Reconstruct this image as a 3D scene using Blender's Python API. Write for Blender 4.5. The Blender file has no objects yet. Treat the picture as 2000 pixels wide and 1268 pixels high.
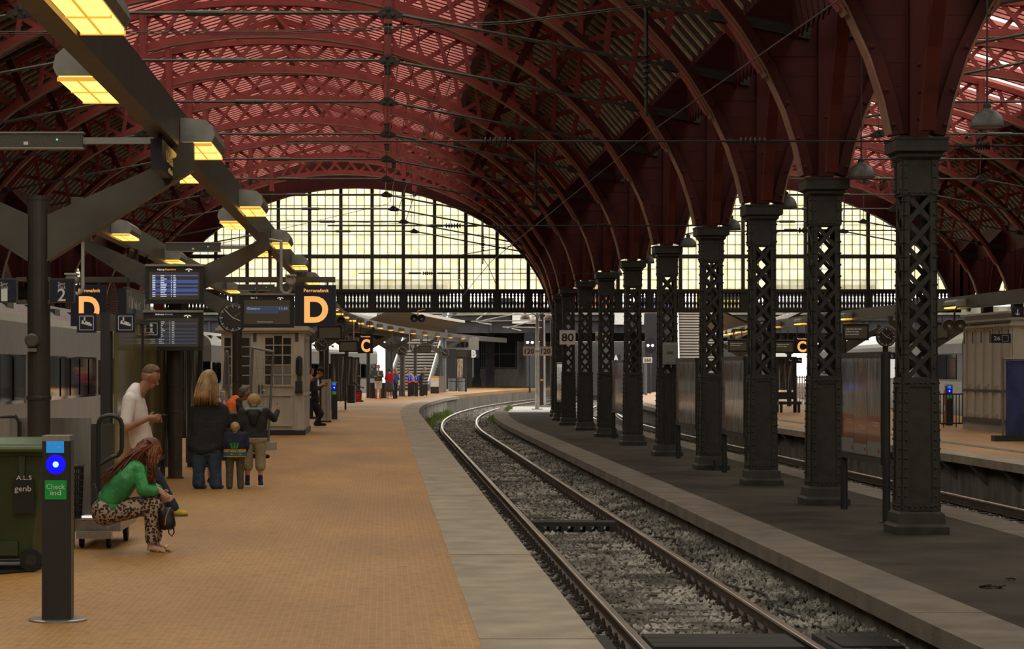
import bpy, math, random
from mathutils import Vector, Matrix, Euler
random.seed(7)
D = bpy.data
SC = bpy.context.scene
COL = SC.collection
# ------------------------------------------------------------------ camera, sky, exposure
F = 4500.0            # focal length in pixels of the 2000x1268 frame
VX, VY, H = 750.0, 719.0, 1.72   # vanishing point and eye height above the yellow platform
cam = D.objects.new('camera', D.cameras.new('camera'))
COL.objects.link(cam)
cam.location = (0, 0, H)
cam.rotation_euler = (math.pi/2, 0, 0)
cam.data.sensor_width = 36.0
cam.data.lens = F/2000.0*36.0
cam.data.shift_x = (1000-VX)/2000.0
cam.data.shift_y = (VY-634)/2000.0
cam.data.clip_end = 1500
SC.camera = cam
world = D.worlds.new('overcast_sky')
SC.world = world
world.use_nodes = True
bg = world.node_tree.nodes['Background']
bg.inputs['Color'].default_value = (1.0, 0.955, 0.87, 1)
bg.inputs['Strength'].default_value = 1.35
SC.view_settings.view_transform = 'Standard'
SC.view_settings.look = 'None'
SC.view_settings.gamma = 1.0
SC.view_settings.use_curve_mapping = False
SC.view_settings.exposure = 0.62
cy = SC.cycles
cy.use_denoising = True
cy.use_adaptive_sampling = True
cy.adaptive_threshold = 0.035
cy.max_bounces = 6
cy.diffuse_bounces = 4
cy.glossy_bounces = 3
cy.transmission_bounces = 4
cy.transparent_max_bounces = 12
cy.sample_clamp_indirect = 6.0
cy.caustics_reflective = False
cy.caustics_refractive = False

# ------------------------------------------------------------------ helpers
def P(px, py, d):
    "world point that stands at distance d along the hall and shows at this pixel of the photograph"
    return Vector(((px-VX)*d/F, d, H-(py-VY)*d/F))

def PX(px, d): return (px-VX)*d/F
def PZ(py, d): return H-(py-VY)*d/F
def DB(py, z=0.0): return (H-z)*F/(py-VY)

MATS = {}
def M(name, col=(.5, .5, .5), rough=.6, metal=0.0, var=0.25, scale=6.0, bump=0.0, bscale=None, emit=None, estr=0.0,
      alpha=1.0, trans=0.0, stretch=(1, 1, 1), spec=0.5, col2=None, coords='Object', thr=None):
    if name in MATS: return MATS[name]
    m = D.materials.new(name); m.use_nodes = True
    nt = m.node_tree; N = nt.nodes; L = nt.links
    b = N['Principled BSDF']
    b.inputs['Roughness'].default_value = rough
    b.inputs['Metallic'].default_value = metal
    b.inputs['Specular IOR Level'].default_value = spec
    c = (*col, 1)
    b.inputs['Base Color'].default_value = c
    if emit:
        b.inputs['Emission Color'].default_value = (*emit, 1); b.inputs['Emission Strength'].default_value = estr
        if name != 'lamp_glow': m.cycles.emission_sampling = 'NONE'
    if trans: b.inputs['Transmission Weight'].default_value = trans
    if alpha < 1: b.inputs['Alpha'].default_value = alpha
    if var > 0 or bump > 0 or col2:
        tc = N.new('ShaderNodeTexCoord'); mp = N.new('ShaderNodeMapping'); mp.inputs['Scale'].default_value = stretch
        L.new(tc.outputs[coords], mp.inputs['Vector'])
    if var > 0 or col2:
        nz = N.new('ShaderNodeTexNoise'); nz.inputs['Scale'].default_value = scale; nz.inputs['Detail'].default_value = 5
        L.new(mp.outputs['Vector'], nz.inputs['Vector'])
        rp = N.new('ShaderNodeValToRGB')
        lo = tuple(x*(1-var) for x in col) if not col2 else col
        hi = tuple(min(1, x*(1+var)) for x in col) if not col2 else col2
        a, z = thr or (.32, .68)
        rp.color_ramp.elements[0].position = a; rp.color_ramp.elements[1].position = z
        rp.color_ramp.elements[0].color = (*lo, 1); rp.color_ramp.elements[1].color = (*hi, 1)
        L.new(nz.outputs['Fac'], rp.inputs['Fac']); L.new(rp.outputs['Color'], b.inputs['Base Color'])
    if bump > 0:
        n2 = N.new('ShaderNodeTexNoise'); n2.inputs['Scale'].default_value = bscale or scale*4; n2.inputs['Detail'].default_value = 4
        L.new(mp.outputs['Vector'], n2.inputs['Vector'])
        bp = N.new('ShaderNodeBump'); bp.inputs['Strength'].default_value = bump; bp.inputs['Distance'].default_value = .02
        L.new(n2.outputs['Fac'], bp.inputs['Height']); L.new(bp.outputs['Normal'], b.inputs['Normal'])
    MATS[name] = m
    return m

class MB:
    "collects shapes into one mesh"
    def __init__(s): s.v = []; s.f = []; s.m = []; s.cur = 0; s.smooth = False
    def add(s, vs, fs):
        o = len(s.v); s.v += [tuple(v) for v in vs]; s.f += [tuple(i+o for i in f) for f in fs]; s.m += [s.cur]*len(fs)
        return s
    def box(s, x0, x1, y0, y1, z0, z1):
        return s.add([(x0,y0,z0),(x1,y0,z0),(x1,y1,z0),(x0,y1,z0),(x0,y0,z1),(x1,y0,z1),(x1,y1,z1),(x0,y1,z1)],
                     [(0,3,2,1),(4,5,6,7),(0,1,5,4),(1,2,6,5),(2,3,7,6),(3,0,4,7)])
    def cbox(s, c, sx, sy, sz, rot=None):
        vs = [Vector((a*sx/2, b*sy/2, e*sz/2)) for e in (-1,1) for a, b in ((-1,-1),(1,-1),(1,1),(-1,1))]
        if rot is not None: vs = [rot @ v for v in vs]
        vs = [v+Vector(c) for v in vs]
        return s.add(vs, [(0,3,2,1),(4,5,6,7),(0,1,5,4),(1,2,6,5),(2,3,7,6),(3,0,4,7)])
    def bar(s, a, b, w, t, up=(0,1,0)):
        "box from a to b, w wide across, t thick along up"
        a = Vector(a); b = Vector(b); d = (b-a); 
        if d.length < 1e-6: return s
        d.normalize(); u = Vector(up); u = (u-d*u.dot(d))
        if u.length < 1e-4: u = Vector((1,0,0)) if abs(d.x) < .9 else Vector((0,0,1)); u = u-d*u.dot(d)
        u.normalize(); w_ = d.cross(u)*w/2; u_ = u*t/2
        vs = [a-w_-u_, a+w_-u_, a+w_+u_, a-w_+u_, b-w_-u_, b+w_-u_, b+w_+u_, b-w_+u_]
        return s.add(vs, [(0,3,2,1),(4,5,6,7),(0,1,5,4),(1,2,6,5),(2,3,7,6),(3,0,4,7)])
    def frus(s, c, w0, d0, w1, d1, h):
        "box that tapers from w0 x d0 at the foot to w1 x d1"
        x, y, z = c
        vs = [(x-w0/2,y-d0/2,z),(x+w0/2,y-d0/2,z),(x+w0/2,y+d0/2,z),(x-w0/2,y+d0/2,z),
              (x-w1/2,y-d1/2,z+h),(x+w1/2,y-d1/2,z+h),(x+w1/2,y+d1/2,z+h),(x-w1/2,y+d1/2,z+h)]
        return s.add(vs, [(0,3,2,1),(4,5,6,7),(0,1,5,4),(1,2,6,5),(2,3,7,6),(3,0,4,7)])
    def tube(s, pts, r, n=8, closed=False, caps=True):
        pts = [Vector(p) for p in pts]; k = len(pts); rs = r if isinstance(r, (list, tuple)) else [r]*k
        o = len(s.v); up = None
        for i, p in enumerate(pts):
            a = pts[i-1] if (i > 0 or closed) else p; b = pts[(i+1) % k] if (i < k-1 or closed) else p
            t = (b-a).normalized()
            if up is None: up = Vector((0,0,1)) if abs(t.z) < .9 else Vector((1,0,0))
            x = t.cross(up)
            if x.length < 1e-5: x = t.cross(Vector((0,1,0)))
            x.normalize(); y = x.cross(t).normalized(); up = y
            for j in range(n):
                an = 2*math.pi*j/n
                s.v.append(tuple(p+x*math.cos(an)*rs[i]+y*math.sin(an)*rs[i]))
        rng = range(k if closed else k-1)
        for i in rng:
            for j in range(n):
                q = ((i+1) % k)
                s.f.append((o+i*n+j, o+i*n+(j+1)%n, o+q*n+(j+1)%n, o+q*n+j)); s.m.append(s.cur)
        if caps and not closed:
            s.f.append(tuple(o+j for j in range(n-1,-1,-1))); s.f.append(tuple(o+(k-1)*n+j for j in range(n))); s.m += [s.cur]*2
        return s
    def lathe(s, prof, c=(0,0,0), n=16, axis='z', caps=True):
        o = len(s.v); k = len(prof); c = Vector(c)
        for r, h in prof:
            for j in range(n):
                a = 2*math.pi*j/n; x, y = r*math.cos(a), r*math.sin(a)
                q = Vector((x,y,h)) if axis == 'z' else (Vector((x,-h,y)) if axis == 'y' else Vector((h,x,y)))
                s.v.append(tuple(c+q))
        for i in range(k-1):
            for j in range(n):
                s.f.append((o+i*n+j, o+i*n+(j+1)%n, o+(i+1)*n+(j+1)%n, o+(i+1)*n+j)); s.m.append(s.cur)
        if caps:
            s.f.append(tuple(o+j for j in range(n-1,-1,-1))); s.f.append(tuple(o+(k-1)*n+j for j in range(n))); s.m += [s.cur]*2
        return s
    def prism(s, poly, y0, y1, axis='y'):
        "extrude an (x,z) outline along y (axis x: a (y,z) outline along x; axis z: an (x,y) outline along z)"
        n = len(poly); vs = []
        for t in (y0, y1):
            for a, b in poly: vs.append((a,t,b) if axis == 'y' else ((t,a,b) if axis == 'x' else (a,b,t)))
        fs = [tuple(range(n)), tuple(range(2*n-1, n-1, -1))]
        fs += [(i, i+n, (i+1)%n+n, (i+1)%n) for i in range(n)]
        return s.add(vs, fs)
    def strip(s, A, B):
        "quads between two rows of points"
        n = len(A); return s.add(list(A)+list(B), [(i, i+1, n+i+1, n+i) for i in range(n-1)])
    def ball(s, c, r, n=10, m=6, sc=(1,1,1)):
        prof = [(max(1e-4, math.sin(math.pi*i/m))*r, -math.cos(math.pi*i/m)*r) for i in range(m+1)]
        o = len(s.v); s.lathe(prof, (0,0,0), n)
        for i in range(o, len(s.v)):
            v = s.v[i]; s.v[i] = (v[0]*sc[0]+c[0], v[1]*sc[1]+c[1], v[2]*sc[2]+c[2])
        return s
    def mesh(s, name, mats):
        me = D.meshes.new(name); me.from_pydata(s.v, [], s.f)
        mats = mats if isinstance(mats, (list, tuple)) else [mats]
        for m in mats: me.materials.append(m)
        if len(mats) > 1: me.polygons.foreach_set('material_index', s.m)
        if s.smooth: me.polygons.foreach_set('use_smooth', [True]*len(s.f))
        me.update(); return me
    def build(s, name, mats, parent=None, loc=(0,0,0), rot=(0,0,0), fix=True):
        me = s.mesh(name, mats)
        if fix:
            import bmesh
            bm = bmesh.new(); bm.from_mesh(me); bmesh.ops.recalc_face_normals(bm, faces=bm.faces); bm.to_mesh(me); bm.free()
        return link(name, me, parent, loc, rot)

def link(name, data, parent=None, loc=(0,0,0), rot=(0,0,0), scale=None):
    o = D.objects.new(name, data); COL.objects.link(o)
    o.location = loc; o.rotation_euler = rot
    if scale is not None: o.scale = scale
    par(o, parent)
    return o

WORLDP = {}
def wthing(name, loc, label, cat, group=None):
    "an Empty at the thing's base whose parts are given in world coordinates"
    o = empty(name, loc, 0, label, cat, group); WORLDP[o.name] = Matrix.Translation(-Vector(loc)); return o
def par(o, parent):
    if parent is None: return
    o.parent = parent
    if parent.name in WORLDP: o.matrix_parent_inverse = WORLDP[parent.name]
def tag(o, label, cat, group=None, kind=None):
    if label: o['label'] = label
    if cat: o['category'] = cat
    if group: o['group'] = group
    if kind: o['kind'] = kind
    return o
def empty(name, loc=(0,0,0), rz=0.0, label=None, cat=None, group=None, kind=None):
    o = D.objects.new(name, None); COL.objects.link(o); o.location = loc; o.rotation_euler = (0,0,rz)
    o.empty_display_size = .1
    return tag(o, label, cat, group, kind)
def struct(o): o['kind'] = 'structure'; return o
def stuff(o): o['kind'] = 'stuff'; return o
def copy_tree(o, parent=None, loc=None, rz=None):
    c = o.copy(); COL.objects.link(c)
    if parent is not None: c.parent = parent
    if loc is not None: c.location = loc
    if rz is not None: c.rotation_euler = (0,0,rz)
    for ch in o.children:
        if ch.name in COL.objects: copy_tree(ch, c)
    return c
UNIT = {}
def ubox(mat):
    "a shared 1 m cube per material, scaled by its objects"
    if mat.name not in UNIT: UNIT[mat.name] = MB().box(-.5,.5,-.5,.5,-.5,.5).mesh('board', mat)
    return UNIT[mat.name]
def ubar(name, a, b, w, t, mat, parent, up=(0,1,0), col=None):
    "a straight piece from a to b: shared unit cube, placed by its matrix (length on local x, thickness t along up, width w across)"
    a = Vector(a); b = Vector(b); d = b-a; ln = d.length; d.normalize()
    u = Vector(up); u = u-d*u.dot(d); u.normalize(); w_ = d.cross(u)
    o = D.objects.new(name, ubox(mat)); COL.objects.link(o)
    R = Matrix((d, u, w_)).transposed().to_4x4()
    par(o, parent)
    o.matrix_basis = Matrix.Translation((a+b)/2) @ R @ Matrix.Diagonal((ln, t, w, 1))
    return o
def ubx(name, x0, x1, y0, y1, z0, z1, mat, parent):
    o = D.objects.new(name, ubox(mat)); COL.objects.link(o)
    par(o, parent)
    o.location = ((x0+x1)/2, (y0+y1)/2, (z0+z1)/2); o.scale = (x1-x0, y1-y0, z1-z0)
    return o
def text_mesh(s, mat, ext=.003, bold=0.0):
    cu = D.curves.new('lettering', 'FONT'); cu.body = s; cu.size = 1.0; cu.align_x = 'CENTER'; cu.align_y = 'BOTTOM_BASELINE'
    cu.resolution_u = 5 if len(s) == 1 else 2; cu.offset = bold
    o = D.objects.new('tmp_text', cu); me = D.meshes.new_from_object(o)
    D.objects.remove(o); D.curves.remove(cu)
    me.name = 'lettering'; me.materials.clear(); me.materials.append(mat)
    return me
def text_w(s, w, h, mat, parent, loc, rot=(math.pi/2,0,0), name='lettering', bold=0.0):
    "flat lettering fitted to a width and to a cap height"
    me = text_mesh(s, mat, bold=bold)
    xs = [v.co.x for v in me.vertices]; wd = (max(xs)-min(xs)) or 1; cx = (max(xs)+min(xs))/2
    k = h/.70
    for v in me.vertices: v.co.x = (v.co.x-cx)*w/wd; v.co.y = v.co.y*k-h/2
    return link(name, me, parent, loc, rot)
def interp(tab, x):
    if x <= tab[0][0]: return tab[0][1]
    for (a, b), (c, e) in zip(tab, tab[1:]):
        if x <= c: return b+(e-b)*(x-a)/(c-a)
    return tab[-1][1]
ORD = ['first','second','third','fourth','fifth','sixth','seventh','eighth','ninth','tenth','eleventh','twelfth','thirteenth','fourteenth','fifteenth']

# plan curves: tracks and platforms bend to the right beyond d=85, the hall itself a little earlier
def toff(d): return (d-85)**2/940.0 if d > 85 else 0.0
HT = [(86.6,0),(94.3,.3),(102.5,.78),(109.8,1.35),(117,1.9),(125,2.6)]
def hoff(d): return interp(HT, d)
COLD = [30.0,36.3,42.3,48.8,56.4,64.2,71.9,79.4,86.6,94.3,102.5,109.8]
GAB = 117.0
XC, HW = -3.30, 10.23      # axis of the left hall, half its width
XC2 = XC+2*HW
ZP, ZR, ZP3 = -0.43, -0.70, -0.05   # dark platform, rail top, far right platform
# ------------------------------------------------------------------ materials of the place
m_tile = None
def tile_mat():
    m = D.materials.new('yellow_tile'); m.use_nodes = True
    nt = m.node_tree; N = nt.nodes; L = nt.links; b = N['Principled BSDF']; b.inputs['Roughness'].default_value = .5
    tc = N.new('ShaderNodeTexCoord')
    br = N.new('ShaderNodeTexBrick'); br.offset = 0.0; br.inputs['Scale'].default_value = 1.0
    br.inputs['Brick Width'].default_value = .05; br.inputs['Row Height'].default_value = .1
    br.inputs['Mortar Size'].default_value = .0032; br.inputs['Mortar Smooth'].default_value = .4
    br.inputs['Color1'].default_value = (.41,.205,.056,1); br.inputs['Color2'].default_value = (.47,.24,.066,1); br.inputs['Mortar'].default_value = (.56,.32,.115,1)
    nz = N.new('ShaderNodeTexNoise'); nz.inputs['Scale'].default_value = .55; nz.inputs['Detail'].default_value = 8
    mp = N.new('ShaderNodeMapping'); mp.inputs['Scale'].default_value = (1,.35,1)
    L.new(tc.outputs['Object'], mp.inputs['Vector']); L.new(mp.outputs['Vector'], nz.inputs['Vector'])
    rp = N.new('ShaderNodeValToRGB'); rp.color_ramp.elements[0].position=.3; rp.color_ramp.elements[1].position=.72
    rp.color_ramp.elements[0].color=(.62,.60,.58,1); rp.color_ramp.elements[1].color=(1.06,1.04,1.0,1)
    L.new(nz.outputs['Fac'], rp.inputs['Fac'])
    n2 = N.new('ShaderNodeTexNoise'); n2.inputs['Scale'].default_value = 9; n2.inputs['Detail'].default_value = 6
    L.new(tc.outputs['Object'], n2.inputs['Vector'])
    r2 = N.new('ShaderNodeValToRGB'); r2.color_ramp.elements[0].position=.28; r2.color_ramp.elements[1].position=.5
    r2.color_ramp.elements[0].color=(.55,.5,.47,1); r2.color_ramp.elements[1].color=(1,1,1,1)
    L.new(n2.outputs['Fac'], r2.inputs['Fac'])
    mx = N.new('ShaderNodeMixRGB'); mx.blend_type='MULTIPLY'; mx.inputs['Fac'].default_value=1
    L.new(tc.outputs['Object'], br.inputs['Vector']); L.new(br.outputs['Color'], mx.inputs[1]); L.new(rp.outputs['Color'], mx.inputs[2])
    my = N.new('ShaderNodeMixRGB'); my.blend_type='MULTIPLY'; my.inputs['Fac'].default_value=.7
    L.new(mx.outputs['Color'], my.inputs[1]); L.new(r2.outputs['Color'], my.inputs[2]); L.new(my.outputs['Color'], b.inputs['Base Color'])
    bp = N.new('ShaderNodeBump'); bp.inputs['Strength'].default_value=.25; bp.inputs['Distance'].default_value=.006
    L.new(br.outputs['Fac'], bp.inputs['Height']); L.new(bp.outputs['Normal'], b.inputs['Normal'])
    return m
m_tile = tile_mat()
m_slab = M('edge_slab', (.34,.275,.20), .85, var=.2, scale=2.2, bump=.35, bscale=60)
m_slab2 = M('edge_slab_shaded', (.145,.115,.085), .9, var=.25, scale=1.7, bump=.35, bscale=60)  # darker copy of edge_slab; dimness beneath the roof valley is put into the colour
m_asph = M('dark_asphalt', (.043,.034,.025), .92, spec=.2, var=.4, scale=.9, bump=.3, bscale=40)
m_block = M('wall_block', (.135,.118,.095), .9, var=.4, scale=2.5, bump=.3, stretch=(1,1,.35))
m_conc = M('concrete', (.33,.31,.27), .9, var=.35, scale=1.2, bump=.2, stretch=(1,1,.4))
m_bal = M('ballast_ground', (.10,.085,.068), .95, var=.5, scale=3, bump=.8, bscale=25)
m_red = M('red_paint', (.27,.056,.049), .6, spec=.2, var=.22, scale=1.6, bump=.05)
m_redd = M('shaded_red_paint', (.055,.008,.006), .6, spec=.2, var=.3, scale=1.4, bump=.05)  # darker twin of red_paint; the dimness of the haunches is put into its colour
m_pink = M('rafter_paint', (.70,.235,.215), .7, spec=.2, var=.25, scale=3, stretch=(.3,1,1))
m_cream = M('old_cream_wood', (.52,.42,.28), .8, var=.3, scale=2.5, stretch=(4,1,1))
m_deck = M('dark_roof_deck', (.035,.022,.018), .9, var=.3, scale=2)
m_iron = M('dark_iron', (.034,.029,.022), .55, spec=.35, metal=.2, var=.3, scale=5, bump=.1)
m_rod = M('grey_steel', (.075,.075,.065), .45, metal=.6, var=.2, scale=8)
m_wire = M('wire', (.02,.018,.016), .6, var=0)

# ------------------------------------------------------------------ ground, platforms, tracks
YS = [-8+i*4 for i in range(20)] + [72+i*3.0 for i in range(60)]     # stations along the hall
def sweep(xa, za, y0, y1, extra=0.0, f=toff):
    ys = [y for y in YS if y0 < y < y1]; ys = [y0]+ys+[y1]
    return [(xa+f(y)+extra, y, za) for y in ys]
def ribbon(mb, prof, y0, y1, f=toff):
    rows = [sweep(x, z, y0, y1, f=f) for x, z in prof]
    for a, b in zip(rows, rows[1:]): mb.strip(a, b)
    return mb
ground = MB().box(-120,160,-40,420,-1.25,-1.02).build('ground', m_bal); struct(ground)
# yellow platform
pl = MB(); ribbon(pl, [(-7.25,-1.0),(-7.25,0),(.62,0),(.62,-1.0)], -8, 215); 
fl = pl.build('platform_floor', m_tile, fix=False); struct(fl)
def slabs(parent, xa, xb, zt, y0, y1, ln, mat, th=.16, lip=0.0, name='edge_slab', f=toff):
    y = y0
    while y < y1:
        e = min(y+ln, y1); n = 1 if e < 80 else 3
        mb = MB(); A = []; 
        for k in range(n+1):
            t = y+.006+(e-y-.012)*k/n; o = f(t); A.append((o,t))
        dz = random.uniform(-.003,.003)
        rows = [[(xx+o, t, zz+dz) for o, t in A] for xx, zz in ((xa,zt-th),(xa,zt),(xb,zt),(xb,zt-th),(xa,zt-th))]
        for a, b in zip(rows, rows[1:]): mb.strip(a, b)
        for k in (0, n):
            mb.add([rows[i][k] for i in range(4)], [(0,1,2,3)])
        mb.build(name, mat, parent)
        y = e
slabs(fl, .60, 1.35, .004, 8, 140, 3.3, m_slab)
slabs(fl, -7.95, -7.25, .004, 20, 110, 3.3, m_slab)
w = MB(); ribbon(w, [(1.22,-1.1),(1.22,-.15)], 5, 215); wl = w.build('platform_wall', m_block, fl, fix=False)
# block face of the bend of the yellow platform
y = 84.0
while y < 132:
    o0, o1 = toff(y+.02), toff(y+1.18)
    MB().add([(1.20+o0,y+.02,-1.05),(1.26+o1,y+1.18,-1.05),(1.26+o1,y+1.18,-.16),(1.20+o0,y+.02,-.16),
              (1.4+o0-.25,y+.02,-1.05),(1.2+o1-.1,y+1.18,-1.05),(1.2+o1-.1,y+1.18,-.16),(1.1+o0,y+.02,-.16)],
             [(0,1,2,3),(4,7,6,5),(0,4,5,1),(3,2,6,7),(0,3,7,4),(1,5,6,2)]).build('wall_block', m_conc, fl)
    y += 1.2
# dark platform under the columns
dp = MB(); ribbon(dp, [(5.25,-1.1),(5.25,ZP),(8.15,ZP),(8.15,-1.1)], 6, 128)
dk = dp.build('column_platform_floor', m_asph, fix=False); struct(dk)
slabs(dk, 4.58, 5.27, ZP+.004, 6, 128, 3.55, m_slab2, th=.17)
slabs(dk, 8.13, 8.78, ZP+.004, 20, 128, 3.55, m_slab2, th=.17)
y = 8.0
while y < 110:
    ln = 1.25
    for zz0, zz1, off in ((-1.05,-.82,0.0),(-.815,-.60,0.0)):
        a, b = y+.012, y+ln-.012
        o0, o1 = toff(a), toff(b); j = random.uniform(-.008,.008)
        MB().add([(4.70+o0+j,a,zz0),(4.70+o1+j,b,zz0),(4.70+o1+j,b,zz1),(4.70+o0+j,a,zz1),
                  (5.2+o0,a,zz0),(5.2+o1,b,zz0),(5.2+o1,b,zz1),(5.2+o0,a,zz1)],
                 [(0,1,2,3),(4,7,6,5),(0,4,5,1),(3,2,6,7),(0,3,7,4),(1,5,6,2)]).build('wall_block', m_block, dk)
    y += ln
m_pave = M('daylit_paving', (.58,.56,.52), .85, var=.15, scale=1.5)  # pale colour stands in for outdoor daylight on the platform end
pv = MB(); ribbon(pv, [(5.27,ZP-.1),(5.27,ZP+.007),(8.13,ZP+.007),(8.13,ZP-.1)], 111.5, 128); pv.build('daylit_paving', m_pave, dk, fix=False)
# far right yellow platform
rp_ = MB(); ribbon(rp_, [(12.3,-1.1),(12.3,ZP3),(21.5,ZP3),(21.5,-1.1)], 20, 215)
rf = rp_.build('east_platform_floor', m_tile, fix=False); struct(rf)
slabs(rf, 11.6, 12.32, ZP3+.004, 24, 140, 3.3, m_slab)
m_tact = M('grey_tactile', (.17,.15,.13), .8, var=.3, scale=20, bump=.4)
t_ = MB(); ribbon(t_, [(13.25,ZP3+.002),(13.25,ZP3+.008),(13.55,ZP3+.008),(13.55,ZP3+.002)], 30, 120)
t_.build('tactile_strip', m_tact, rf, fix=False)
w = MB(); ribbon(w, [(11.95,-1.1),(11.95,-.2)], 20, 180); w.build('platform_wall', m_block, rf, fix=False)
y = 36.0
while y < 74:
    MB().prism([(11.95,-.22),(11.62,-.22),(11.95,-.62)], y, y+.14).build('bracket', m_block, rf); y += 2.4

# rails, sleepers, fasteners
m_rail = M('rail_steel', (.09,.065,.045), .5, metal=.5, var=.35, scale=6)
m_railtop = M('worn_rail_head', (.80,.74,.64), .33, metal=1.0, var=.15, scale=10, stretch=(1,.1,1))
m_sleep = M('sleeper_wood', (.055,.042,.032), .9, var=.5, scale=5, bump=.5, stretch=(.3,1,1))
def rail(x, y0, y1, parent):
    mb = MB(); pr = [(-.070,-.165),(-.070,-.150),(-.010,-.135),(-.010,-.04),(-.036,-.03),(-.036,-.006),(-.026,0),(.026,0),(.036,-.006),(.036,-.03),(.010,-.04),(.010,-.135),(.070,-.150),(.070,-.165)]
    rows = [sweep(x+a, ZR+b, y0, y1) for a, b in pr]
    for i, (a, b) in enumerate(zip(rows, rows[1:])):
        mb.cur = 1 if 4 <= i <= 8 else 0; mb.strip(a, b)
    o = mb.build('rail', [m_rail, m_railtop], parent, fix=False); return o
SLEEP = MB().box(-1.25,1.25,-.125,.125,-.16,0).mesh('sleeper', m_sleep)
fm = MB(); fm.box(-.16,.16,-.09,.09,0,.018)
for s in (-1,1):
    fm.box(s*.105-.03,s*.105+.03,-.05,.05,.018,.05); fm.lathe([(.024,.05),(.024,.085),(.015,.085),(.015,.12)], (s*.105,0,0), 6)
m_fast = M('rusty_fastener', (.05,.036,.026), .8, var=.3, scale=20)
FAST = fm.mesh('rail_fastener', m_fast)
def track(xc, y0, y1, label, fast=True, sp=.62):
    t = empty('railway_track', (0,0,0), 0, label, 'track')
    rail(xc-.752, y0, y1, t); rail(xc+.752, y0, y1, t)
    y = y0+.3; n = 0
    while y < min(y1, 125):
        o = toff(y); an = math.atan((toff(y+1)-toff(y-1))/2)
        link('sleeper', SLEEP, t, (xc+o+random.uniform(-.03,.03), y, ZR-.183+random.uniform(-.006,.004)), (0,0,-an+random.uniform(-.01,.01)))
        if fast and y < 95:
            for s in (-1,1): link('rail_fastener', FAST, t, (xc+o+s*.752, y, ZR-.183), (0,0,-an))
        y += sp; n += 1
    return t
track(3.03, 12, 200, 'curving railway track between the yellow platform and the column platform')
track(10.18, 30, 150, 'railway track behind the column platform', fast=False)
track(-9.63, 40, 150, 'railway track under the silver train', fast=False)
# ballast stones
m_st = M('ballast_stone', (.085,.076,.064), .9, var=.0, col2=(.45,.41,.35), scale=1.0, coords='Object', thr=(.36,.66))
def stones(name, regions, seed):
    rnd = random.Random(seed); V = []; Fc = []
    tet = [(1,0,0),(-1,0,0),(0,1,0),(0,-1,0),(0,0,1),(0,0,-1)]
    fc = [(0,2,4),(2,1,4),(1,3,4),(3,0,4),(2,0,5),(1,2,5),(3,1,5),(0,3,5)]
    for (xa, xb, ya, yb, n, zf, r0, r1) in regions:
        for _ in range(n):
            u = rnd.random(); y = ya*(yb/ya)**u        # denser near the camera
            x = rnd.uniform(xa, xb); r = rnd.uniform(r0, r1)
            if 1.75 < x < 4.3 and y < 95 and abs(((y-12.3)/.62+.5) % 1-.5) < .20 and rnd.random() < .82: continue
            z = zf(x); q = Euler((rnd.uniform(0,6), rnd.uniform(0,6), rnd.uniform(0,6))).to_matrix()
            o = len(V); sx, sy, sz = rnd.uniform(.7,1.3), rnd.uniform(.6,1.2), rnd.uniform(.5,.9)
            tx = x+toff(y)
            for t in tet:
                p = q @ Vector((t[0]*sx*rnd.uniform(.8,1.15), t[1]*sy*rnd.uniform(.8,1.15), t[2]*sz)); V.append((tx+p.x*r, y+p.y*r, z+p.z*r+rnd.uniform(-.012,.02)))
            Fc += [tuple(i+o for i in f) for f in fc]
    me = D.meshes.new(name); me.from_pydata(V, [], Fc); me.materials.append(m_st); me.update()
    return link(name, me)
zb = ZR-.212
def zc(x): return zb+(.012 if 2.35 < x < 3.7 else -.0)
def zs(x): return zb+.02+max(0, (x-4.0))*.12
s1 = stones('ballast', [(1.3,2.2,16,100,5200,zc,.03,.055),(2.36,3.7,16,100,11500,zc,.03,.055),(3.86,4.72,16,100,7500,zs,.025,.06),(1.9,4.6,95,112,1500,zc,.04,.07),(1.4,4.7,110,158,6500,zc,.05,.10)], 3)
tag(s1, 'loose grey ballast stones around the curving track', 'gravel', kind='stuff')
s2 = stones('ballast', [(8.8,9.35,28,110,900,zc,.03,.06),(9.5,10.85,30,110,1500,zc,.03,.06),(11.0,11.95,30,110,1800,zc,.03,.06)], 5)
tag(s2, 'loose grey ballast stones behind the column platform', 'gravel', kind='stuff')
bed = MB(); ribbon(bed, [(1.2,ZR-.205),(4.75,ZR-.205)], 5, 200); b_ = bed.build('track_bed', m_bal, fix=False); struct(b_)
bed = MB(); ribbon(bed, [(8.1,ZR-.205),(12.0,ZR-.205)], 20, 200); b_ = bed.build('track_bed', m_bal, fix=False); struct(b_)
# timber crossings in the track
m_plank = M('tarred_plank', (.030,.024,.020), .8, var=.5, scale=6, bump=.3, stretch=(.3,1,1))
def crossing(y0, ww, label, side=True):
    t = empty('track_crossing', (3.03,y0,ZR-.19), 0, label, 'crossing')
    n = 3 if ww > .5 else 2; pw = ww/n
    for i in range(n): ubx('plank', -.66, .66, i*pw+.006, (i+1)*pw-.006, .10, .165, m_plank, t)
    for i in range(7): ubx('bearer', -.6+i*.19, -.5+i*.19, -.03, ww+.03, 0, .10, m_plank, t)
    if side:
        for i in range(4): ubx('plank', .95+i*.16, 1.10+i*.16, .0+i*.05, ww+.25+i*.05, .08, .14, m_plank, t)
        for i in range(2): ubx('plank', -1.32+i*.18, -1.16+i*.18, -.1, ww+.1, .08, .14, m_plank, t)
    return t
crossing(20.2, 1.0, 'dark tarred timber crossing deck nearest the camera between the rails')
crossing(36.5, .55, 'narrow dark timber walkway across the track, second from the camera', False)
m_mat = M('rubber_mat', (.022,.02,.018), .9, var=.3, scale=30, bump=.5)
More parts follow.
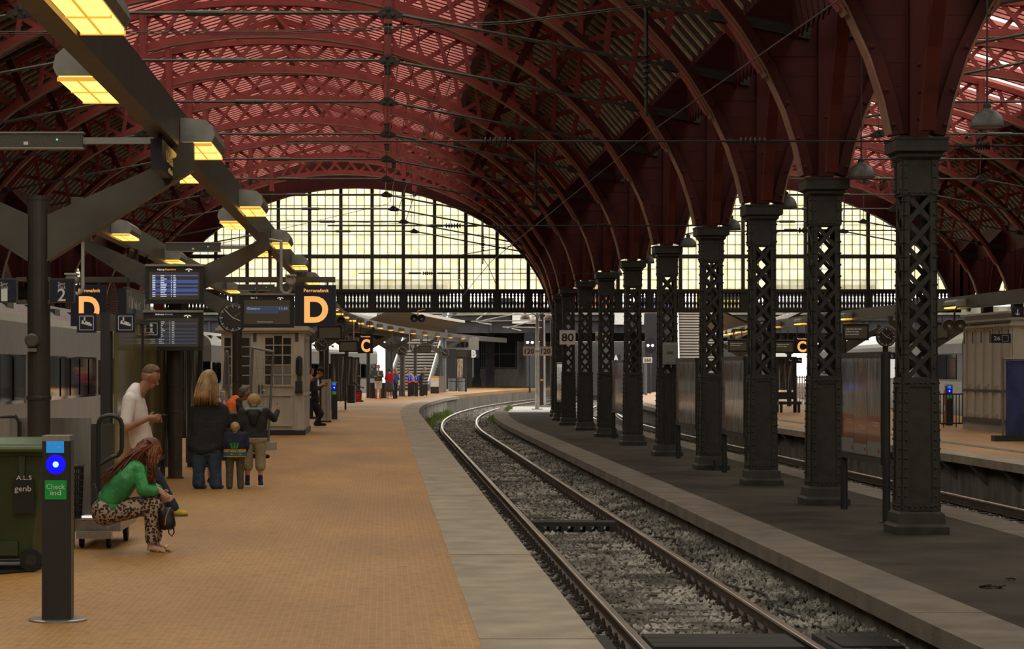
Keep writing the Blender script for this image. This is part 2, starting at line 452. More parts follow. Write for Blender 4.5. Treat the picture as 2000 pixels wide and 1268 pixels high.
tag(MB().box(4.05,4.6,20.35,21.1,ZR-.045,ZR-.035).build('rubber_mat', m_mat), 'black rubber mat on the planks beside the right rail', 'mat')
m_cable = M('black_cable', (.02,.018,.015), .7, var=0)
pts = [(4.15+.12*math.sin(i*.9)+.1*math.sin(i*.37), 21.3+i*.55, ZR-.13+.02*math.sin(i*1.7)) for i in range(26)]
cb = MB(); cb.tube(pts, .014, 6); tag(cb.build('cable', m_cable), 'thin black cable lying in the ballast beside the right rail', 'cable')
# ------------------------------------------------------------------ hall: columns, fans, arches, roof, gables
m_edge = M('lit_edge', (.22,.105,.06), .6, var=.25, scale=2)  # pale colour imitates light caught along rib and chord edges
ARC = [(0,11.05),(.85,11.03),(1.7,10.95),(2.55,10.82),(3.4,10.63),(4.2,10.38),(5.0,10.06),(5.7,9.74),(6.3,9.42),(7.0,8.98),(7.6,8.5),(8.1,8.03),(8.5,7.58),(8.9,7.06),(9.3,6.42),(9.6,5.76),(9.78,5.2),(9.88,4.75)]
def zi(u): return interp(ARC, abs(u))
DEP = [(0,.85),(4,.92),(7,1.05),(9,1.12),(11,1.12)]
def off_pt(i, s, t=None):
    "point i of ARC moved out along the normal by the truss depth (or t)"
    u, z = ARC[i]; a = ARC[max(0,i-1)]; b = ARC[min(len(ARC)-1,i+1)]
    dx, dz = b[0]-a[0], b[1]-a[1]; l = math.hypot(dx, dz); nx, nz = -dz/l, dx/l
    if i == 0: nx, nz = 0, 1
    h = interp(DEP, u) if t is None else t
    return (s*(u+nx*h), z+nz*h)
NI = len(ARC)
lowpts = [(-ARC[i][0], ARC[i][1]) for i in range(NI-1,0,-1)]+[(u, z) for u, z in ARC]
EXT = [off_pt(i, 1) for i in range(NI) if off_pt(i, 1)[0] < 10.15]     # upper chord
ROOF = [off_pt(i, 1, interp(DEP, ARC[i][0])+.16) for i in range(NI)]
ROOF = [p for p in ROOF if p[0] < 10.05]
ULAN = 5.95
LZ0 = interp(ROOF, ULAN)+.12; LSL = .30
def zl(u): return LZ0+LSL*(ULAN-abs(u))
def zroof(u): return interp(ROOF, abs(u))
UW, ZW = 9.75, interp(ROOF, 9.75)

def sweepbox(mb, pts, wy, h, caps=True):
    "a curved timber in the x-z plane: wy thick along y, h deep"
    n = len(pts); A = []
    for i, (x, z) in enumerate(pts):
        a = pts[max(0,i-1)]; b = pts[min(n-1,i+1)]; dx, dz = b[0]-a[0], b[1]-a[1]; l = math.hypot(dx, dz) or 1
        nx, nz = -dz/l, dx/l
        A.append(((x-nx*h/2, z-nz*h/2), (x+nx*h/2, z+nz*h/2)))
    r = [[(p[0][0],-wy/2,p[0][1]) for p in A], [(p[0][0],wy/2,p[0][1]) for p in A], [(p[1][0],wy/2,p[1][1]) for p in A], [(p[1][0],-wy/2,p[1][1]) for p in A]]
    for i in range(4): mb.strip(r[i], r[(i+1)%4])
    for k in (0, n-1): mb.add([r[i][k] for i in range(4)], [(0,1,2,3)])
    return mb

# ---- one arch, copied along the hall
def arc_len_pts(step):
    "points on the lower and upper chords at even arc steps from the crown out to where the fan begins"
    dense = []
    for a, b in zip(ARC, ARC[1:]):
        for k in range(8):
            t = k/8; dense.append((a[0]+(b[0]-a[0])*t, a[1]+(b[1]-a[1])*t))
    out = [dense[0]]; acc = 0
    for p, q in zip(dense, dense[1:]):
        acc += math.hypot(q[0]-p[0], q[1]-p[1])
        if acc >= step: out.append(q); acc = 0
        if q[0] > 8.75: break
    return out
def nrm(u):
    e = .05; dz = (zi(abs(u)+e)-zi(max(0,abs(u)-e)))/(e+min(abs(u),e)); l = math.hypot(1, dz)
    return (-dz/l, 1/l)
def make_arch(label):
    t = empty('roof_arch', (0,0,0), 0, label, 'roof arch', 'arches of the hall roof')
    full = [p for p in lowpts if abs(p[0]) <= 9.35]
    mb = MB(); sweepbox(mb, full, .26, .20); mb.build('lower_chord', m_red, t)
    m2 = MB(); sweepbox(m2, [(x*1.0, z-.115) for x, z in full], .28, .035); m2.build('lower_flange', m_edge, t)
    up = [(-x, z) for x, z in EXT[:0:-1]]+EXT
    m3 = MB(); sweepbox(m3, up, .24, .18); m3.build('upper_chord', m_red, t)
    pts = arc_len_pts(.66)
    for s in (-1, 1):
        for i in range(len(pts)):
            u, z = pts[i]; n = nrm(u); h = interp(DEP, u)
            for k, yy in ((1, .05), (-1, -.05)):
                j = i+k
                if j < 0:
                    a = (s*u, z); v = pts[1]; n2 = nrm(v[0]); h2 = interp(DEP, v[0]); b = (-s*(v[0]+n2[0]*h2), v[1]+n2[1]*h2)
                elif j >= len(pts): continue
                else:
                    a = (s*u, z); v = pts[j]; n2 = nrm(v[0]); h2 = interp(DEP, v[0]); b = (s*(v[0]+n2[0]*h2), v[1]+n2[1]*h2)
                if i == 0 and s < 0: continue
                ubar('lattice_bar', (a[0],yy,a[1]), (b[0],yy,b[1]), .125, .05, m_red, t)
    for s in (-1, 1):                      # hanging posts at the tie nodes
        u = 3.4
        ubar('post', (s*u,0,zi(u)-.50), (s*u,0,zi(u)+1.05), .21, .36, m_red, t)
        ubar('post_end', (s*u,0,zi(u)-.72), (s*u,0,zi(u)-.50), .16, .28, m_deck, t)
        ubar('post', (s*6.6,0,zi(6.6)-.1), (s*(6.6+.55),0,zi(6.6)+1.05), .17, .28, m_redd, t)
    # lantern frame above the arch
    for s in (-1, 1):
        ubar('lantern_rafter', (0,0,zl(0)-.18), (s*ULAN,0,zl(ULAN)-.18), .16, .16, m_red, t)
        ubar('lantern_post', (s*2.6,0,interp(EXT,2.6)), (s*2.6,0,zl(2.6)-.15), .14, .14, m_red, t)
    # iron tie
    ZN = 8.24
    mb = MB()
    for s in (-1, 1):
        mb.tube([(s*3.38,0,ZN),(s*8.5,0,7.27)], .035, 6)
    mb.tube([(-3.38,0,ZN),(3.38,0,ZN)], .035, 6)
    mb.lathe([(.05,-.35),(.055,-.3),(.055,.3),(.05,.35)], (0,0,ZN), 8, 'x')
    mb.build('tie_rod', m_rod, t)
    for s in (-1, 1):
        g = MB(); g.prism([(s*3.14,ZN-.03),(s*3.26,ZN-.09),(s*3.5,ZN-.11),(s*3.64,ZN-.07),(s*3.64,ZN-.02),(s*3.4,ZN+.12),(s*3.34,ZN+.12)], -.05, .05)
        for q in ((3.30,-.03),(3.46,-.04),(3.37,.07)): g.lathe([(.04,-.02),(.04,.03),(.025,.035)], (s*q[0],-.05,ZN+q[1]), 8, 'y')
        g.build('tie_plate', m_iron, t)
        ubar('tie_bracket', (s*8.42,-.09,7.29), (s*10.0,-.09,6.97), .17, .05, m_iron, t)
        ubar('tie_bracket', (s*8.42,.09,7.29), (s*10.0,.09,6.97), .17, .05, m_iron, t)
        ubar('hanger', (s*3.38,0,ZN+.1), (s*3.42,0,zi(3.4)-.5), .025, .025, m_rod, t)
    return t
a0 = None
for hall, (xc, hname, ds) in enumerate(((XC, 'left', COLD), (XC2, 'right', COLD))):
    for i, d in enumerate(ds):
        lab = f'dark red timber lattice arch across the {hname} hall, {ORD[i]} from the camera'
        if a0 is None: a0 = make_arch(lab); a0.location = (xc+hoff(d), d, 0)
        else:
            c = copy_tree(a0, None, (xc+hoff(d), d, 0)); c['label'] = lab

# ---- columns
BASEZ = ZP
def make_column(label):
    t = empty('lattice_column', (0,0,0), 0, label, 'column', 'riveted iron lattice columns')
    pb = MB(); pb.frus((0,0,0), .70,.70,.70,.70,.10); pb.frus((0,0,.10), .70,.70,.63,.63,.035); pb.frus((0,0,.135), .62,.62,.60,.60,.13); pb.frus((0,0,.265), .60,.60,.53,.53,.03)
    pb.build('plinth', m_iron, t)
    sh = MB()
    z0, z1 = .29, 2.03
    sh.frus((0,0,z0), .49,.49,.455,.455, z1-z0)
    sh.build('shaft', m_iron, t)
    for fx, fy in ((0,-1),(-1,0),(1,0),(0,1)):    # raised edge strips and cross strips framing the panel
        for s in (-1,1):
            def q(zz, off):
                w = .245-(.0175)*(zz-z0)/(z1-z0)
                return Vector((fx*(w+.008)+ (0 if fx else off*w), fy*(w+.008)+(0 if fy else off*w), zz))
            ubar('edge_strip', q(z0,s*.80), q(z1,s*.80), .085, .018, m_iron, t, up=(fx,fy,0))
        for zz in (z0+.07, z1-.07):
            ubar('edge_strip', q(zz,-.97), q(zz,.97), .11, .02, m_iron, t, up=(fx,fy,0))
    zl0, zl1 = 2.03, 4.38
    for sx in (-1,1):
        for sy in (-1,1):
            a = MB(); c0, c1 = .228, .215
            for (dx, dy) in ((.085,.02),(.02,.085)):
                vs = []
                for zz, c in ((zl0-.1,c0),(zl1+.1,c1)):
                    vs += [(sx*c,sy*c,zz),(sx*(c-dx),sy*c,zz),(sx*(c-dx),sy*(c-dy),zz),(sx*c,sy*(c-dy),zz)]
                a.add(vs, [(0,3,2,1),(4,5,6,7),(0,1,5,4),(1,2,6,5),(2,3,7,6),(3,0,4,7)])
            a.build('corner_angle', m_iron, t)
    n = 7; ph = (zl1-zl0)/n
    for fx, fy in ((0,-1),(-1,0),(1,0),(0,1)):
        for i in range(n):
            za = zl0+i*ph; zb_ = za+ph; w = .15
            for s, o in ((1,.205),(-1,.190)):
                if fy: a, b = (-s*w, fy*o, za), (s*w, fy*o, zb_)
                else: a, b = (fx*o, -s*w, za), (fx*o, s*w, zb_)
                ubar('lattice_bar', a, b, .062, .014, m_iron, t, up=(fx,fy,0))
    cp = MB()
    cp.frus((0,0,4.38), .45,.45,.45,.45,.5); cp.build('head_box', m_iron, t)
    for fx, fy in ((0,-1),(-1,0),(1,0),(0,1)):
        for s in (-1,1):
            a = Vector((fx*.23+(0 if fx else s*.185), fy*.23+(0 if fy else s*.185), 4.40)); ubar('edge_strip', a, a+Vector((0,0,.44)), .07, .016, m_iron, t, up=(fx,fy,0))
    k = MB()
    for zz, w, h, w2 in ((4.84,.47,.04,.54),(4.88,.55,.04,.55),(4.92,.56,.03,.66),(4.95,.68,.15,.68),(5.10,.70,.03,.70)): k.frus((0,0,zz), w,w,w2,w2,h)
    k.build('capital', m_iron, t)
    rv = MB()
    for fx, fy in ((0,-1),(-1,0),(1,0)):
        def riv(off, zz, w, h=.012, r=.020):
            c = (fx*(w+.0)+(0 if fx else off), fy*(w+.0)+(0 if fy else off), zz)
            ax = 'y' if fy else 'x'
            if ax == 'y': rv.lathe([(r,0),(r*.75,.016),(.003,.02)], (c[0],c[1],c[2]), 6, 'y', False)
            else: rv.lathe([(r,0),(r*.75,fx*.016),(.003,fx*.02)], c, 6, 'x', False)
        for s in (-1,1):
            for i in range(14): zz = z0+.08+i*.122; riv(s*(.196-.013*i/14), zz, .262-.0175*(i/14))
            for i in range(13): riv(s*.187, zl0+.12+i*.18, .222)
            for i in range(3): riv(s*.185, 4.46+i*.16, .24)
        for i in range(5): riv(-.14+i*.07, z0+.07, .262); riv(-.14+i*.07, z1-.07, .25); riv(-.14+i*.07, 4.42, .232)
    stuff(rv.build('rivets', m_iron, t, fix=False))
    return t
# ---- timber fans that rise from each column into the arches
def make_fan(label):
    t = empty('timber_fan', (0,0,0), 0, label, 'roof bracket', 'boarded timber fans above the columns')
    top = 8.0
    prof = [(HW-u, z) for u, z in ARC if u >= 7.0][::-1]     # (dx from the column, z), from the capital up
    for s in (-1, 1):
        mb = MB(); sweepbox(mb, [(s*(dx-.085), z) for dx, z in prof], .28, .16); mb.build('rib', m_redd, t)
        m2 = MB(); sweepbox(m2, [(s*(dx+.010), z) for dx, z in prof], .30, .03); m2.build('rib_edge', m_edge, t)
        z = 4.76; bh = .31
        while z < 8.1:
            zt = z+bh-.003
            def ed(zz):
                for (a, za), (b, zb2) in zip(prof, prof[1:]):
                    if za <= zz <= zb2: return a+(b-a)*(zz-za)/(zb2-za)
                return prof[-1][0]
            x0, x1 = ed(z), ed(min(zt, 8.9))
            yb = random.uniform(-.006,.006)
            lim0 = min(x0, max(.12, 1.40-max(0,z-7.12)*.97)); lim1 = min(x1, max(.12, 1.40-max(0,zt-7.12)*.97))
            MB().add([(s*.07,-.06+yb,z),(s*lim0,-.06+yb,z),(s*lim1,-.06+yb,zt),(s*.07,-.06+yb,zt),(s*.07,.06,z),(s*lim0,.06,z),(s*lim1,.06,zt),(s*.07,.06,zt)],
                     [(0,1,2,3),(4,7,6,5),(0,4,5,1),(3,2,6,7),(0,3,7,4),(1,5,6,2)]).build('board', m_redd, t)
            z += bh
    ubar('post', (0,-.02,4.72), (0,-.02,8.7), .24, .34, m_redd, t)
    pr2 = [(dx, z) for dx, z in prof if z < 8.2]
    for s in (-1, 1):     # braces along the hall
        mb = MB()
        rows = [[(xx, s*(.15+dx*1.1+e), z) for dx, z in pr2] for xx, e in ((-.09,0),(.09,0),(.09,.16),(-.09,.16))]
        for i in range(4): mb.strip(rows[i], rows[(i+1)%4])
        for k in (0, len(pr2)-1): mb.add([rows[i][k] for i in range(4)], [(0,1,2,3)])
        mb.build('brace', M('brace_paint', (.085,.015,.009), .6, var=.3, scale=1.4, spec=.2), t)
    rv = MB()
    for s in (-1,1):
        for dx, z in prof:
            if z < 7: rv.lathe([(.035,0),(.03,.02),(.005,.03)], (s*(dx-.02),-.18,z+.12), 6, 'y', False)
    for i in range(3): rv.lathe([(.03,0),(.025,.02),(.005,.03)], (0,-.19,4.95+i*.35), 6, 'y', False)
    stuff(rv.build('bolts', m_redd, t, fix=False))
    return t
XCOL = XC+HW
c0 = f0 = None
rowspec = [(XCOL, COLD+[115.6], 'middle row'), (XC-HW, [71.9,79.4,86.6,94.3,102.5,109.8], 'left row'), (XC2+HW, [86.6,94.3,102.5,109.8], 'right row')]
for xr, ds, rn in rowspec:
    for i, d in enumerate(ds):
        where = f'{ORD[i]} from the camera in the {rn}'
        la = f'riveted iron lattice column, {where}'; lb = f'dark red timber fan on the column {where}'
        loc = (xr+hoff(d), d, 0)
        if c0 is None: c0 = make_column(la); c = c0; f0 = make_fan(lb); f = f0
        else: c = copy_tree(c0); f = copy_tree(f0); c['label'] = la; f['label'] = lb
        c.location = (loc[0], d, ZP if rn == 'middle row' else -.05); f.location = (loc[0], d, 0.0)
        f.scale = (1,1,1)
# ---- valley walls above the columns, roof decks, rafters, lanterns
YR = [-20, 5, 20, 36, 50, 60, 70, 80, 86.6, 94.3, 102.5, 109.8, 116.6]
def hrib(mb, prof):
    rows = [[(x+hoff(y), y, z) for y in YR] for x, z in prof]
    for a, b in zip(rows, rows[1:]): mb.strip(a, b)
    return mb
for nm, xv in (('wall_valley_middle', XCOL), ('wall_valley_left', XC-HW), ('wall_valley_right', XC2+HW)):
    for s, sd in ((-1,'west'),(1,'east')):
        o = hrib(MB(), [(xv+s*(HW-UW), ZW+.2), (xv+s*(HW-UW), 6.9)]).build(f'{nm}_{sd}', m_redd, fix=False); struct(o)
        if nm == 'wall_valley_middle':      # diagonal boards on it
            y = 24.0
            while y < 108:
                o1, o2 = hoff(y), hoff(y+1.2); xx = xv+s*(HW-UW)
                ubar('board', (xx+o1+s*.02, y, 6.92), (xx+o2+s*.02, y+1.2, ZW+.15), .27, .03, m_redd, o, up=(1,0,0)); y += .42
RAFL = {}
for hall, (xc, hn) in enumerate(((XC,'left'),(XC2,'right'))):
    for s, sd in ((-1,'west'),(1,'east')):
        us = [ULAN+(UW-ULAN)*k/6 for k in range(7)]
        ce = hrib(MB(), [(xc+s*u, zroof(u)+.12) for u in us]).build(f'ceiling_{hn}_{sd}_slope', m_deck, fix=False); struct(ce)
        key = ('r', s)
        if key not in RAFL:
            mb = MB(); A = [(s*u, zroof(u)) for u in us]; n = len(A)
            rows = [[(x, yy, z+dz) for x, z in A] for yy, dz in ((-.05,.045),(.05,.045),(.05,.13),(-.05,.13))]
            for i in range(4): mb.strip(rows[i], rows[(i+1)%4])
            RAFL[key] = mb.mesh('rafter', m_cream)
        y = 36.0
        while y < 116.2:
            link('rafter', RAFL[key], ce, (xc+hoff(y), y, 0)); y += .86
        # longitudinal purlins under the slope
        for up_, w_, zo in ((ULAN+.02,.22,-.12),(7.9,.18,-.16)):
            pts = [(xc+s*up_+hoff(yy), yy, zroof(up_)+zo) for yy in YR[2:]]
            for a, b in zip(pts, pts[1:]): ubar('purlin', a, b, w_, w_, m_redd, ce, up=(0,0,1))
        # lantern: glass over closely set painted rafters
        lan = hrib(MB(), [(xc+s*u, zl(u)+.16) for u in (0, ULAN+.25)])
        g = lan.build(f'ceiling_{hn}_{sd}_skylight', M('skylight_glass', var=0), fix=False); struct(g)
        fa = hrib(MB(), [(xc+s*(ULAN+.12), zl(ULAN)+.30), (xc+s*(ULAN+.12), zroof(ULAN)-.1)]).build('lantern_fascia', m_redd, g, fix=False)
        key = ('l', s)
        if key not in RAFL:
            mb = MB(); mb.bar((0,0,zl(0)+.08), (s*ULAN,0,zl(ULAN)+.08), .13, .05); mb.cur = 1; mb.bar((0,0,zl(0)+.002), (s*ULAN,0,zl(ULAN)+.002), .026, .07)  # dark lower strip imitates the shade line under each rafter
            RAFL[key] = mb.mesh('skylight_rafter', [m_pink, m_redd])
        y = 50.0
        while y < 116.4:
            if not (hall == 1 and s == 1 and int(y/.6) % 5 == 2): link('skylight_rafter', RAFL[key], g, (xc+hoff(y), y, 0))
            y += .6
    ridge = [(xc+hoff(yy), yy, zl(0)-.02) for yy in YR[3:]]
    rb = empty('ridge_beam', (0,0,0), 0, f'dark red ridge beam along the top of the {hn} hall roof', 'beam')
    for a, b in zip(ridge, ridge[1:]): ubar('beam_length', a, b, .2, .2, m_red, rb, up=(0,0,1))
gm = MATS['skylight_glass']; nt = gm.node_tree; nt.nodes.clear()
tr = nt.nodes.new('ShaderNodeBsdfTransparent'); tr.inputs['Color'].default_value = (.80,.80,.76,1)
gl = nt.nodes.new('ShaderNodeBsdfGlossy'); gl.inputs['Roughness'].default_value = .1
mx = nt.nodes.new('ShaderNodeMixShader'); mx.inputs['Fac'].default_value = .06; ou = nt.nodes.new('ShaderNodeOutputMaterial')
nt.links.new(tr.outputs[0], mx.inputs[1]); nt.links.new(gl.outputs[0], mx.inputs[2]); nt.links.new(mx.outputs[0], ou.inputs[0])
# ---- gable windows
m_mull = M('window_iron', (.028,.026,.018), .6, var=.2, scale=5)
m_pane = M('old_glass', var=0); nt = m_pane.node_tree; nt.nodes.clear()
tcn = nt.nodes.new('ShaderNodeTexCoord'); inf = nt.nodes.new('ShaderNodeObjectInfo')
nz = nt.nodes.new('ShaderNodeTexNoise'); nz.inputs['Scale'].default_value = 2.2; nz.inputs['Detail'].default_value = 6
ad = nt.nodes.new('ShaderNodeVectorMath'); ad.operation = 'ADD'
nt.links.new(tcn.outputs['Object'], ad.inputs[0]); nt.links.new(inf.outputs['Location'], ad.inputs[1]); nt.links.new(ad.outputs[0], nz.inputs['Vector'])
rp = nt.nodes.new('ShaderNodeValToRGB'); rp.color_ramp.elements[0].position=.35; rp.color_ramp.elements[1].position=.6
rp.color_ramp.elements[0].color=(.88,.84,.66,1); rp.color_ramp.elements[1].color=(.98,.96,.84,1)
nt.links.new(nz.outputs['Fac'], rp.inputs['Fac'])
tl = nt.nodes.new('ShaderNodeBsdfTranslucent'); tr = nt.nodes.new('ShaderNodeBsdfTransparent'); mx = nt.nodes.new('ShaderNodeMixShader'); mx.inputs['Fac'].default_value=.60
ou = nt.nodes.new('ShaderNodeOutputMaterial')
nt.links.new(rp.outputs['Color'], tl.inputs['Color']); nt.links.new(rp.outputs['Color'], tr.inputs['Color'])
nt.links.new(tl.outputs[0], mx.inputs[1]); nt.links.new(tr.outputs[0], mx.inputs[2]); nt.links.new(mx.outputs[0], ou.inputs[0])
BAY = 1.59; PW = BAY/4; ZB, ZT = 5.66, 7.40
PANE = MB().box(-PW/2+.012, PW/2-.012, -.004, .004, 0, .5).mesh('pane', m_pane)
WN = [0]
def gable(xc, hn):
    yg = GAB+.25
    # front wall with the arched opening
    out = []; ins = [(u, zi(u)-.12) for u, z in lowpts if abs(u) < 9.9]
    for (a, b) in zip(ins, ins[1:]):
        out.append([(a[0],a[1]),(b[0],b[1]),(b[0],13.5),(a[0],13.5)])
    mb = MB()
    for q in out: mb.prism(q, GAB-.15, GAB+.1)
    for s in (-1,1): mb.prism([(s*9.80,4.7),(s*10.3,4.7),(s*10.3,13.5),(s*9.80,13.5)], GAB-.15, GAB+.1)
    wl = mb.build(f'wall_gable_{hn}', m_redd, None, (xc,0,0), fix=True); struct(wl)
    ed = MB(); sweepbox(ed, [(u, zi(u)-.16) for u, z in lowpts], .5, .10); ed.build('arch_edge', m_redd, wl, (0,GAB-.1,0))
    nb = 13
    for b in range(nb):
        x0 = -nb*BAY/2+b*BAY
        WN[0] += 1
        w = empty(f'window_{WN[0]}', (xc+x0, yg, 0)); struct(w)
        zt = max(zi(x0), zi(x0+BAY)) if x0*(x0+BAY) > 0 else 11.05
        if zt < ZB+.3: zt = ZB+.5
        ubx('mullion', -.085, .085, -.1, .1, ZB-.1, zt+.4, m_mull, w)
        ubx('transom', .0, BAY, -.09, .09, ZT-.1, ZT+.1, m_mull, w)
        ubx('sill', .0, BAY, -.09, .09, ZB-.12, ZB, m_mull, w)
        for k in range(1, 4): ubx('glazing_bar', k*PW-.014, k*PW+.014, -.03, .03, ZB, zt+.1, m_mull, w)
        rows = [(ZB, (ZT-.1-ZB)/3, 3), (ZT+.1, .50, 8)]
        for z0, hh, n in rows:
            for r in range(n):
                zz = z0+r*hh
                if zz > zt: continue
                if r: ubx('glazing_bar', 0, BAY, -.028, .028, zz-.011, zz+.011, m_mull, w)
                for k in range(4):
                    xm = x0+(k+.5)*PW
                    if zz > zi(xm)+.4: continue
                    o = link('pane', PANE, w, ((k+.5)*PW, 0, zz+.006)); o.scale = (1,1,(hh-.012)/.5)
XG1, XG2 = XC+hoff(GAB), XC2+hoff(GAB)
gable(XG1, 'west'); gable(XG2, 'east')
# ---- balustrade beam under the windows
m_bl = M('balustrade_iron', (.02,.016,.014), .6, var=.2, scale=5)
BALU = MB().lathe([(.085,0),(.085,.06),(.05,.10),(.075,.20),(.095,.30),(.06,.42),(.05,.47),(.075,.52),(.05,.57),(.055,.62),(.085,.68),(.05,.74),(.085,.78),(.085,.83)], (0,0,0), 8).mesh('baluster', m_bl)
for hn, xg in (('west', XG1), ('east', XG2)):
    b = empty('balustrade', (xg, GAB+.1, 4.60), 0, f'dark iron balustrade beam below the {hn}ern gable window', 'balustrade')
    ubx('bottom_beam', -10.23, 10.23, -.2, .2, -.06, .13, m_bl, b); ubx('top_beam', -10.23, 10.23, -.2, .2, .95, 1.12, m_bl, b)
    ubx('hand_rail', -10.23, 10.23, -.14, .14, .93, .97, m_bl, b)
    for k in range(14):
        x = -6.5*BAY+k*BAY
        if -10.2 < x < 10.2: ubx('pier', x-.16, x+.16, -.16, .16, .1, .97, m_bl, b)
        if k < 13:
            for j in range(8): link('baluster', BALU, b, (x+.16+(j)*(BAY-.32)/7, 0, .12))
# ------------------------------------------------------------------ what closes the hall at its sides and back
def brick_mat():
    m = D.materials.new('red_brick'); m.use_nodes = True; nt = m.node_tree; N = nt.nodes; L = nt.links; b = N['Principled BSDF']; b.inputs['Roughness'].default_value = .9
    tc = N.new('ShaderNodeTexCoord'); mp = N.new('ShaderNodeMapping'); mp.inputs['Rotation'].default_value = (math.pi/2,0,0)
    br = N.new('ShaderNodeTexBrick'); br.inputs['Scale'].default_value = 1; br.inputs['Brick Width'].default_value = .26; br.inputs['Row Height'].default_value = .085; br.inputs['Mortar Size'].default_value = .014
    br.inputs['Color1'].default_value=(.20,.075,.045,1); br.inputs['Color2'].default_value=(.33,.14,.085,1); br.inputs['Mortar'].default_value=(.35,.31,.27,1)
    L.new(tc.outputs['Object'], mp.inputs['Vector']); L.new(mp.outputs['Vector'], br.inputs['Vector']); L.new(br.outputs['Color'], b.inputs['Base Color'])
    return m
m_brick = brick_mat()
struct(MB().box(-19.0,-18.6,-30,112,-1,9.5).build('wall_left', m_brick))
wb = MB().box(-18.8,-15.35,112,112.5,-1,9.5).build('wall_left_return', m_brick); struct(wb)
struct(hrib(MB(), [(XC-HW-(HW-UW), ZW+.1), (-19.0, ZW+1.6)]).build('ceiling_left_aisle', m_deck, fix=False))
struct(hrib(MB(), [(XC2+HW+(HW-UW), ZW+.1), (XC2+HW+7, ZW+2.6), (46, ZW+2.6)]).build('ceiling_right_aisle', m_deck, fix=False))  # plain roof slope added to block daylight from the side
struct(MB().box(45,45.4,-30,112,-1,11).build('wall_right', m_redd))
bw = MB(); bw.box(-19,46,-24,-23.6,-1.2,14); struct(bw.build('wall_back', m_conc))  # unseen end wall, made solid to cut light from behind the camera
gable(XG2+2*HW, 'fareast')
struct(MB().box(-13.6,-11.4,112,112.5,-1,9.5).build('wall_left_pier', m_brick))  # added brick infill that covers a bright gap of sky
# aisle window far left
m_wht = M('white_paint', (.62,.60,.56), .5, var=.12, scale=3)
wg = empty('window_90', (-15.3, 112.2, 0)); struct(wg)
for i in range(4):
    ubx('mullion', i*.55-.05, i*.55+.05, -.06, .06, 4.4, 9.0, m_wht, wg)
    for k in range(9):
        if i < 3: o = link('pane', PANE, wg, (i*.55+.275, 0, 4.45+k*.5)); o.scale = (1.25,1,.96)
for k in range(10): ubx('glazing_bar', 0, 1.65, -.04, .04, 4.42+k*.5, 4.46+k*.5, m_wht, wg)

# ------------------------------------------------------------------ outdoors beyond the gable: road bridge, underpass, stairs
m_dkc = M('shaded_bridge', (.045,.045,.05), .9, var=.3, scale=1)  # dark colour stands in for shade under the bridge, on its columns too
m_grn = M('mossy_concrete', (.24,.24,.18), .95, var=.4, scale=1.2, stretch=(1,1,.2))
m_steel = M('blue_grey_steel', (.17,.20,.23), .45, metal=.3, var=.15, scale=4)
m_lconc = M('light_concrete', (.52,.50,.46), .9, var=.3, scale=1.5)
m_black = M('black_paint', (.012,.012,.014), .5, var=.2, scale=8)
m_white = M('white_panel', (.72,.72,.70), .5, var=.08, scale=3)
struct(MB().box(-60,110,196,235,5.75,6.35).build('bridge_deck', m_dkc))
bp = MB().box(-60,110,195.6,196,6.25,6.95).build('bridge_parapet', m_grn); struct(bp)
bgd = MB().box(-60,110,196.4,197,4.7,5.9).build('bridge_girder', m_dkc); struct(bgd)
for i in range(40): ubx('stiffener', -55+i*4.0, -54.8+i*4.0, 196.2, 196.4, 4.75, 5.8, m_dkc, bgd)
b2 = MB().box(-60,110,214,215,4.2,5.8).build('bridge_girder', m_dkc); struct(b2)
wu = MB().box(3.0,9.0,233,234,-1,5.8).build('wall_underpass', m_conc); struct(wu)
# underpass wall stretch with steel-framed windows and concrete dado
uw = MB().box(9.0,13.3,226,226.4,-.2,1.65).build('wall_dado', m_conc); struct(uw)
wv = empty('window_91', (9.6,226,1.7)); struct(wv)
for x in (0,.2,1.75,3.3): ubx('mullion', x-.04, x+.04, -.06, .06, 0, 3.2, m_steel, wv)
for z in (0,1.35): ubx('transom', -.1, 3.4, -.07, .07, z, z+.1, m_steel, wv)
ubx('pane', -.7, 3.8, .1, .12, -.3, 3.6, m_black, wv)
struct(MB().box(14.4,40,236,236.3,-1,4.4).build('wall_white_hoarding', m_white))
def roundcol(px, d, w, label, mat, plinth=False, z1=5.8):
    x = PX(px, d); r = w*d/F/2
    t = empty('bridge_column', (x,d,-.05), 0, label, 'column', 'concrete columns of the road bridge')
    MB().lathe([(r,0),(r,z1+.05)], (0,0,0), 14).build('shaft', mat, t)
    if plinth: MB().lathe([(r*1.25,0),(r*1.25,.55),(r*1.05,.9)], (0,0,0), 14).build('plinth', mat, t)
    else: MB().lathe([(r*1.04,0),(r*1.04,.1)], (0,0,0), 14).build('plinth', mat, t)
    return t
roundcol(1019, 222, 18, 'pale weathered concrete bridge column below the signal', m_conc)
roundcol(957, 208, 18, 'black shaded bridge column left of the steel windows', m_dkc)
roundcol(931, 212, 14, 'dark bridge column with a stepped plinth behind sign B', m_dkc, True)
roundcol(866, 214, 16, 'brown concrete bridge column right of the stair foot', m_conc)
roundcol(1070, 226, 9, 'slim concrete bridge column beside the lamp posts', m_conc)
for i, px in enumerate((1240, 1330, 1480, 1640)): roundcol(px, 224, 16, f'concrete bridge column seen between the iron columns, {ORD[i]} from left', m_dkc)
# white panels hanging on the bridge
for i, (x0, x1, y0, y1) in enumerate(((680,736,612,628),(1001,1050,612,632),(1201,1222,612,634),(1253,1258,612,634))):
    a = P(x0,y1,195.4); b = P(x1,y0,195.4)
    o = MB().box(a.x,b.x,195.45,196.5,a.z,b.z).build('bridge_panel', m_white); tag(o, f'white panel fixed to the road bridge, {ORD[i]} from left', 'panel', 'white panels on the bridge')
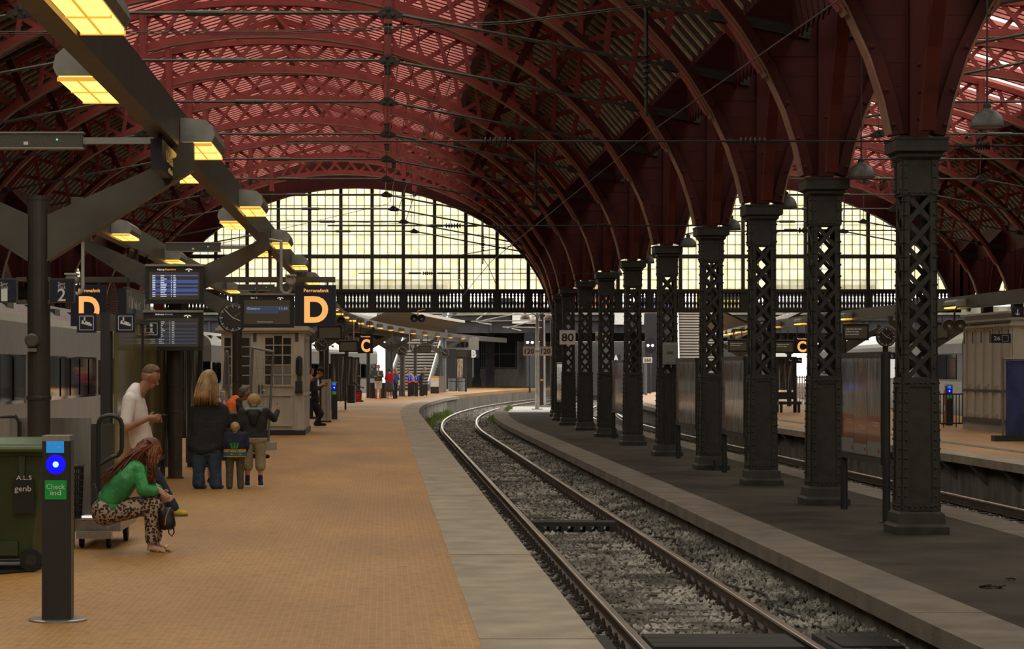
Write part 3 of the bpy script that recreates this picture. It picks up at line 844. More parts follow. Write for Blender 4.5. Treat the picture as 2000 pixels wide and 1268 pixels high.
# far platform buildings seen through the columns
m_fac = M('far_facade', (.62,.60,.57), .8, var=.15, scale=1)
fb = empty('far_building', (24,262,0), 0, 'pale low building with a dark window beyond the bridge', 'building')
ubx('wall', -6, 22, 0, 3, -1, 5.0, m_fac, fb); ubx('window', 1.5, 4.5, -.1, 0, 1.0, 2.6, m_black, fb); ubx('window', 8.5, 11.5, -.1, 0, 1.0, 2.6, m_black, fb)
for k in range(8): ubx('pilaster', -5+k*3.3, -4.7+k*3.3, -.25, 0, -1, 5.0, m_white, fb)
# stairs up to the bridge
m_tread = M('stair_tread', (.36,.32,.27), .85, var=.25, scale=3)
def stairs(dx, label):
    t = empty('staircase', (dx,0,0), 0, label, 'stairs')
    n = 29; a = P(797,757,168); b = P(846,602,186); w = 1.35
    for i in range(n):
        f = i/(n-1); c = a.lerp(b, f)
        ubx('tread', c.x-w, c.x+w, c.y, c.y+.42, c.z-.04, c.z+.075, m_tread, t)
    for s in (-1, 1):
        o = Vector((s*(w+.12),0,0)); ubar('stringer', a+o+Vector((0,-.4,0)), b+o, .5, .14, m_steel, t, up=(1,0,0))
        ubar('hand_rail', a+o+Vector((0,-.4,.45)), b+o+Vector((0,0,.45)), .09, .09, m_wht, t, up=(1,0,0))
        for i in range(0, n, 1):
            c = a.lerp(b, i/(n-1))+o; ubx('tread_end', c.x+s*.07, c.x+s*.2, c.y, c.y+.25, c.z-.12, c.z+.05, m_tread, t)
    ubx('back_wall', a.x-w-.3, b.x+w+.6, 188, 188.3, -.5, 6.2, m_black, t)
    return t
stairs(0, 'open stairs of pale treads rising to the bridge above the far platform')
stairs(21.2, 'open stairs of pale treads seen between the iron columns')
# vehicles on the bridge road, seen through the balusters
def vehicle(x, y, ln, hh, col, label, cat, van=False):
    m = M('vehicle_'+label.split()[0], col, .35, var=.05, scale=1)
    t = empty(cat.replace(' ','_'), (x,y,6.35), 0, label, cat, 'vehicles on the road bridge')
    if van: pr = [(0,.35),(ln,.35),(ln,hh*.55),(ln-.35,hh),(.05,hh),(0,hh*.9)]
    else: pr = [(0,.35),(ln,.35),(ln,.85),(ln*.78,.95),(ln*.66,hh),(ln*.22,hh),(ln*.06,.95),(0,.85)]
    MB().prism(pr, 0, 1.8).build('body', m, t)
    gz0, gz1 = (hh*.55, hh*.85) if van else (.98, hh-.08)
    g0, g1 = (.3, ln-.5) if van else (ln*.2, ln*.68)
    ubx('window', g0, g1, -.02, .0, gz0, gz1, m_black, t)
    for xx in (ln*.2, ln*.8): MB().lathe([(.3,-.05),(.32,.0),(.32,.2)], (xx,.2,.32), 12, 'y').build('wheel', m_black, t)
    return t
for a in ((-4.5,199,10.5,3.0,(.8,.8,.78),'white city bus on the bridge behind the balustrade','bus',True),
          (8.2,199.5,4.4,1.5,(.62,.66,.72),'silver car on the bridge behind the balustrade','car',False),
          (14.6,199,6.0,2.6,(.6,.05,.04),'red van on the bridge behind the balustrade','van',True),
          (21.5,199.5,4.3,1.5,(.05,.12,.4),'blue car on the bridge behind the balustrade','car',False),
          (27.0,199,5.2,2.3,(.75,.55,.05),'yellow van on the bridge behind the balustrade','van',True),
          (33.5,199,9.5,3.0,(.78,.8,.85),'pale city bus on the bridge behind the eastern balustrade','bus',True),
          (45.0,199.5,4.3,1.5,(.7,.72,.75),'grey car on the bridge behind the eastern balustrade','car',False)): vehicle(*a)
# ------------------------------------------------------------------ furniture of the yellow platform
m_gunm = M('grey_brown_metal', (.085,.075,.060), .45, metal=.25, var=.18, scale=3)
m_pole = M('brown_pole', (.040,.033,.026), .5, var=.2, scale=5)
m_navy = M('navy_sign', (.010,.012,.032), .35, var=0)
m_wtxt = M('white_lettering', (.75,.75,.72), .5, var=0)
m_amb = M('amber_light', (.3,.15,.04), .5, var=0, emit=(1.0,.45,.125), estr=.62)
m_lampon = M('lamp_glow', (.6,.45,.2), .5, var=0, emit=(1.0,.56,.11), estr=1.7)
m_lampgrid = M('lamp_grid', (.35,.2,.05), .5, var=0, emit=(1.0,.45,.05), estr=.5)
m_lhouse = M('lamp_housing', (.26,.25,.22), .5, metal=.1, var=.15, scale=6)
m_ssteel = M('brushed_steel', (.42,.41,.39), .32, metal=.85, var=.12, scale=3, stretch=(8,1,1))
m_chrome = M('chrome', (.6,.6,.6), .15, metal=1, var=0)
m_char = M('charcoal', (.022,.021,.022), .45, var=.15, scale=5)
m_cctv = M('cctv_white', (.50,.48,.44), .45, var=.1, scale=8)
m_glass = M('clear_glass', (.8,.82,.78), .05, var=0, alpha=.25)
m_olive = M('olive_glass', (.26,.22,.07), .08, var=.25, scale=1.2, stretch=(1,3,.3), alpha=.8)
m_yelw = M('yellow_paint', (.65,.42,.03), .5, var=.1)
XM = -3.25        # middle line of the platform
XBR, XBL = -1.95, -4.55     # lamp beams
# lamp-carrying beams
def beam(x, y0, y1, label, sgn):
    b = wthing('lamp_beam', (x+toff(y0),y0,3.83), label, 'beam')
    y = y0
    while y < y1-.1:
        e = min(y1, y+(7.3 if y < 80 else 4.0))
        o0, o1 = toff(y), toff(e); w = .16*(-sgn)
        MB().add([(x+o0,y+.004,3.83),(x+o0+w,y+.004,3.83),(x+o0+w,y+.004,4.21),(x+o0,y+.004,4.21),(x+o1,e,3.83),(x+o1+w,e,3.83),(x+o1+w,e,4.21),(x+o1,e,4.21)],
                 [(0,1,2,3),(4,7,6,5),(0,4,5,1),(1,5,6,2),(2,6,7,3),(3,7,4,0)]).build('beam_length', m_gunm, b)
        y = e
    return b
beam(XBR, 11, 192, 'long box beam with lamps above the yellow platform, nearer the curving track', 1)
beam(XBL, 33.5, 190, 'second box beam with lamps above the yellow platform, nearer the train', -1)
# lamps on the beams
m_lampfar = M('lamp_glow_far', (.6,.45,.2), .5, var=0, emit=(1.0,.56,.11), estr=1.7)
def make_lamp(s, glow=None):
    t = empty('platform_lamp', (0,0,0))
    pr = [(0,.02),(.30*s,.02),(.33*s,.08),(.31*s,.17),(.24*s,.23),(.05*s,.25),(0,.25)]
    MB().prism(pr, 0, 1.5).build('housing', m_lhouse, t)
    MB().box(min(.02*s,.29*s),max(.02*s,.29*s),.03,1.47,-.012,.02).build('diffuser', glow or m_lampon, t)
    g = MB(); g.box(min(.015*s,.295*s),max(.015*s,.295*s),.74,.77,-.02,.0); g.box(.15*s-.008,.15*s+.008,.03,1.47,-.02,.0)
    for yy in (.02,1.465): g.box(min(.01*s,.3*s),max(.01*s,.3*s),yy,yy+.015,-.02,.01)
    g.build('grille', m_lampgrid, t)
    return t
LP = {1: make_lamp(1), -1: make_lamp(-1), 2: make_lamp(1, m_lampfar), -2: make_lamp(-1, m_lampfar)}
first = {1: True, -1: True, 2: True, -2: True}
def put_lamp(s, x, y, label):
    t = LP[s] if first[s] else copy_tree(LP[s]); first[s] = False
    t.location = (x+toff(y), y, 3.86); tag(t, label, 'lamp', 'yellow lamps along the platform beams')
i = 0
for y in (13.2, 22.0, 30.8, 39.6, 48.4, 57.2, 66.0, 74.8): put_lamp(1 if y < 45 else 2, XBR+.005, y, f'glowing lamp on the track side of the near beam, {ORD[i]} from the camera'); i += 1
i = 0
for y in (17.0, 19.6+5.4, 33.8, 42.6): put_lamp(-1 if y < 40 else -2, XBR-.165, y, f'glowing lamp on the inner side of the near beam, {ORD[i]} from the camera'); i += 1
i = 0
for k in range(15): put_lamp(2, XBR+.005, 84+k*6.6, f'small glowing lamp on the bend of the beam, {ORD[i]} along it'); i += 1
i = 0
for y in (37, 46, 55, 64, 73, 82): put_lamp(2, XBL+.165, y, f'glowing lamp on the beam nearer the train, {ORD[i]} from the camera'); i += 1
# Y-shaped posts that carry the beams
def make_post():
    t = empty('canopy_post', (0,0,0))
    MB().lathe([(.13,0),(.13,.02),(.108,.03),(.108,3.30),(.112,3.30),(.112,3.34),(.03,3.345)], (0,0,0), 20).build('pole', m_pole, t)
    for s in (-1, 1):
        MB().prism([(s*.09,2.74),(s*.09,3.16),(s*1.30,3.70),(s*1.32,3.84),(s*1.46,3.84),(s*1.46,3.60)], -.075, .075).build('arm', m_gunm, t)
        MB().prism([(s*.09,2.72),(s*1.46,3.58),(s*1.46,3.60),(s*.09,2.745)], -.11, .11).build('arm_flange', m_gunm, t)
    for zz in (1.02, 1.42): MB().lathe([(.115,0),(.118,.01),(.118,.03),(.115,.04)], (0,0,zz), 16).build('band', m_pole, t)
    return t
p0 = make_post(); n = 0
for y in (21.7, 35.9, 51.0, 66.0, 81.0, 96, 108, 120, 132, 144, 156, 168):
    t = p0 if n == 0 else copy_tree(p0); t.location = (XM+toff(y), y, 0)
    tag(t, f'brown canopy post with two spreading arms, {ORD[n]} from the camera', 'post', 'canopy posts of the yellow platform'); n += 1
def glyphs(parent, x, y, z, w, h, n, mat, axis='x', seed=1):
    "lettering too small to read: a run of upright strokes"
    r = random.Random(seed); m = MB(); st = w/n
    for i in range(n):
        a = -w/2+i*st; hh = h*r.choice((.62,.62,1.0)); q = st*r.uniform(.25,.6)
        for (u0, u1, z0, z1) in ((a, a+st*.22, 0, hh), (a, a+q, hh*.8, hh)) if r.random() < .6 else ((a, a+st*.2, 0, hh), (a+q, a+q+st*.18, 0, hh*.7), (a, a+q, 0, h*.12)):
            if axis == 'x': m.box(x+u0, x+u1, y-.002, y, z-h/2+z0, z-h/2+z1)
            else: m.box(x, x+.002, y+u0, y+u1, z-h/2+z0, z-h/2+z1)
    return stuff(m.build('lettering', mat, parent))
def pict_camera(parent, cx, y, cz, k):
    MB().cbox((cx,y,cz), .55*k, .003, .22*k, Matrix.Rotation(.28,3,'Y')).cbox((cx+.33*k,y,cz-.12*k), .14*k,.003,.16*k,Matrix.Rotation(.28,3,'Y')).cbox((cx-.08*k,y,cz+.2*k), .1*k,.003,.35*k).build('pictogram', m_wtxt, parent)
def frame_line(parent, cx, y, cz, w, h, t=.006, mat=None):
    m = MB()
    for s in (-1,1): m.box(cx-w/2,cx+w/2,y-.001,y+.001,cz+s*h/2-t/2,cz+s*h/2+t/2); m.box(cx+s*w/2-t/2,cx+s*w/2+t/2,y-.001,y+.001,cz-h/2,cz+h/2)
    m.build('border', mat or m_wtxt, parent)
def sign_panel(name, label, px0, px1, py0, py1, d, cat='sign', th=.06, mat=None, rim=True, group=None, hang=0.0):
    a = P(px0,py1,d); b = P(px1,py0,d)
    t = wthing(name, ((a.x+b.x)/2, d, a.z), label, cat, group)
    ubx('panel', a.x, b.x, d, d+th, a.z, b.z, mat or m_navy, t)
    if rim:
        m = MB(); q = .012
        m.box(a.x-q,b.x+q,d+.01,d+th,b.z,b.z+q); m.box(a.x-q,b.x+q,d+.01,d+th,a.z-q,a.z); m.box(a.x-q,a.x,d+.01,d+th,a.z,b.z); m.box(b.x,b.x+q,d+.01,d+th,a.z,b.z)
        m.build('rim', m_gunm, t)
    if hang > 0:
        for f in (.2,.8):
            x = a.x+(b.x-a.x)*f; ubx('hanger', x-.02, x+.02, d+.01, d+.05, b.z, b.z+hang, m_pole, t)
    return t, a, b
# track number signs on the first post
for s_, px0, px1, num, lab in ((1,98,143,'2','navy sign reading Spor Track 2, on the right of the nearest post'), (-1,-14,31,'1','navy sign numbered one, cut by the picture edge beside the nearest post')):
    t, a, b = sign_panel('track_sign', lab, px0, px1, 546, 589, 21.55)
    cx = (a.x+b.x)/2; k = 21.55/F
    text_w('Spor', .066, .032, m_wtxt, t, (cx,21.545,PZ(554,21.55))); text_w('Track', .075, .032, m_wtxt, t, (cx,21.545,PZ(561,21.55)))
    text_w(num, .075 if num == '2' else .06, .115, m_wtxt, t, (cx,21.545,PZ(576,21.55)), bold=.012)
    for yy in (545, 590):
        z = PZ(yy,21.55); xa = XM+s_*.10; ubx('clamp', min(xa,a.x if s_>0 else b.x), max(xa,a.x if s_>0 else b.x), 21.58, 21.64, z-.02, z+.02, m_gunm, t)
t = wthing('wall_speaker', (PX(62,21.55),21.5,PZ(665,21.55)), 'round grey loudspeaker disc with a small plate on the nearest post', 'speaker')
MB().lathe([(.062,-.06),(.066,-.02),(.066,.02),(.05,.03)], (PX(62,21.55),21.56,PZ(665,21.55)), 16, 'y').build('disc', m_gunm, t)
ubx('plate', PX(53,21.55), PX(71,21.55), 21.56, 21.6, PZ(687,21.55), PZ(680,21.55), m_lhouse, t)
m_amb2 = M('amber_dim', (.5,.3,.08), .5, var=0, emit=(.8,.45,.12), estr=.22)
# hanging direction sign under the beam
t = wthing('direction_sign', (-2.02,21.2,3.5), 'dark box sign with amber lettering hanging under the near beam', 'sign')
ubx('panel', -2.08, -1.985, 20.6, 22.4, 3.49, 3.77, m_navy, t); ubx('end_panel', -2.085, -1.98, 20.57, 20.6, 3.49, 3.77, m_navy, t)
for y in (20.9, 21.9): ubx('hanger', -2.05, -2.01, y, y+.04, 3.77, 3.83, m_pole, t)
text_w('Udland', 1.0, .10, m_amb2, t, (-1.98,21.5,3.655), (math.pi/2,0,math.pi/2)); glyphs(t, -1.984, 21.5, 3.545, .6, .05, 7, m_amb2, 'y', 3)
# speaker bars with green indicator lamps
m_led = M('green_led', (.1,.9,.3), .5, var=0, emit=(.05,1,.3), estr=2)
m_grl = M('speaker_mesh', (.085,.075,.060), .7, var=.2, scale=60)
for k, (px0, px1, py0, py1, d, xe, lab) in enumerate(((-60,161,259,289,21.9,XBR-.1,'grey speaker bar with a green indicator beside the nearest post'),(324,430,474,491,40.9,XBR-.1,'second grey speaker bar, above the departures screen'),(464,536,556,567,60.0,XBR-.1,'third grey speaker bar, above the clock by the kiosk'))):
    a = P(px0,py1,d); b = P(px1,py0,d); t = wthing('speaker_bar', ((a.x+b.x)/2,d,a.z), lab, 'speaker', 'speaker bars under the beams')
    MB().box(a.x,b.x,d,d+.13,a.z,b.z).build('cabinet', m_grl, t)
    for zz in (a.z, b.z): ubx('edge_trim', a.x-.01, b.x+.01, d-.01, d+.14, zz-.008, zz+.008, m_lhouse, t)
    m = MB()
    for j in range(0): m.lathe([(.045,-.006),(.05,.0)], (a.x+(b.x-a.x)*(j+.5)/6, d, (a.z+b.z)/2-.01), 12, 'y')
    ubx('indicator', a.x+(b.x-a.x)*.77, a.x+(b.x-a.x)*.77+.012, d-.006, d, (a.z+b.z)/2, (a.z+b.z)/2+.012, m_led, t)
    ubx('badge', a.x+(b.x-a.x)*.48, a.x+(b.x-a.x)*.52, d-.004, d, a.z+.03, a.z+.06, m_wtxt, t)
    ubx('arm', b.x, xe, d+.03, d+.10, (a.z+b.z)/2-.03, min((a.z+b.z)/2+.03, 4.2), m_lhouse, t)
    if a.x > -3.7: ubx('arm', XBL+.1, a.x, d+.03, d+.10, (a.z+b.z)/2-.03, (a.z+b.z)/2+.03, m_lhouse, t)
# platform section signs D
DS = 41.4
def letter_sign(name, label, px0, px1, py0, py1, d, ch, hang=.12):
    t, a, b = sign_panel(name, label, px0, px1, py0, py1, d, hang=hang)
    w = b.x-a.x; h = b.z-a.z; cx = (a.x+b.x)/2
    text_w('Perronafsnit', w*.62, h*.085, m_amb, t, (cx+w*.02,d-.004,b.z-h*.12), bold=.012)
    o = text_w(ch, w*.60, h*.62, m_amb, t, (cx+w*.02,d-.004,a.z+h*.41), bold=.035)
    return t
letter_sign('section_sign', 'black sign Perronafsnit with a glowing amber D right of the track screen', 577, 655, 558, 636, DS, 'D')
letter_sign('section_sign', 'black sign Perronafsnit with a glowing amber D behind the camera pictograms', 139, 207, 558, 636, DS, 'D')
t = wthing('sign_bar', (XM,DS,3.28), 'long dark bar carrying the platform section signs and the track screen', 'beam')
ubx('bar', PX(136,DS), PX(655,DS), DS+.0, DS+.08, 3.26, 3.36, m_gunm, t)
for x in (XBR-.1, XBL+.1): ubx('hanger', x-.03, x+.03, DS+.01, DS+.07, 3.36, 3.84, m_gunm, t)
# oblique sign beside the left D
t = wthing('direction_sign', (PX(240,40.5),40.5,2.7), 'long navy direction sign seen obliquely beside the left D sign', 'sign')
xo = -4.46
ubx('panel', xo-.06, xo, 40.0, 44.0, 2.66, 3.10, m_navy, t); ubx('end_panel', xo-.14, xo, 39.9, 40.0, 2.66, 3.10, m_navy, t); ubx('rim', xo-.07, xo+.01, 39.95, 44.02, 3.1, 3.13, m_gunm, t); ubx('rim', xo-.07, xo+.01, 39.95, 44.02, 2.63, 2.66, m_gunm, t)
for y in (40.4, 43.6): ubx('hanger', xo-.05, xo-.01, y, y+.05, 3.12, 3.84, m_pole, t)
glyphs(t, xo+.001, 41.3, 2.9, 2.0, .26, 7, m_wtxt, 'y', 5); glyphs(t, xo+.001, 43.3, 2.88, .9, .26, 3, m_wtxt, 'y', 6)
# departure / arrival / track screens
m_scr = M('dark_screen', (.030,.024,.016), .25, var=0, emit=(.10,.075,.04), estr=.16)
m_row = M('screen_row_blue', (.02,.03,.08), .3, var=0, emit=(.05,.085,.28), estr=.55)
m_row2 = M('screen_row_dim', (.02,.025,.05), .3, var=0, emit=(.05,.07,.13), estr=.35)
m_stxt = M('screen_text', (.6,.65,.75), .4, var=0, emit=(.6,.68,.85), estr=.55)
m_sdim = M('screen_text_dim', (.5,.5,.5), .4, var=0, emit=(.5,.5,.52), estr=.3)
m_capt = M('caption_white', (.8,.8,.75), .4, var=0, emit=(.9,.85,.75), estr=.45)
m_capo = M('caption_orange', (.8,.4,.05), .4, var=0, emit=(.9,.38,.04), estr=.7)
def screen(name, label, px0, px1, py0, py1, d):
    a = P(px0,py1,d); b = P(px1,py0,d); w = b.x-a.x; h = b.z-a.z
    t = wthing(name, ((a.x+b.x)/2,d,a.z), label, 'screen')
    MB().box(a.x,b.x,d,d+.16,a.z,b.z-.035).build('casing', m_black, t)
    MB().box(a.x-.005,b.x+.005,d-.03,d+.17,b.z-.035,b.z).build('hood', m_lhouse, t)
    ubx('display', a.x+w*.065, b.x-w*.075, d-.004, d, a.z+h*.10, b.z-h*.2, m_scr, t)
    m = MB(); cx = a.x+w*.745; cz = b.z-h*.135
    m.cbox((cx-.03,d-.004,cz), .05,.004,.012, Matrix.Rotation(-.35,3,'Y')).cbox((cx+.03,d-.004,cz), .05,.004,.012, Matrix.Rotation(.35,3,'Y')).cbox((cx,d-.004,cz-.02), .018,.004,.03)
    m.build('emblem', m_capt, t)
    return t, a, b, w, h
rnd = random.Random(4)
def rows(t, a, b, w, h, d, blue, n, txt):
    z = b.z-h*.27; rh = h*.042
    for i in range(n):
        if blue[i%len(blue)]: ubx('row', a.x+w*.115, b.x-w*.10, d-.007, d-.004, z-rh, z, m_row if txt is m_stxt else m_row2, t)
        m = MB()
        for x0, ww in ((.12,.05),(.26,rnd.uniform(.05,.11)),(.44,.012),(.48,rnd.uniform(.035,.05))):
            if x0 == .12 and rnd.random() < .2: continue
            m.box(a.x+w*x0, a.x+w*(x0+ww), d-.010, d-.007, z-rh*.72, z-rh*.3)
        stuff(m.build('row_text', txt, t))
        z -= rh*1.04
d = 35.55
t, a, b, w, h = screen('departures_screen', 'departures screen Afgang with blue rows above the arrivals screen', 284, 398, 516, 593, d)
text_w('Afgang', w*.13, .026, m_capt, t, (a.x+w*.26,d-.004,b.z-h*.135)); text_w('Departures', w*.18, .026, m_capo, t, (a.x+w*.43,d-.004,b.z-h*.135))
rows(t, a, b, w, h, d, (1,0,0,1,1,0,1,0,1,1,0,1,0), 13, m_stxt)
ubx('bracket', XM-.10, XM-.02, d+.16, d+.25, a.z+.1, b.z-.1, m_gunm, t)
t, a, b, w, h = screen('arrivals_screen', 'dim arrivals screen Ankomst below the departures screen', 280, 396, 606, 685, d)
text_w('Ankomst', w*.155, .028, m_capt, t, (a.x+w*.275,d-.004,b.z-h*.1)); text_w('Arrivals', w*.13, .026, m_sdim, t, (a.x+w*.43,d-.004,b.z-h*.1))
rows(t, a, b, w, h, d, (0,1,0,0,1,0,1,0,1,0,1,0,1), 13, m_sdim)
ubx('bracket', XM-.10, XM-.02, d+.16, d+.25, a.z+.1, b.z-.1, m_gunm, t)
d = DS-.05
t, a, b, w, h = screen('track_screen', 'track 2 screen announcing Østerport left of the large D', 470, 574, 573, 640, d)
text_w('Spor 2', w*.12, .028, m_capt, t, (a.x+w*.25,d-.004,b.z-h*.13))
ubx('row', a.x+w*.1, b.x-w*.1, d-.007, d-.004, b.z-h*.51, b.z-h*.37, m_row2, t); ubx('row', a.x+w*.1, b.x-w*.29, d-.007, d-.004, b.z-h*.59, b.z-h*.515, m_row2, t)
text_w('Østerport', w*.245, .045, m_sdim, t, (a.x+w*.245,d-.009,b.z-h*.44)); text_w('11-14', w*.15, .045, m_sdim, t, (a.x+w*.80,d-.009,b.z-h*.44))
text_w('Modtager ikke passagerer', w*.30, .018, m_sdim, t, (a.x+w*.46,d-.009,b.z-h*.83))
for f in (.3,.7): ubx('hanger', a.x+w*f-.02, a.x+w*f+.02, d+.05, d+.09, b.z, 3.27, m_gunm, t)
# clocks
m_cface = M('clock_face', (.030,.028,.030), .3, var=0)
m_hand = M('clock_gold', (.6,.42,.08), .4, var=0)
def clock(px, py, r_px, d, label, post=None, face=None, pole=None):
    c = P(px,py,d); r = r_px*d/F
    t = wthing('platform_clock', (c.x,d,c.z-r), label, 'clock', 'station clocks')
    MB().lathe([(r,-.12),(r*1.03,-.10),(r*1.03,.02),(r*.96,.03),(r*.95,.012),(.001,.012)], (c.x,d,c.z), 28, 'y').build('case', m_char, t)
    MB().lathe([(r*.95,.013),(.001,.014)], (c.x,d,c.z), 28, 'y', False).build('dial', face or m_cface, t)
    m = MB()
    for i in range(60):
        an = i*math.pi/30; q = Matrix.Rotation(an,3,'Y'); L = .22 if i%15==0 else (.17 if i%5==0 else .1)
        v = q @ Vector((0,0,r*(.92-L/2))); m.cbox(Vector((c.x,d-.017,c.z))+v, r*(.055 if i%5==0 else .02), .003, r*L, q)
    m.build('minute_marks', m_wtxt, t)
    for nm, an, L, wd, mt in (('hour_hand',1.95,.58,.05,m_wtxt),('minute_hand',-.78,.88,.045,m_wtxt),('second_hand',.95,.75,.022,m_hand)):
        q = Matrix.Rotation(an,3,'Y'); v = q @ Vector((0,0,r*L*.42)); MB().cbox(Vector((c.x,d-.021,c.z))+v, r*wd, .003, r*L, q).build(nm, mt, t)
    if pole is not None: MB().lathe([(.09,0),(.09,c.z-pole)], (c.x,d+.2,pole), 10).build('pole', m_pole, t)
    if post is not None: ubx('bracket', c.x-.03, c.x+.03, d+.05, post, c.z-.05, c.z+.05, m_gunm, t)
    return t
clock(455, 621, 28.5, 49.6, 'round black clock in front of the white kiosk', 50.95)
# cctv cameras on hooked brackets
def cctv(px, py, d, ztop, label, s=1, k=1.0, beamed=True):
    c = P(px,py,d); t = wthing('cctv_camera', (c.x,d,c.z), label, 'camera', 'cctv cameras on the platform beams')
    MB().lathe([(.075*k,-.25*k),(.08*k,-.2*k),(.08*k,.1*k),(.06*k,.11*k),(.055*k,.08*k),(.001,.08*k)], c, 14, 'y').build('body', m_cctv, t)
    MB().box(c.x-.09*k,c.x+.09*k,d-.14*k,d+.2*k,c.z+.06*k,c.z+.085*k).build('sunshield', m_cctv, t)
    xa = c.x-s*.16*k; xb = min((XBR-.08+toff(d), XBL+.08+toff(d)), key=lambda v: abs(v-xa)) if beamed else xa
    pts = [(xb,d+.05,ztop),(xa,d+.05,ztop-.05),(xa,d+.05,c.z-.12*k)]+[(xa+s*.08*k*(1-math.cos(q)), d+.05, c.z-.12*k-.10*k*math.sin(q)) for q in (.5,1.0,1.57,2.1,2.6,3.1)]+[(c.x,d+.05,c.z-.05*k)]
    MB().tube(pts, .026*k, 8).build('bracket', m_cctv, t)
    return t
cctv(568, 547, 37.5, 3.84, 'white cctv camera on a hooked bracket above the track screen')
cctv(140, 545, 34.5, 3.84, 'white cctv camera on a hooked bracket behind the Track 2 sign', -1)
# post with camera pictograms and glass shelter behind
d = 30.0
t = wthing('pictogram_post', (PX(205,d),d,0), 'dark post carrying two navy surveillance camera pictograms', 'post')
ubx('post', PX(196,d), PX(214,d), d, d+.12, 0, PZ(610,d), m_char, t)
for px0, px1 in ((150,188),(226,264)):
    a = P(px0,650,d); b = P(px1,612,d); q = ubx('panel', a.x, b.x, d+.0, d+.04, a.z, b.z, m_navy, t)
    xa, xb = (b.x, PX(197,d)) if px0 < 200 else (PX(213,d), a.x)
    ubx('arm', xa, xb, d+.01, d+.05, a.z+.02, b.z-.01, m_gunm, t)
    frame_line(t, (a.x+b.x)/2, d-.003, (a.z+b.z)/2, .18, .18, .007); pict_camera(t, (a.x+b.x)/2-.01, d-.003, (a.z+b.z)/2, .20)
t = wthing('glass_shelter', (PX(240,31),31,0), 'glazed waiting shelter with olive tinted panes behind the white-shirted man', 'shelter')
x0 = PX(213,30.2)
ubx('post', x0, x0+.05, 30.15, 30.22, 0, 2.4, m_char, t)
ubx('pane', x0+.05, x0+.10, 30.3, 33.4, .35, 2.35, m_olive, t); ubx('pane', x0+.05, x0+.10, 33.45, 36.6, .35, 2.35, m_olive, t)
ubx('post', x0+.04, x0+.12, 33.38, 33.46, 0, 2.4, m_char, t); ubx('post', x0+.04, x0+.12, 36.6, 36.68, 0, 2.4, m_char, t)
ubx('top_rail', x0+.03, x0+.12, 30.2, 36.7, 2.35, 2.42, m_char, t); ubx('bottom_rail', x0+.03, x0+.12, 30.2, 36.7, .28, .35, m_char, t)
m_streak = M('reflection_streak_glass', (.06,.06,.055), .08, metal=.2, scale=2.5, stretch=(9,9,.5), bump=.9, bscale=2, col2=(.62,.60,.55), thr=(.5,.72))  # bright streaks in the base colour imitate reflections
ubx('pane', PX(268,36.7), PX(330,36.7), 36.7, 36.73, .6, 2.35, m_streak, t); ubx('pane', PX(333,36.7), PX(390,36.7), 36.72, 36.75, .6, 2.35, m_streak, t)
for px in (268, 332, 392): ubx('post', PX(px,36.7)-.03, PX(px,36.7)+.03, 36.68, 36.78, 0, 2.42, m_char, t)
# information sign
t, a, b = sign_panel('information_sign', 'small navy sign with a white letter i before the arrivals screen', 279, 312, 626, 659, 34.2)
cx, cz = (a.x+b.x)/2, (a.z+b.z)/2; frame_line(t, cx, 34.195, cz, .175, .175, .009)
MB().lathe([(.024,-.002),(.024,.002)], (cx,34.195,cz+.052), 10, 'y').box(cx-.018,cx+.018,34.193,34.197,cz-.06,cz+.018).box(cx-.04,cx+.0,34.193,34.197,cz+.005,cz+.018).box(cx-.045,cx+.045,34.193,34.197,cz-.065,cz-.05).build('letter', m_wtxt, t)
t2 = P(266,630,34.2); ubx('arm', PX(264,34.2), a.x, 34.22, 34.26, cz-.02, cz+.02, m_gunm, t); ubx('pole', PX(264,34.2)-.03, PX(264,34.2)+.01, 34.2, 34.27, 0, 2.6, m_char, t)
# newspaper boxes
m_blu = M('poster_blue', (.02,.16,.42), .4, var=.05); m_blu2 = M('poster_navy', (.01,.03,.15), .4, var=.05)
for px0, px1, d, lab in ((363,402,39.9,'charcoal newspaper stand with a blue WE ARE FREE poster left of the blonde woman'),(288,327,39.9,'charcoal newspaper stand with a blue poster behind the white-shirted man')):
    t = wthing('newspaper_stand', (PX((px0+px1)/2,d),d,0), lab, 'newspaper stand', 'free newspaper stands')
    x0, x1 = PX(px0,d), PX(px1,d); zt = PZ(739,d)
    MB().box(x0,x1,d,d+.42,.08,zt).build('cabinet', m_char, t); ubx('base', x0+.02, x1-.02, d+.03, d+.4, 0, .08, m_black, t); ubx('lid', x0-.01, x1+.01, d-.02, d+.44, zt, zt+.02, m_gunm, t)
    e0, e1 = x0+.02, x1-.02
    za, zb2 = PZ(815,d), PZ(750,d)
    ubx('poster', e0, e1, d-.006, d, za, zb2, m_blu, t); ubx('poster_logo', e0+.02, e1-.02, d-.010, d-.006, zb2-.28, zb2-.03, m_blu2, t)
    cx = (e0+e1)/2
    text_w('mx', .2, .07, m_wtxt, t, (cx,d-.012,zb2-.17)); text_w('metroxpress', .22, .025, m_wtxt, t, (cx,d-.012,zb2-.24))
    for j, s in enumerate(('WE','ARE','FREE')): text_w(s, (.14,.18,.22)[j], .075, m_wtxt, t, (cx-.02,d-.012,zb2-.34-j*.10), bold=.02)
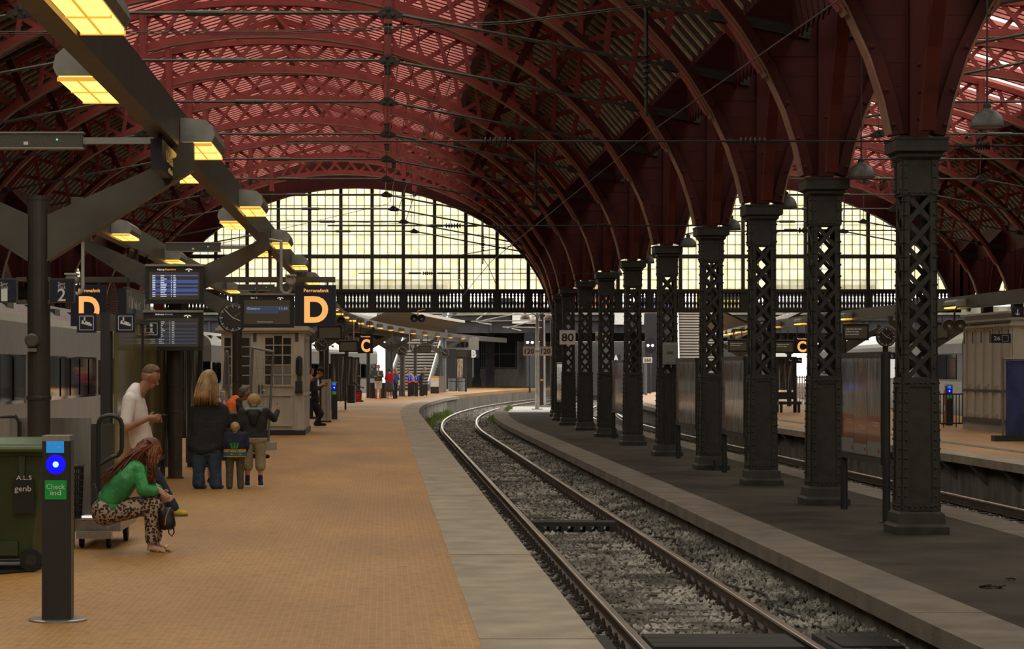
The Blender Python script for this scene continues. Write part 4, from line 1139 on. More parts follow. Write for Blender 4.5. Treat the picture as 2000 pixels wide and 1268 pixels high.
# check-in pillar
m_blue = M('blue_ring', (.0,.0,.4), .4, var=0, emit=(.0,.0,1.0), estr=1.25); m_cyan = M('blue_core', (.2,.7,1), .4, var=0, emit=(.25,.75,1.0), estr=1.4)
m_disp = M('pillar_display', (.02,.2,.5), .3, var=0, emit=(.01,.20,.55), estr=.5); m_grnp = M('green_plate', (.0,.16,.02), .4, var=0, emit=(0,.14,.02), estr=.35)
m_redp = M('red_plate', (.5,.02,.02), .4, var=0, emit=(.6,.03,.03), estr=.4)
def pillar(x, y, label, plate, words, sc=1.0):
    t = empty('check_in_pillar', (x,y,0), 0, label, 'ticket pillar', 'card check pillars')
    MB().frus((0,0,0), .19*sc,.20*sc,.185*sc,.20*sc,1.225).build('body', m_char, t)
    MB().box(-.094*sc,.094*sc,-.105*sc,.105*sc,1.225,1.262).build('cap', m_ssteel, t)
    ubx('side_strip', .094*sc, .100*sc, -.07, .07, .02, 1.22, m_gunm, t)
    ubx('display', -.064*sc, .056*sc, -.106*sc, -.098*sc, 1.145, 1.225, m_disp, t)
    MB().lathe([(.064*sc,.0),(.066*sc,.006),(.03,.008)], (0,-.096*sc,1.067), 24, 'y').build('ring', m_blue, t)
    MB().lathe([(.02,.0),(.018,.004)], (0,-.104*sc,1.067), 14, 'y').build('core', m_cyan, t)
    ubx('plate', -.073*sc, .073*sc, -.106*sc, -.098*sc, .83, .96, plate, t)
    for j, s in enumerate(words): text_w(s, (.125 if j == 0 else .07)*sc, .034, m_wtxt, t, (0,-.108*sc,.918-j*.042))
    glyphs(t, -.002, -.106*sc, 1.213, .09*sc, .008, 9, m_wtxt); glyphs(t, .03*sc, -.106*sc, 1.19, .03*sc, .018, 2, m_wtxt)
    MB().lathe([(.2,0),(.2,.012),(.19,.016)], (0,0,0), 24).build('foot_plate', m_ssteel, t)
    return t
pillar(PX(113,15.7), 15.7, 'nearest dark check-in pillar with a blue light and green Check ind plate', m_grnp, ('Check','ind'))
pillar(PX(653,76.6), 76.6, 'check-in pillar with a green plate beside the leaning officer', m_grnp, ('Check','ind'))
for k, (px, lab) in enumerate(((800,'far check-out pillar with a red plate, left of its pair'),(813,'far check-out pillar with a red plate, right of its pair'))):
    pillar(PX(px,139), 139, lab, m_redp, (), 1.15)
# green wheelie bin
m_green = M('bin_green', (.030,.048,.012), .5, var=.2, scale=4); m_green2 = M('bin_lid_green', (.065,.105,.03), .4, var=.15, scale=6)
m_rub = M('rubber', (.012,.012,.012), .8, var=.2)
t = empty('wheelie_bin', (-3.44,19.75,0), 0, 'large dark green wheelie bin with black stickers beside the pillar', 'bin')
MB().frus((0,0,.10), .92,.62,1.14,.78,.90).build('body', m_green, t)
MB().box(-.60,.60,-.42,.42,.985,1.035).build('rim', m_green, t)
lid = MB(); lid.prism([(-.42,1.035),(.42,1.035),(.40,1.09),(.2,1.125),(-.2,1.125),(-.40,1.08)], -.61, .61, 'x'); l_ = lid.build('lid', m_green2, t)
MB().tube([(-.58,-.45,1.04),(.58,-.45,1.04)], .028, 8).build('lid_bar', m_green2, l_)
for x in (-.3,.05,.4): MB().prism([(x-.02,.80),(x+.02,.80),(x+.03,.99),(x-.03,.99)], -.42,-.385).build('rib', m_green, t)
ubx('skirt', -.44, .36, -.36, -.30, .14, .26, m_green, t)
for s in (-1,1):
    w_ = MB().lathe([(.06,-.03),(.095,-.03),(.1,-.015),(.1,.015),(.095,.03),(.06,.03)], (s*.47,-.33,.10), 18, 'y').build('wheel', m_rub, t); MB().lathe([(.05,-.035),(.05,.035)], (s*.47,-.33,.10), 12, 'y').build('hub', m_char, w_)
MB().tube([(-.47,-.33,.1),(.47,-.33,.1)], .015, 6).build('axle', m_char, t)
for x0, x1 in ((-.20,.10),(.32,.50)):
    s_ = MB().add([(x0,-.397,.50),(x1,-.397,.50),(x1,-.413,.78),(x0,-.413,.78),(x0,-.37,.50),(x1,-.37,.50),(x1,-.385,.78),(x0,-.385,.78)],[(0,1,2,3),(4,7,6,5),(0,4,5,1),(3,2,6,7),(0,3,7,4),(1,5,6,2)]).build('sticker', m_black, t)
text_w('er til', .17, .055, m_wtxt, t, (-.02,-.42,.73)); ubx('torn_paper', -.16, .04, -.418, -.41, .55, .68, m_cctv, t)
text_w('A.L.S', .13, .035, m_wtxt, t, (.42,-.425,.80)); text_w('genb', .14, .05, m_wtxt, t, (.41,-.42,.71))
tag(MB().lathe([(.62,0),(.63,.012),(.60,.016)], (0,0,0), 20).build('manhole_cover', m_char, None, (-3.55,19.7,.002)), 'dark round floor cover under the green bin', 'floor cover')
# luggage trolleys parked in a stack
t = wthing('luggage_trolley', (-3.1,22.6,0), 'grey steel luggage trolley the red-haired woman sits on', 'trolley')
MB().box(PX(150,22.2),PX(240,22.2),22.0,23.4,.16,.27).build('deck', m_ssteel, t)
MB().box(PX(40,22.6)-.1,PX(178,22.6),22.55,22.62,.22,PZ(816,22.6)).build('side_panel', m_ssteel, t)
MB().box(PX(179,22.9),PX(224,22.9),22.85,22.9,.25,PZ(828,22.9)).build('side_panel', m_gunm, t)
def loop(px0, px1, pyt, pyb, d, nm='handle', r=.022, mat=None):
    x0, x1, zt, zb_ = PX(px0,d), PX(px1,d), PZ(pyt,d), PZ(pyb,d); q = .09
    pts = [(x0,d,.24),(x0,d,zt-q)]+[(x0+q*(1-math.cos(a)),d,zt-q+q*math.sin(a)) for a in (.5,1.0,1.57)]+[(x1-q+q*math.sin(a),d,zt-q+q*math.cos(a)) for a in (0,.5,1.0,1.57)]+[(x1,d,zb_+q)]+[(x1-q+q*math.cos(a),d,zb_+q-q*math.sin(a)) for a in (.5,1.0,1.57)]+[(x0,d,zb_-.08)]
    return MB().tube(pts, r, 8).build(nm, mat or m_char, t)
loop(192, 238, 812, 893, 21.95)
MB().tube([(PX(-30,22.4),22.4,.9),(PX(-10,22.4),22.4,PZ(815,22.4)),(PX(30,22.4),22.4,PZ(813,22.4)),(PX(38,22.4),22.4,PZ(825,22.4)),(PX(38,22.4),22.4,.3)], .02, 8).build('handle', m_char, t)
ubx('bumper', PX(150,21.9), PX(218,21.9), 21.85, 21.95, .10, .17, m_ssteel, t)
MB().tube([(PX(160,21.85),21.85,.30),(PX(192,21.85),21.85,.30)], .03, 8).build('latch_tube', m_chrome, t)
MB().tube([(PX(178,21.9),21.9,.62),(PX(186,21.88),21.88,.62),(PX(188,21.86),21.86,.58),(PX(188,21.86),21.86,.46),(PX(186,21.88),21.88,.43),(PX(178,21.9),21.9,.43)], .010, 6).build('grab_handle', m_chrome, t)
for px, y in ((213,22.0),(246,22.9),(160,22.1)):
    w_ = MB().lathe([(.07,-.02),(.075,-.01),(.075,.01),(.07,.02)], (PX(px,y),y,.075), 14, 'x').build('castor', m_rub, t)
    MB().box(PX(px,y)-.03,PX(px,y)+.03,y-.03,y+.03,.08,.2).build('fork', m_ssteel, w_)
t = wthing('wire_basket_bin', (PX(148,23.4),23.4,0), 'black wire mesh litter basket behind the check-in pillar', 'bin')
c_ = Vector((PX(140,22.0),22.0,0)); r = .11
for k in range(14): MB().tube([c_+Vector((r*.85*math.cos(k*.449),r*.85*math.sin(k*.449),.28)), c_+Vector((r*math.cos(k*.449),r*math.sin(k*.449),.78))], .006, 4).build('wire', m_rub, t)
for k in range(9): MB().tube([c_+Vector((r*(.86+.14*k/8)*math.cos(a*.524),r*(.86+.14*k/8)*math.sin(a*.524),.30+k*.058)) for a in range(12)], .007, 4, closed=True).build('hoop', m_rub, t)
MB().tube([c_+Vector((r*1.08*math.cos(a*.393),r*1.08*math.sin(a*.393),.79)) for a in range(16)], .014, 6, closed=True).build('rim', m_gunm, t)
MB().lathe([(.03,0),(.03,.3)], c_, 8).build('stem', m_gunm, t)
t.location = (c_.x, c_.y, 0); WORLDP[t.name] = Matrix.Translation(-t.location)
for ch in t.children: ch.matrix_parent_inverse = WORLDP[t.name]
# ------------------------------------------------------------------ white kiosk
m_kio = M('kiosk_paint', (.50,.46,.38), .5, var=.12, scale=3)
m_kio2 = M('kiosk_shadow_gap', (.07,.065,.055), .6, var=.1)
m_kgl = M('kiosk_glass', (.035,.034,.03), .08, var=.3, scale=4)
m_kgl2 = M('kiosk_frosted', (.20,.19,.16), .3, var=.3, scale=12)
kd = 59.0; kx0, kx1 = PX(432,kd), PX(594,kd); kz = PZ(646,kd)
t = wthing('kiosk', ((kx0+kx1)/2,kd,0), 'white panelled kiosk with glazed door and windows on the platform', 'kiosk')
ubx('body', kx0, kx1, kd+.06, kd+4.4, .12, kz, m_kio, t); ubx('plinth', kx0-.03, kx1+.03, kd+.0, kd+4.45, 0, .13, m_char, t)
for z0, z1, e in ((kz-.06,kz,.06),(kz,kz+.07,.14),(kz+.07,kz+.12,.09)): ubx('cornice', kx0-e, kx1+e, kd-e, kd+4.4+e, z0, z1, m_kio, t)
ubx('parapet', kx0+.1, kx1-.6, kd+.1, kd+4.3, kz+.12, kz+.42, m_kio, t); ubx('cornice', kx0, kx1-.5, kd+.02, kd+4.4, kz+.42, kz+.5, m_kio, t)
def kpan(px0, px1, py0, py1, nm, mat, y0=-.0, y1=.06, parent=None):
    a = P(px0,py1,kd); b = P(px1,py0,kd); return ubx(nm, a.x, b.x, kd+y0, kd+y1, a.z, b.z, mat, parent or t)
for px0, px1 in ((432,438),(490,501),(575,594)): kpan(px0, px1, 646, 842, 'pilaster', m_kio, .0, .07)
for px in (497.5, 579.5):
    kpan(px-3.4, px+3.4, 648, 668, 'vent_slot', m_kio2, -.005, .02)
# door with arched glazing
door = kpan(501, 575, 652, 842, 'door', m_kio, .03, .08)
def glazing(px0, px1, py0, py1, cols, rows, frosted=()):
    cw = (px1-px0)/cols; rh = (py1-py0)/rows
    for c in range(cols):
        for r in range(rows):
            y0 = py0+r*rh+1.2
            if r == 0 and cols > 1: y0 += (4 if c in (0, cols-1) else 0)
            kpan(px0+c*cw+1.0, px0+(c+1)*cw-1.0, y0, py0+(r+1)*rh-1.2, 'pane', m_kgl2 if (r, c) in frosted else m_kgl, .018, .034)
    kpan(px0-2.5, px1+2.5, py1+.5, py1+3.2, 'sill', m_kio, -.02, .05)
    for c in range(1, cols): kpan(px0+c*cw-1, px0+c*cw+1, py0, py1, 'glazing_bar', m_kio, .005, .05)
    for r in range(1, rows): kpan(px0, px1, py0+r*rh-1, py0+r*rh+1, 'glazing_bar', m_kio, .005, .05)
glazing(517, 569, 655, 752, 3, 5, ((3,1),(3,2),(4,1),(4,2)))
glazing(471, 488, 659, 752, 1, 5); glazing(436, 452, 659, 752, 1, 5)
kpan(506, 571, 770, 774, 'moulding', m_kio, -.01, .04); kpan(506, 571, 828, 833, 'moulding', m_kio, -.02, .04); kpan(506, 509, 774, 828, 'moulding', m_kio, .0, .04); kpan(568, 571, 774, 828, 'moulding', m_kio, .0, .04)
kpan(504, 507.5, 752, 768, 'lock_plate', m_char, .0, .04); kpan(511, 514, 752, 772, 'lock_plate', m_char, .0, .04)
MB().tube([P(512.5,762,kd-.02),P(519,763.5,kd-.05)], .018, 6).build('door_handle', m_chrome, t)
for z0 in (.9, 1.02): ubx('dado_rail', kx1, kx1+.04, kd+.05, kd+4.4, z0, z0+.05, m_kio, t)
for k in range(3): ubx('side_panel', kx1, kx1+.025, kd+.5+k*1.05, kd+1.3+k*1.05, 1.15, kz-.2, m_kio, t)
# telephone on the kiosk corner
t = wthing('wall_telephone', (PX(584,kd),kd-.05,PZ(762,kd)), 'black wall telephone on the corner pilaster of the kiosk', 'telephone')
def tp(px0, px1, py0, py1, nm, y0, y1, mat=None):
    a = P(px0,py1,kd); b = P(px1,py0,kd); return MB().box(a.x,b.x,kd+y0,kd+y1,a.z,b.z).build(nm, mat or m_char, t)
tp(578.5,590.5,699,731,'casing',-.14,.01); tp(581,588,696,700,'hood',-.12,.01); tp(580,589,731,746,'mount',-.06,.01,m_gunm); tp(577,590.5,745,760,'tray',-.13,.01); tp(576,591,763,768,'shelf',-.12,.01,m_black)
MB().tube([P(580.5,703,kd-.16),P(580,728,kd-.16)], .035, 8).build('handset', m_black, t)
# construction fence panels
m_galv = M('galvanised_tube', (.20,.20,.19), .45, metal=.5, var=.15)
def fence(pts, label, d, blk=None):
    t = wthing('fence_panel', (PX(pts[0][0],d),d,0), label, 'fence', 'site fence panels')
    q = [P(px,py,d) for px, py in pts]
    for a, b in zip(q, q[1:]): MB().tube([a,b], .025, 8).build('tube', m_galv, t)
    a, b, c, e = q[0], q[1], q[2], q[3]
    w = MB()
    for k in range(1, 14): f = k/14; w.tube([a.lerp(e,f), b.lerp(c,f)], .003, 4)
    for k in range(1, 10): f = k/10; w.tube([a.lerp(b,f), e.lerp(c,f)], .003, 4)
    stuff(w.build('wire_mesh', m_galv, t))
    if blk:
        c = P(blk[0],blk[1],d); MB().box(c.x-.12,c.x+.12,d-.2,d+.3,0,.16).build('foot_block', m_conc, t)
fence([(487,870),(493,679),(534,687),(524,868)], 'grey tube fence panel in front of the kiosk door', 48.6, (528,872))
fence([(430,878),(441,686),(445,688),(452,878)], 'narrow grey tube fence panel left of the clock post', 48.2)
# cabinet fence behind the boys
t = wthing('mesh_crate', (PX(440,42.8),42.8,0), 'dark perforated metal crate behind the small boy', 'crate')
a = P(433,918,42.8); b = P(470,812,42.8)
MB().box(a.x,b.x,42.8,43.2,.02,b.z).build('panel', M('perforated_metal', (.035,.034,.033), .5, metal=.3, var=.6, scale=60), t)
ubx('rim', a.x-.02, b.x+.02, 42.77, 43.23, b.z, b.z+.04, m_char, t); ubx('foot', a.x, b.x, 42.8, 43.2, 0, .03, m_black, t)

# ------------------------------------------------------------------ trains
m_tr = M('train_silver', (.42,.42,.41), .35, metal=.55, var=.08, scale=2)
m_tr2 = M('train_grey_band', (.33,.33,.32), .3, metal=.5, var=.1, scale=3)
m_twin = M('train_window', (.012,.012,.014), .04, var=0)
m_tdk = M('train_dark_blue', (.02,.024,.035), .25, var=.1)
def train(xc, y0, y1, label, band, f=toff, flip=1, winh=(.95,2.02)):
    t = wthing('train', (xc+f(y0),y0,ZR), label, 'train')
    half = 1.45
    ys = [y0+(y1-y0)*k/max(1,int((y1-y0)/6)) for k in range(int((y1-y0)/6)+1)]
    def rib(nm, prof, mat):
        mb = MB(); rows = [[(xc+x+f(y), y, z) for y in ys] for x, z in prof]
        for p, q in zip(rows, rows[1:]): mb.strip(p, q)
        for k in (0, len(ys)-1):
            mb.add([r[k] for r in rows], [tuple(range(len(rows)))])
        return mb.build(nm, mat, t)
    rib('lower_body', [(-half,-.25),(-half,winh[0]),(half,winh[0]),(half,-.25)], m_tr)
    rib('window_band', [(-half+.03,winh[0]),(-half+.03,winh[1]),(half-.03,winh[1]),(half-.03,winh[0])], band)
    rib('upper_body', [(-half,winh[1]),(-half,2.75),(half,2.75),(half,winh[1])], m_tr2)
    rib('roof', [(half*math.cos(a), 2.75+.72*math.sin(a)) for a in [math.pi*k/12 for k in range(13)]], m_tr)
    rib('underframe', [(-1.2,-.7),(-1.2,-.25),(1.2,-.25),(1.2,-.7)], m_black)
    y = y0+1.2; k = 0
    while y < y1-2.5:
        for s in (-1,1):
            x = xc+f(y+.8)+s*(half-.02)
            if k % 7 == 3:
                ubx('door', x-.02, x+.02, y, y+1.2, 0, 2.1, m_tr, t); ubx('door_window', x-.03, x+.03, y+.25, y+.95, .95, 1.95, m_twin, t)
            else: ubx('window', x-.03, x+.03, y, y+1.55, winh[0]+.08, winh[1]-.05, m_twin, t)
        if k % 2 == 0: ubx('roof_hatch', xc+f(y)+half*.62, xc+f(y)+half*.9, y, y+.9, 3.02, 3.22, m_tdk, t)
        y += 1.85; k += 1
    y = y0+2
    while y < y1:
        ubx('bogie', xc+f(y)-1.1, xc+f(y)+1.1, y, y+2.6, -.68, -.35, m_black, t); y += 9
    return t
train(-9.63, 46, 100, 'long silver train with dark mirrored windows at the left platform edge', m_twin, winh=(.92,2.02))
m_lblu = M('train_pale_blue', (.55,.60,.66), .35, var=.05)
train(-9.63, 104, 170, 'pale grey-blue train with dark windows standing beyond the hall', m_twin)
# ------------------------------------------------------------------ people: bodies, hair and clothes are remeshed blends of tapered limbs
def capsule(mb, a, b, ra, rb, n=12):
    a = Vector(a); b = Vector(b); d = b-a; L = d.length
    if L < 1e-5: mb.ball(a, max(ra, rb), n, 8); return
    d.normalize(); pts = []; rs = []
    for k in range(4): an = math.pi/2*(1-k/4); pts.append(a-d*ra*math.sin(an)*.999); rs.append(max(1e-3, ra*math.cos(an)))
    pts.append(a); rs.append(ra); pts.append(b); rs.append(rb)
    for k in range(1, 5): an = math.pi/2*k/4; pts.append(b+d*rb*math.sin(an)*.999); rs.append(max(1e-3, rb*math.cos(an)))
    mb.tube(pts, rs, n)
def blend(name, segs, mat, parent, voxel=.014, smooth=6, balls=(), boxes=()):
    "one continuous skin over tapered limbs: voxel remesh of their union, smoothed"
    mb = MB()
    for s in segs: capsule(mb, *s)
    for c, r, sc in balls: mb.ball(c, r, 16, 10, sc)
    for bx in boxes: mb.cbox(*bx)
    me = mb.mesh('tmp', mat)
    o = D.objects.new('tmp', me); COL.objects.link(o)
    r = o.modifiers.new('r', 'REMESH'); r.mode = 'VOXEL'; r.voxel_size = voxel; r.use_smooth_shade = True
    if smooth: sm = o.modifiers.new('s', 'SMOOTH'); sm.iterations = smooth; sm.factor = .5
    PENDING.append((o, name, mat, parent, me))
def loft(rows, n=5):
    "fills in between stacked cross bars so a torso has no rings"
    out = []
    for p, q in zip(rows, rows[1:]):
        for k in range(n):
            u = k/n; out.append((p[0].lerp(q[0],u), p[1].lerp(q[1],u), p[2]+(q[2]-p[2])*u, p[3]+(q[3]-p[3])*u))
    return out+[rows[-1]]
PENDING = []
def flush_people():
    dg = bpy.context.evaluated_depsgraph_get()
    for o, name, mat, parent, me in PENDING:
        m2 = D.meshes.new_from_object(o.evaluated_get(dg), depsgraph=dg); m2.name = name
        m2.materials.clear(); m2.materials.append(mat)
        for p in m2.polygons: p.use_smooth = True
        link(name, m2, parent)
    for o, name, mat, parent, me in PENDING: D.objects.remove(o); D.meshes.remove(me)
    PENDING.clear()
m_skin = M('skin', (.50,.27,.18), .5, var=.12, scale=12)
m_skin2 = M('skin_tanned', (.36,.18,.11), .5, var=.12, scale=12)
m_eye = M('eye_dark', (.02,.015,.012), .3, var=0)
def cloth(name, col, var=.22, scale=8, bump=.35): return M('cloth_'+name, col, .85, var=var, scale=scale, bump=bump, bscale=14)
def V3(*a): return Vector(a)
def head(segs, balls, c, f, r=.095):
    "skull, jaw, nose, ears about centre c facing direction f (unit, may tilt)"
    f = Vector(f).normalized(); up = V3(0,0,1); up = (up-f*up.dot(f)).normalized(); s = f.cross(up)
    segs.append((c+up*.02-f*.015, c+up*.03+f*.015, r, r*.96))
    segs.append((c-up*.055+f*.02, c-up*.085+f*.055, r*.62, r*.36))
    segs.append((c-up*.005+f*(r-.005), c-up*.035+f*(r+.016), r*.13, r*.18))
    segs.append((c+up*.022+f*(r*.80)-s*.03, c+up*.022+f*(r*.80)+s*.03, r*.22, r*.22))
    segs.append((c-up*.062+f*(r*.86)-s*.018, c-up*.062+f*(r*.86)+s*.018, r*.14, r*.14))
    for q in (-1,1): segs.append((c+s*q*r*.92-up*.02, c+s*q*r*.97+up*.02, r*.16, r*.2))
    return up, s
def hand(segs, w, d, side, curl=.5, k=1.0):
    "palm and five curled fingers from wrist w along direction d; side = thumb direction"
    d = Vector(d).normalized(); sd = Vector(side); sd = (sd-d*sd.dot(d)).normalized(); nrm_ = d.cross(sd)
    segs.append((w, w+d*.075*k, .024*k, .028*k)); segs.append((w+d*.03*k+sd*.018*k, w+d*.08*k+sd*.022*k, .018*k, .016*k)); segs.append((w+d*.03*k-sd*.018*k, w+d*.08*k-sd*.024*k, .018*k, .015*k))
    for i, ln in enumerate((.066,.075,.07,.055)):
        b = w+d*.085*k+sd*(.03-.02*i)*k; m = b+(d*math.cos(curl*.6)+nrm_*math.sin(curl*.6))*ln*.5*k; e = m+(d*math.cos(curl*1.5)+nrm_*math.sin(curl*1.5))*ln*.5*k
        segs.append((b, m, .0095*k, .009*k)); segs.append((m, e, .009*k, .0075*k))
    b = w+d*.025*k+sd*.03*k; m = b+(d*.6+sd*.8)*.035*k; e = m+(d*.9+sd*.25+nrm_*.3*curl)*.032*k
    segs.append((b, m, .012*k, .0105*k)); segs.append((m, e, .0105*k, .008*k))
def core(S, pts, r):
    "a limb of the body that runs on under the clothes"
    for a, b in zip(pts, pts[1:]): S.append((a, b, r, r))
def eyes(parent, c, f, up, s, r=.095):
    f = Vector(f).normalized()
    m = MB()
    for q in (-1,1): m.ball(c+f*(r*.86)+s*q*.032-up*.002, .010, 8, 6)
    m.build('eyes', m_eye, parent)
def shoe(segs, ankle, toe, k=1.0):
    a = Vector(ankle); t = Vector(toe); segs.append((V3(a.x,a.y,.05*k), V3(t.x,t.y,.035*k), .05*k, .036*k)); segs.append((V3(a.x,a.y,.09*k), V3(a.x,a.y,.05*k), .045*k, .048*k))
def hair_cap(c, f, up, s, r=.095, back=.03, low=.03):
    return [(c+up*.045-f*.02, c+up*.04-f*.02, r*1.05, r*1.05), (c+up*.01-f*back, c-up*low-f*(back+.01), r*.98, r*.8), (c+up*.075+f*.045-s*.03, c+up*.075+f*.045+s*.03, r*.5, r*.5)]
def person(loc, label): 
    t = empty('person', loc, 0, label, 'person'); return t
def QF(loc, d):
    L = Vector(loc)
    return lambda px, py, dy=0.0: P(px, py, d)-L+V3(0,dy,0)
# ---- man in a white T-shirt reading his phone
d = 26.8; loc = (PX(310,d),d,0); Q = QF(loc, d)
t = person(loc, 'man in white T-shirt and dark jeans leaning back, reading his phone')
c = Q(293,737); f = V3(.88,-.12,-.42).normalized(); S = []; B = []
up, s = head(S, B, c, f, .098)
S += [(Q(270,772), Q(285,750), .068,.062), (Q(268,785,-.1), Q(268,785,.1), .06,.06)]
S += [(Q(256,800,-.22), Q(250,836,-.28), .058,.05), (Q(250,836,-.28), Q(294,816,-.24), .05,.033)]
S += [(Q(272,800,.20), Q(272,838,.22), .052,.045), (Q(272,838,.22), Q(300,820,-.02), .044,.028)]
core(S, [Q(266,790), Q(262,795,-.15), Q(250,836,-.28)], .04); core(S, [Q(266,790), Q(270,795,.15), Q(272,838,.22)], .04); core(S, [Q(268,785), Q(274,880), Q(312,938,-.1), Q(341,992,-.08)], .04); core(S, [Q(274,880), Q(295,945,.12), Q(322,996,.16)], .04)
hand(S, Q(294,816,-.24), V3(.9,.45,.05), V3(0,.2,1), .7); hand(S, Q(300,820,-.02), V3(.9,-.35,.08), V3(0,-.3,1), .9)
blend('body', S, m_skin2, t, .0075, 3)
eyes(t, c, f, up, s)
m_hairb = M('hair_sandy', (.13,.075,.035), .7, var=.4, scale=40)
blend('hair', [(c+up*.055-f*.02, c+up*.05-f*.025, .098,.095),(c+up*.02-f*.045,c-up*.03-f*.055,.07,.05),(c+up*.10+f*.035-s*.03,c+up*.115+f*.05+s*.03,.04,.035),(c+up*.12-f*.02,c+up*.12+f*.02,.035,.04)], m_hairb, t, .009, 2)
W = [(Q(265,757,-.04), Q(268,758,.04), .06,.06), (Q(261,771,-.13), Q(264,771,.13), .085,.085), (Q(262,784,-.14), Q(264,784,.14), .10,.10), (Q(265,800,-.10), Q(267,800,.10), .118,.118), (Q(270,830,-.07), Q(272,830,.07), .122,.122), (Q(275,862,-.06), Q(278,862,.06), .13,.13), (Q(279,884,-.06),Q(282,882,.06),.122,.122),
     (Q(257,780,-.20), Q(251,823,-.268), .084,.072), (Q(268,786,.18), Q(271,822,.22), .08,.072)]
blend('t_shirt', loft(W[:7])+W[7:], cloth('white', (.80,.73,.71), .08, 5, .5), t, .011, 3)
J = [(Q(275,884,-.07), Q(275,884,.07), .12,.12), (Q(277,890,-.10), Q(312,938,-.10), .098,.075), (Q(312,938,-.10), Q(341,992,-.08), .072,.062), (Q(272,890,.10), Q(295,945,.12), .098,.075), (Q(295,945,.12), Q(322,996,.16), .072,.062)]
blend('jeans', J, cloth('dark_denim', (.018,.024,.045), .4, 10), t, .011, 3)
Z = []; 
for a_, e_ in ((Q(342,995,-.08), Q(362,1000,-.10)), (Q(323,998,.16), Q(345,1000,.17))): shoe(Z, a_, e_, .98)
blend('shoes', Z, cloth('yellow', (.55,.36,.02), .3, 20), t, .008, 2)
sole = MB()
for a_, e_ in ((Q(338,1000,-.08), Q(367,1000,-.10)), (Q(318,1000,.16), Q(349,1000,.17))):
    sole.bar((a_.x,a_.y,.012), (e_.x,e_.y,.012), .024, .085, up=(0,1,0))
sole.build('soles', cloth('sole', (.10,.09,.08)), t)
ph = wthing('mobile_phone', P(316,812,d), 'dark mobile phone held by the white-shirted man', 'phone')
q = P(316,811.5,d); MB().cbox((q.x,q.y-.12,q.z), .12,.065,.012, Matrix.Rotation(-.12,3,'Y')).build('case', m_black, ph); MB().cbox((q.x-.002,q.y-.12,q.z+.008), .10,.055,.003, Matrix.Rotation(-.12,3,'Y')).build('display', m_kgl2, ph)
# ---- red-haired woman seated
d = 21.4; loc = (PX(265,d),d,0); Q = QF(loc, d)
t = person(loc, 'red-haired woman in green jacket and leopard trousers sitting bent forward')
c = Q(292,884); f = V3(.80,.10,-.58).normalized(); S = []; B = []
up, s = head(S, B, c, f, .092)
S += [(Q(268,906), Q(282,893), .05,.05)]
S += [(Q(300,958,-.13), Q(314,964,-.05), .036,.026), (Q(303,958,.13), Q(316,962,.02), .036,.026)]
core(S, [Q(268,906), Q(272,918,-.15), Q(284,955,-.2), Q(300,958,-.13)], .03); core(S, [Q(268,906), Q(272,918,.15), Q(290,955,.2), Q(303,958,.13)], .03); core(S, [Q(268,906), Q(212,995), Q(300,985,-.1), Q(298,1040,-.09)], .035); core(S, [Q(212,995), Q(302,983,.1), Q(304,1040,.08)], .035)
hand(S, Q(313,964,-.05), V3(.7,.5,-.45), V3(0,.2,1), 1.0); hand(S, Q(316,962,.02), V3(.6,-.5,-.5), V3(0,-.2,1), 1.0)
for yy, px in ((-.09,298),(.08,304)):      # shins, feet with toes
    S += [(Q(px,1040,yy), Q(px-1,1064,yy), .042,.034), (V3(Q(px-2,1060,yy).x, yy, .055), V3(Q(px+22,1070,yy).x, yy-.02, .033), .034,.026)]
    for k in range(5): S.append((V3(Q(px+20,1070).x, yy-.05+k*.017, .030), V3(Q(px+28-k*1.0,1070).x, yy-.055+k*.018, .024), .0105,.009))
blend('body', S, m_skin, t, .0075, 3)
m_redhair = M('hair_copper', (.135,.030,.005), .5, var=.6, scale=6, stretch=(1,1,1), bump=.5, bscale=40)
mb = MB(); rr = random.Random(11)
cap = [(c+up*.04-f*.02, c+up*.03-f*.03, .105,.102), (c-up*.01-f*.06, c-up*.06-f*.07, .085,.07), (c+up*.05+f*.04+s*.02, c-up*.02+f*.03-s*.075, .06,.04)]
for k in range(330):       # long wavy strands down the back and beside the face
    if k < 255:
        an = rr.uniform(-1.4,1.4); ph_ = rr.uniform(-.3,1.35); st = c+up*.03+(up*math.sin(ph_)*math.cos(an*.8)-f*math.cos(ph_)*math.cos(an*.8))*.105+V3(0,math.sin(an)*.10,0)
        en = Q(rr.uniform(198,262), 0, rr.uniform(-.20,.16)); en.z = Q(0, 925+rr.uniform(-4,42)).z
        mid = Q(rr.uniform(238,272), rr.uniform(893,915), st.y*1.6+rr.uniform(-.05,.05)); mid.z += .03
    else:
        st = c+up*rr.uniform(.0,.09)+V3(rr.uniform(-.03,.05),-rr.uniform(.07,.1),0); en = Q(rr.uniform(288,310), rr.uniform(925,950), rr.uniform(-.16,-.08)); mid = Q(rr.uniform(292,309), rr.uniform(900,920), rr.uniform(-.16,-.1))
    pts = []; a1, a2 = rr.uniform(0,6), rr.uniform(.006,.016)
    for j in range(9):
        u = j/8; p_ = st*(1-u)**2+mid*2*u*(1-u)+en*u*u; w_ = a2*math.sin(a1+u*9)
        pts.append(p_+V3(w_*.6,w_,w_*.7))
    mb.tube(pts, [.009,.012,.013,.013,.012,.010,.008,.006,.002], 4)
mb.smooth = True; mb.build('hair_strands', m_redhair, t, fix=False)
blend('hair', cap+[(c-f*.05-up*.03, Q(262,912), .075,.10), (Q(262,912), Q(236,935), .085,.05)], m_redhair, t, .010, 3)
hc = c+up*.055-f*.07+V3(0,-.075,0); MB().cbox(hc+V3(.03,-.02,.02), .05,.015,.015, Matrix.Rotation(.5,3,'Y')).build('hair_clip', m_black, t)
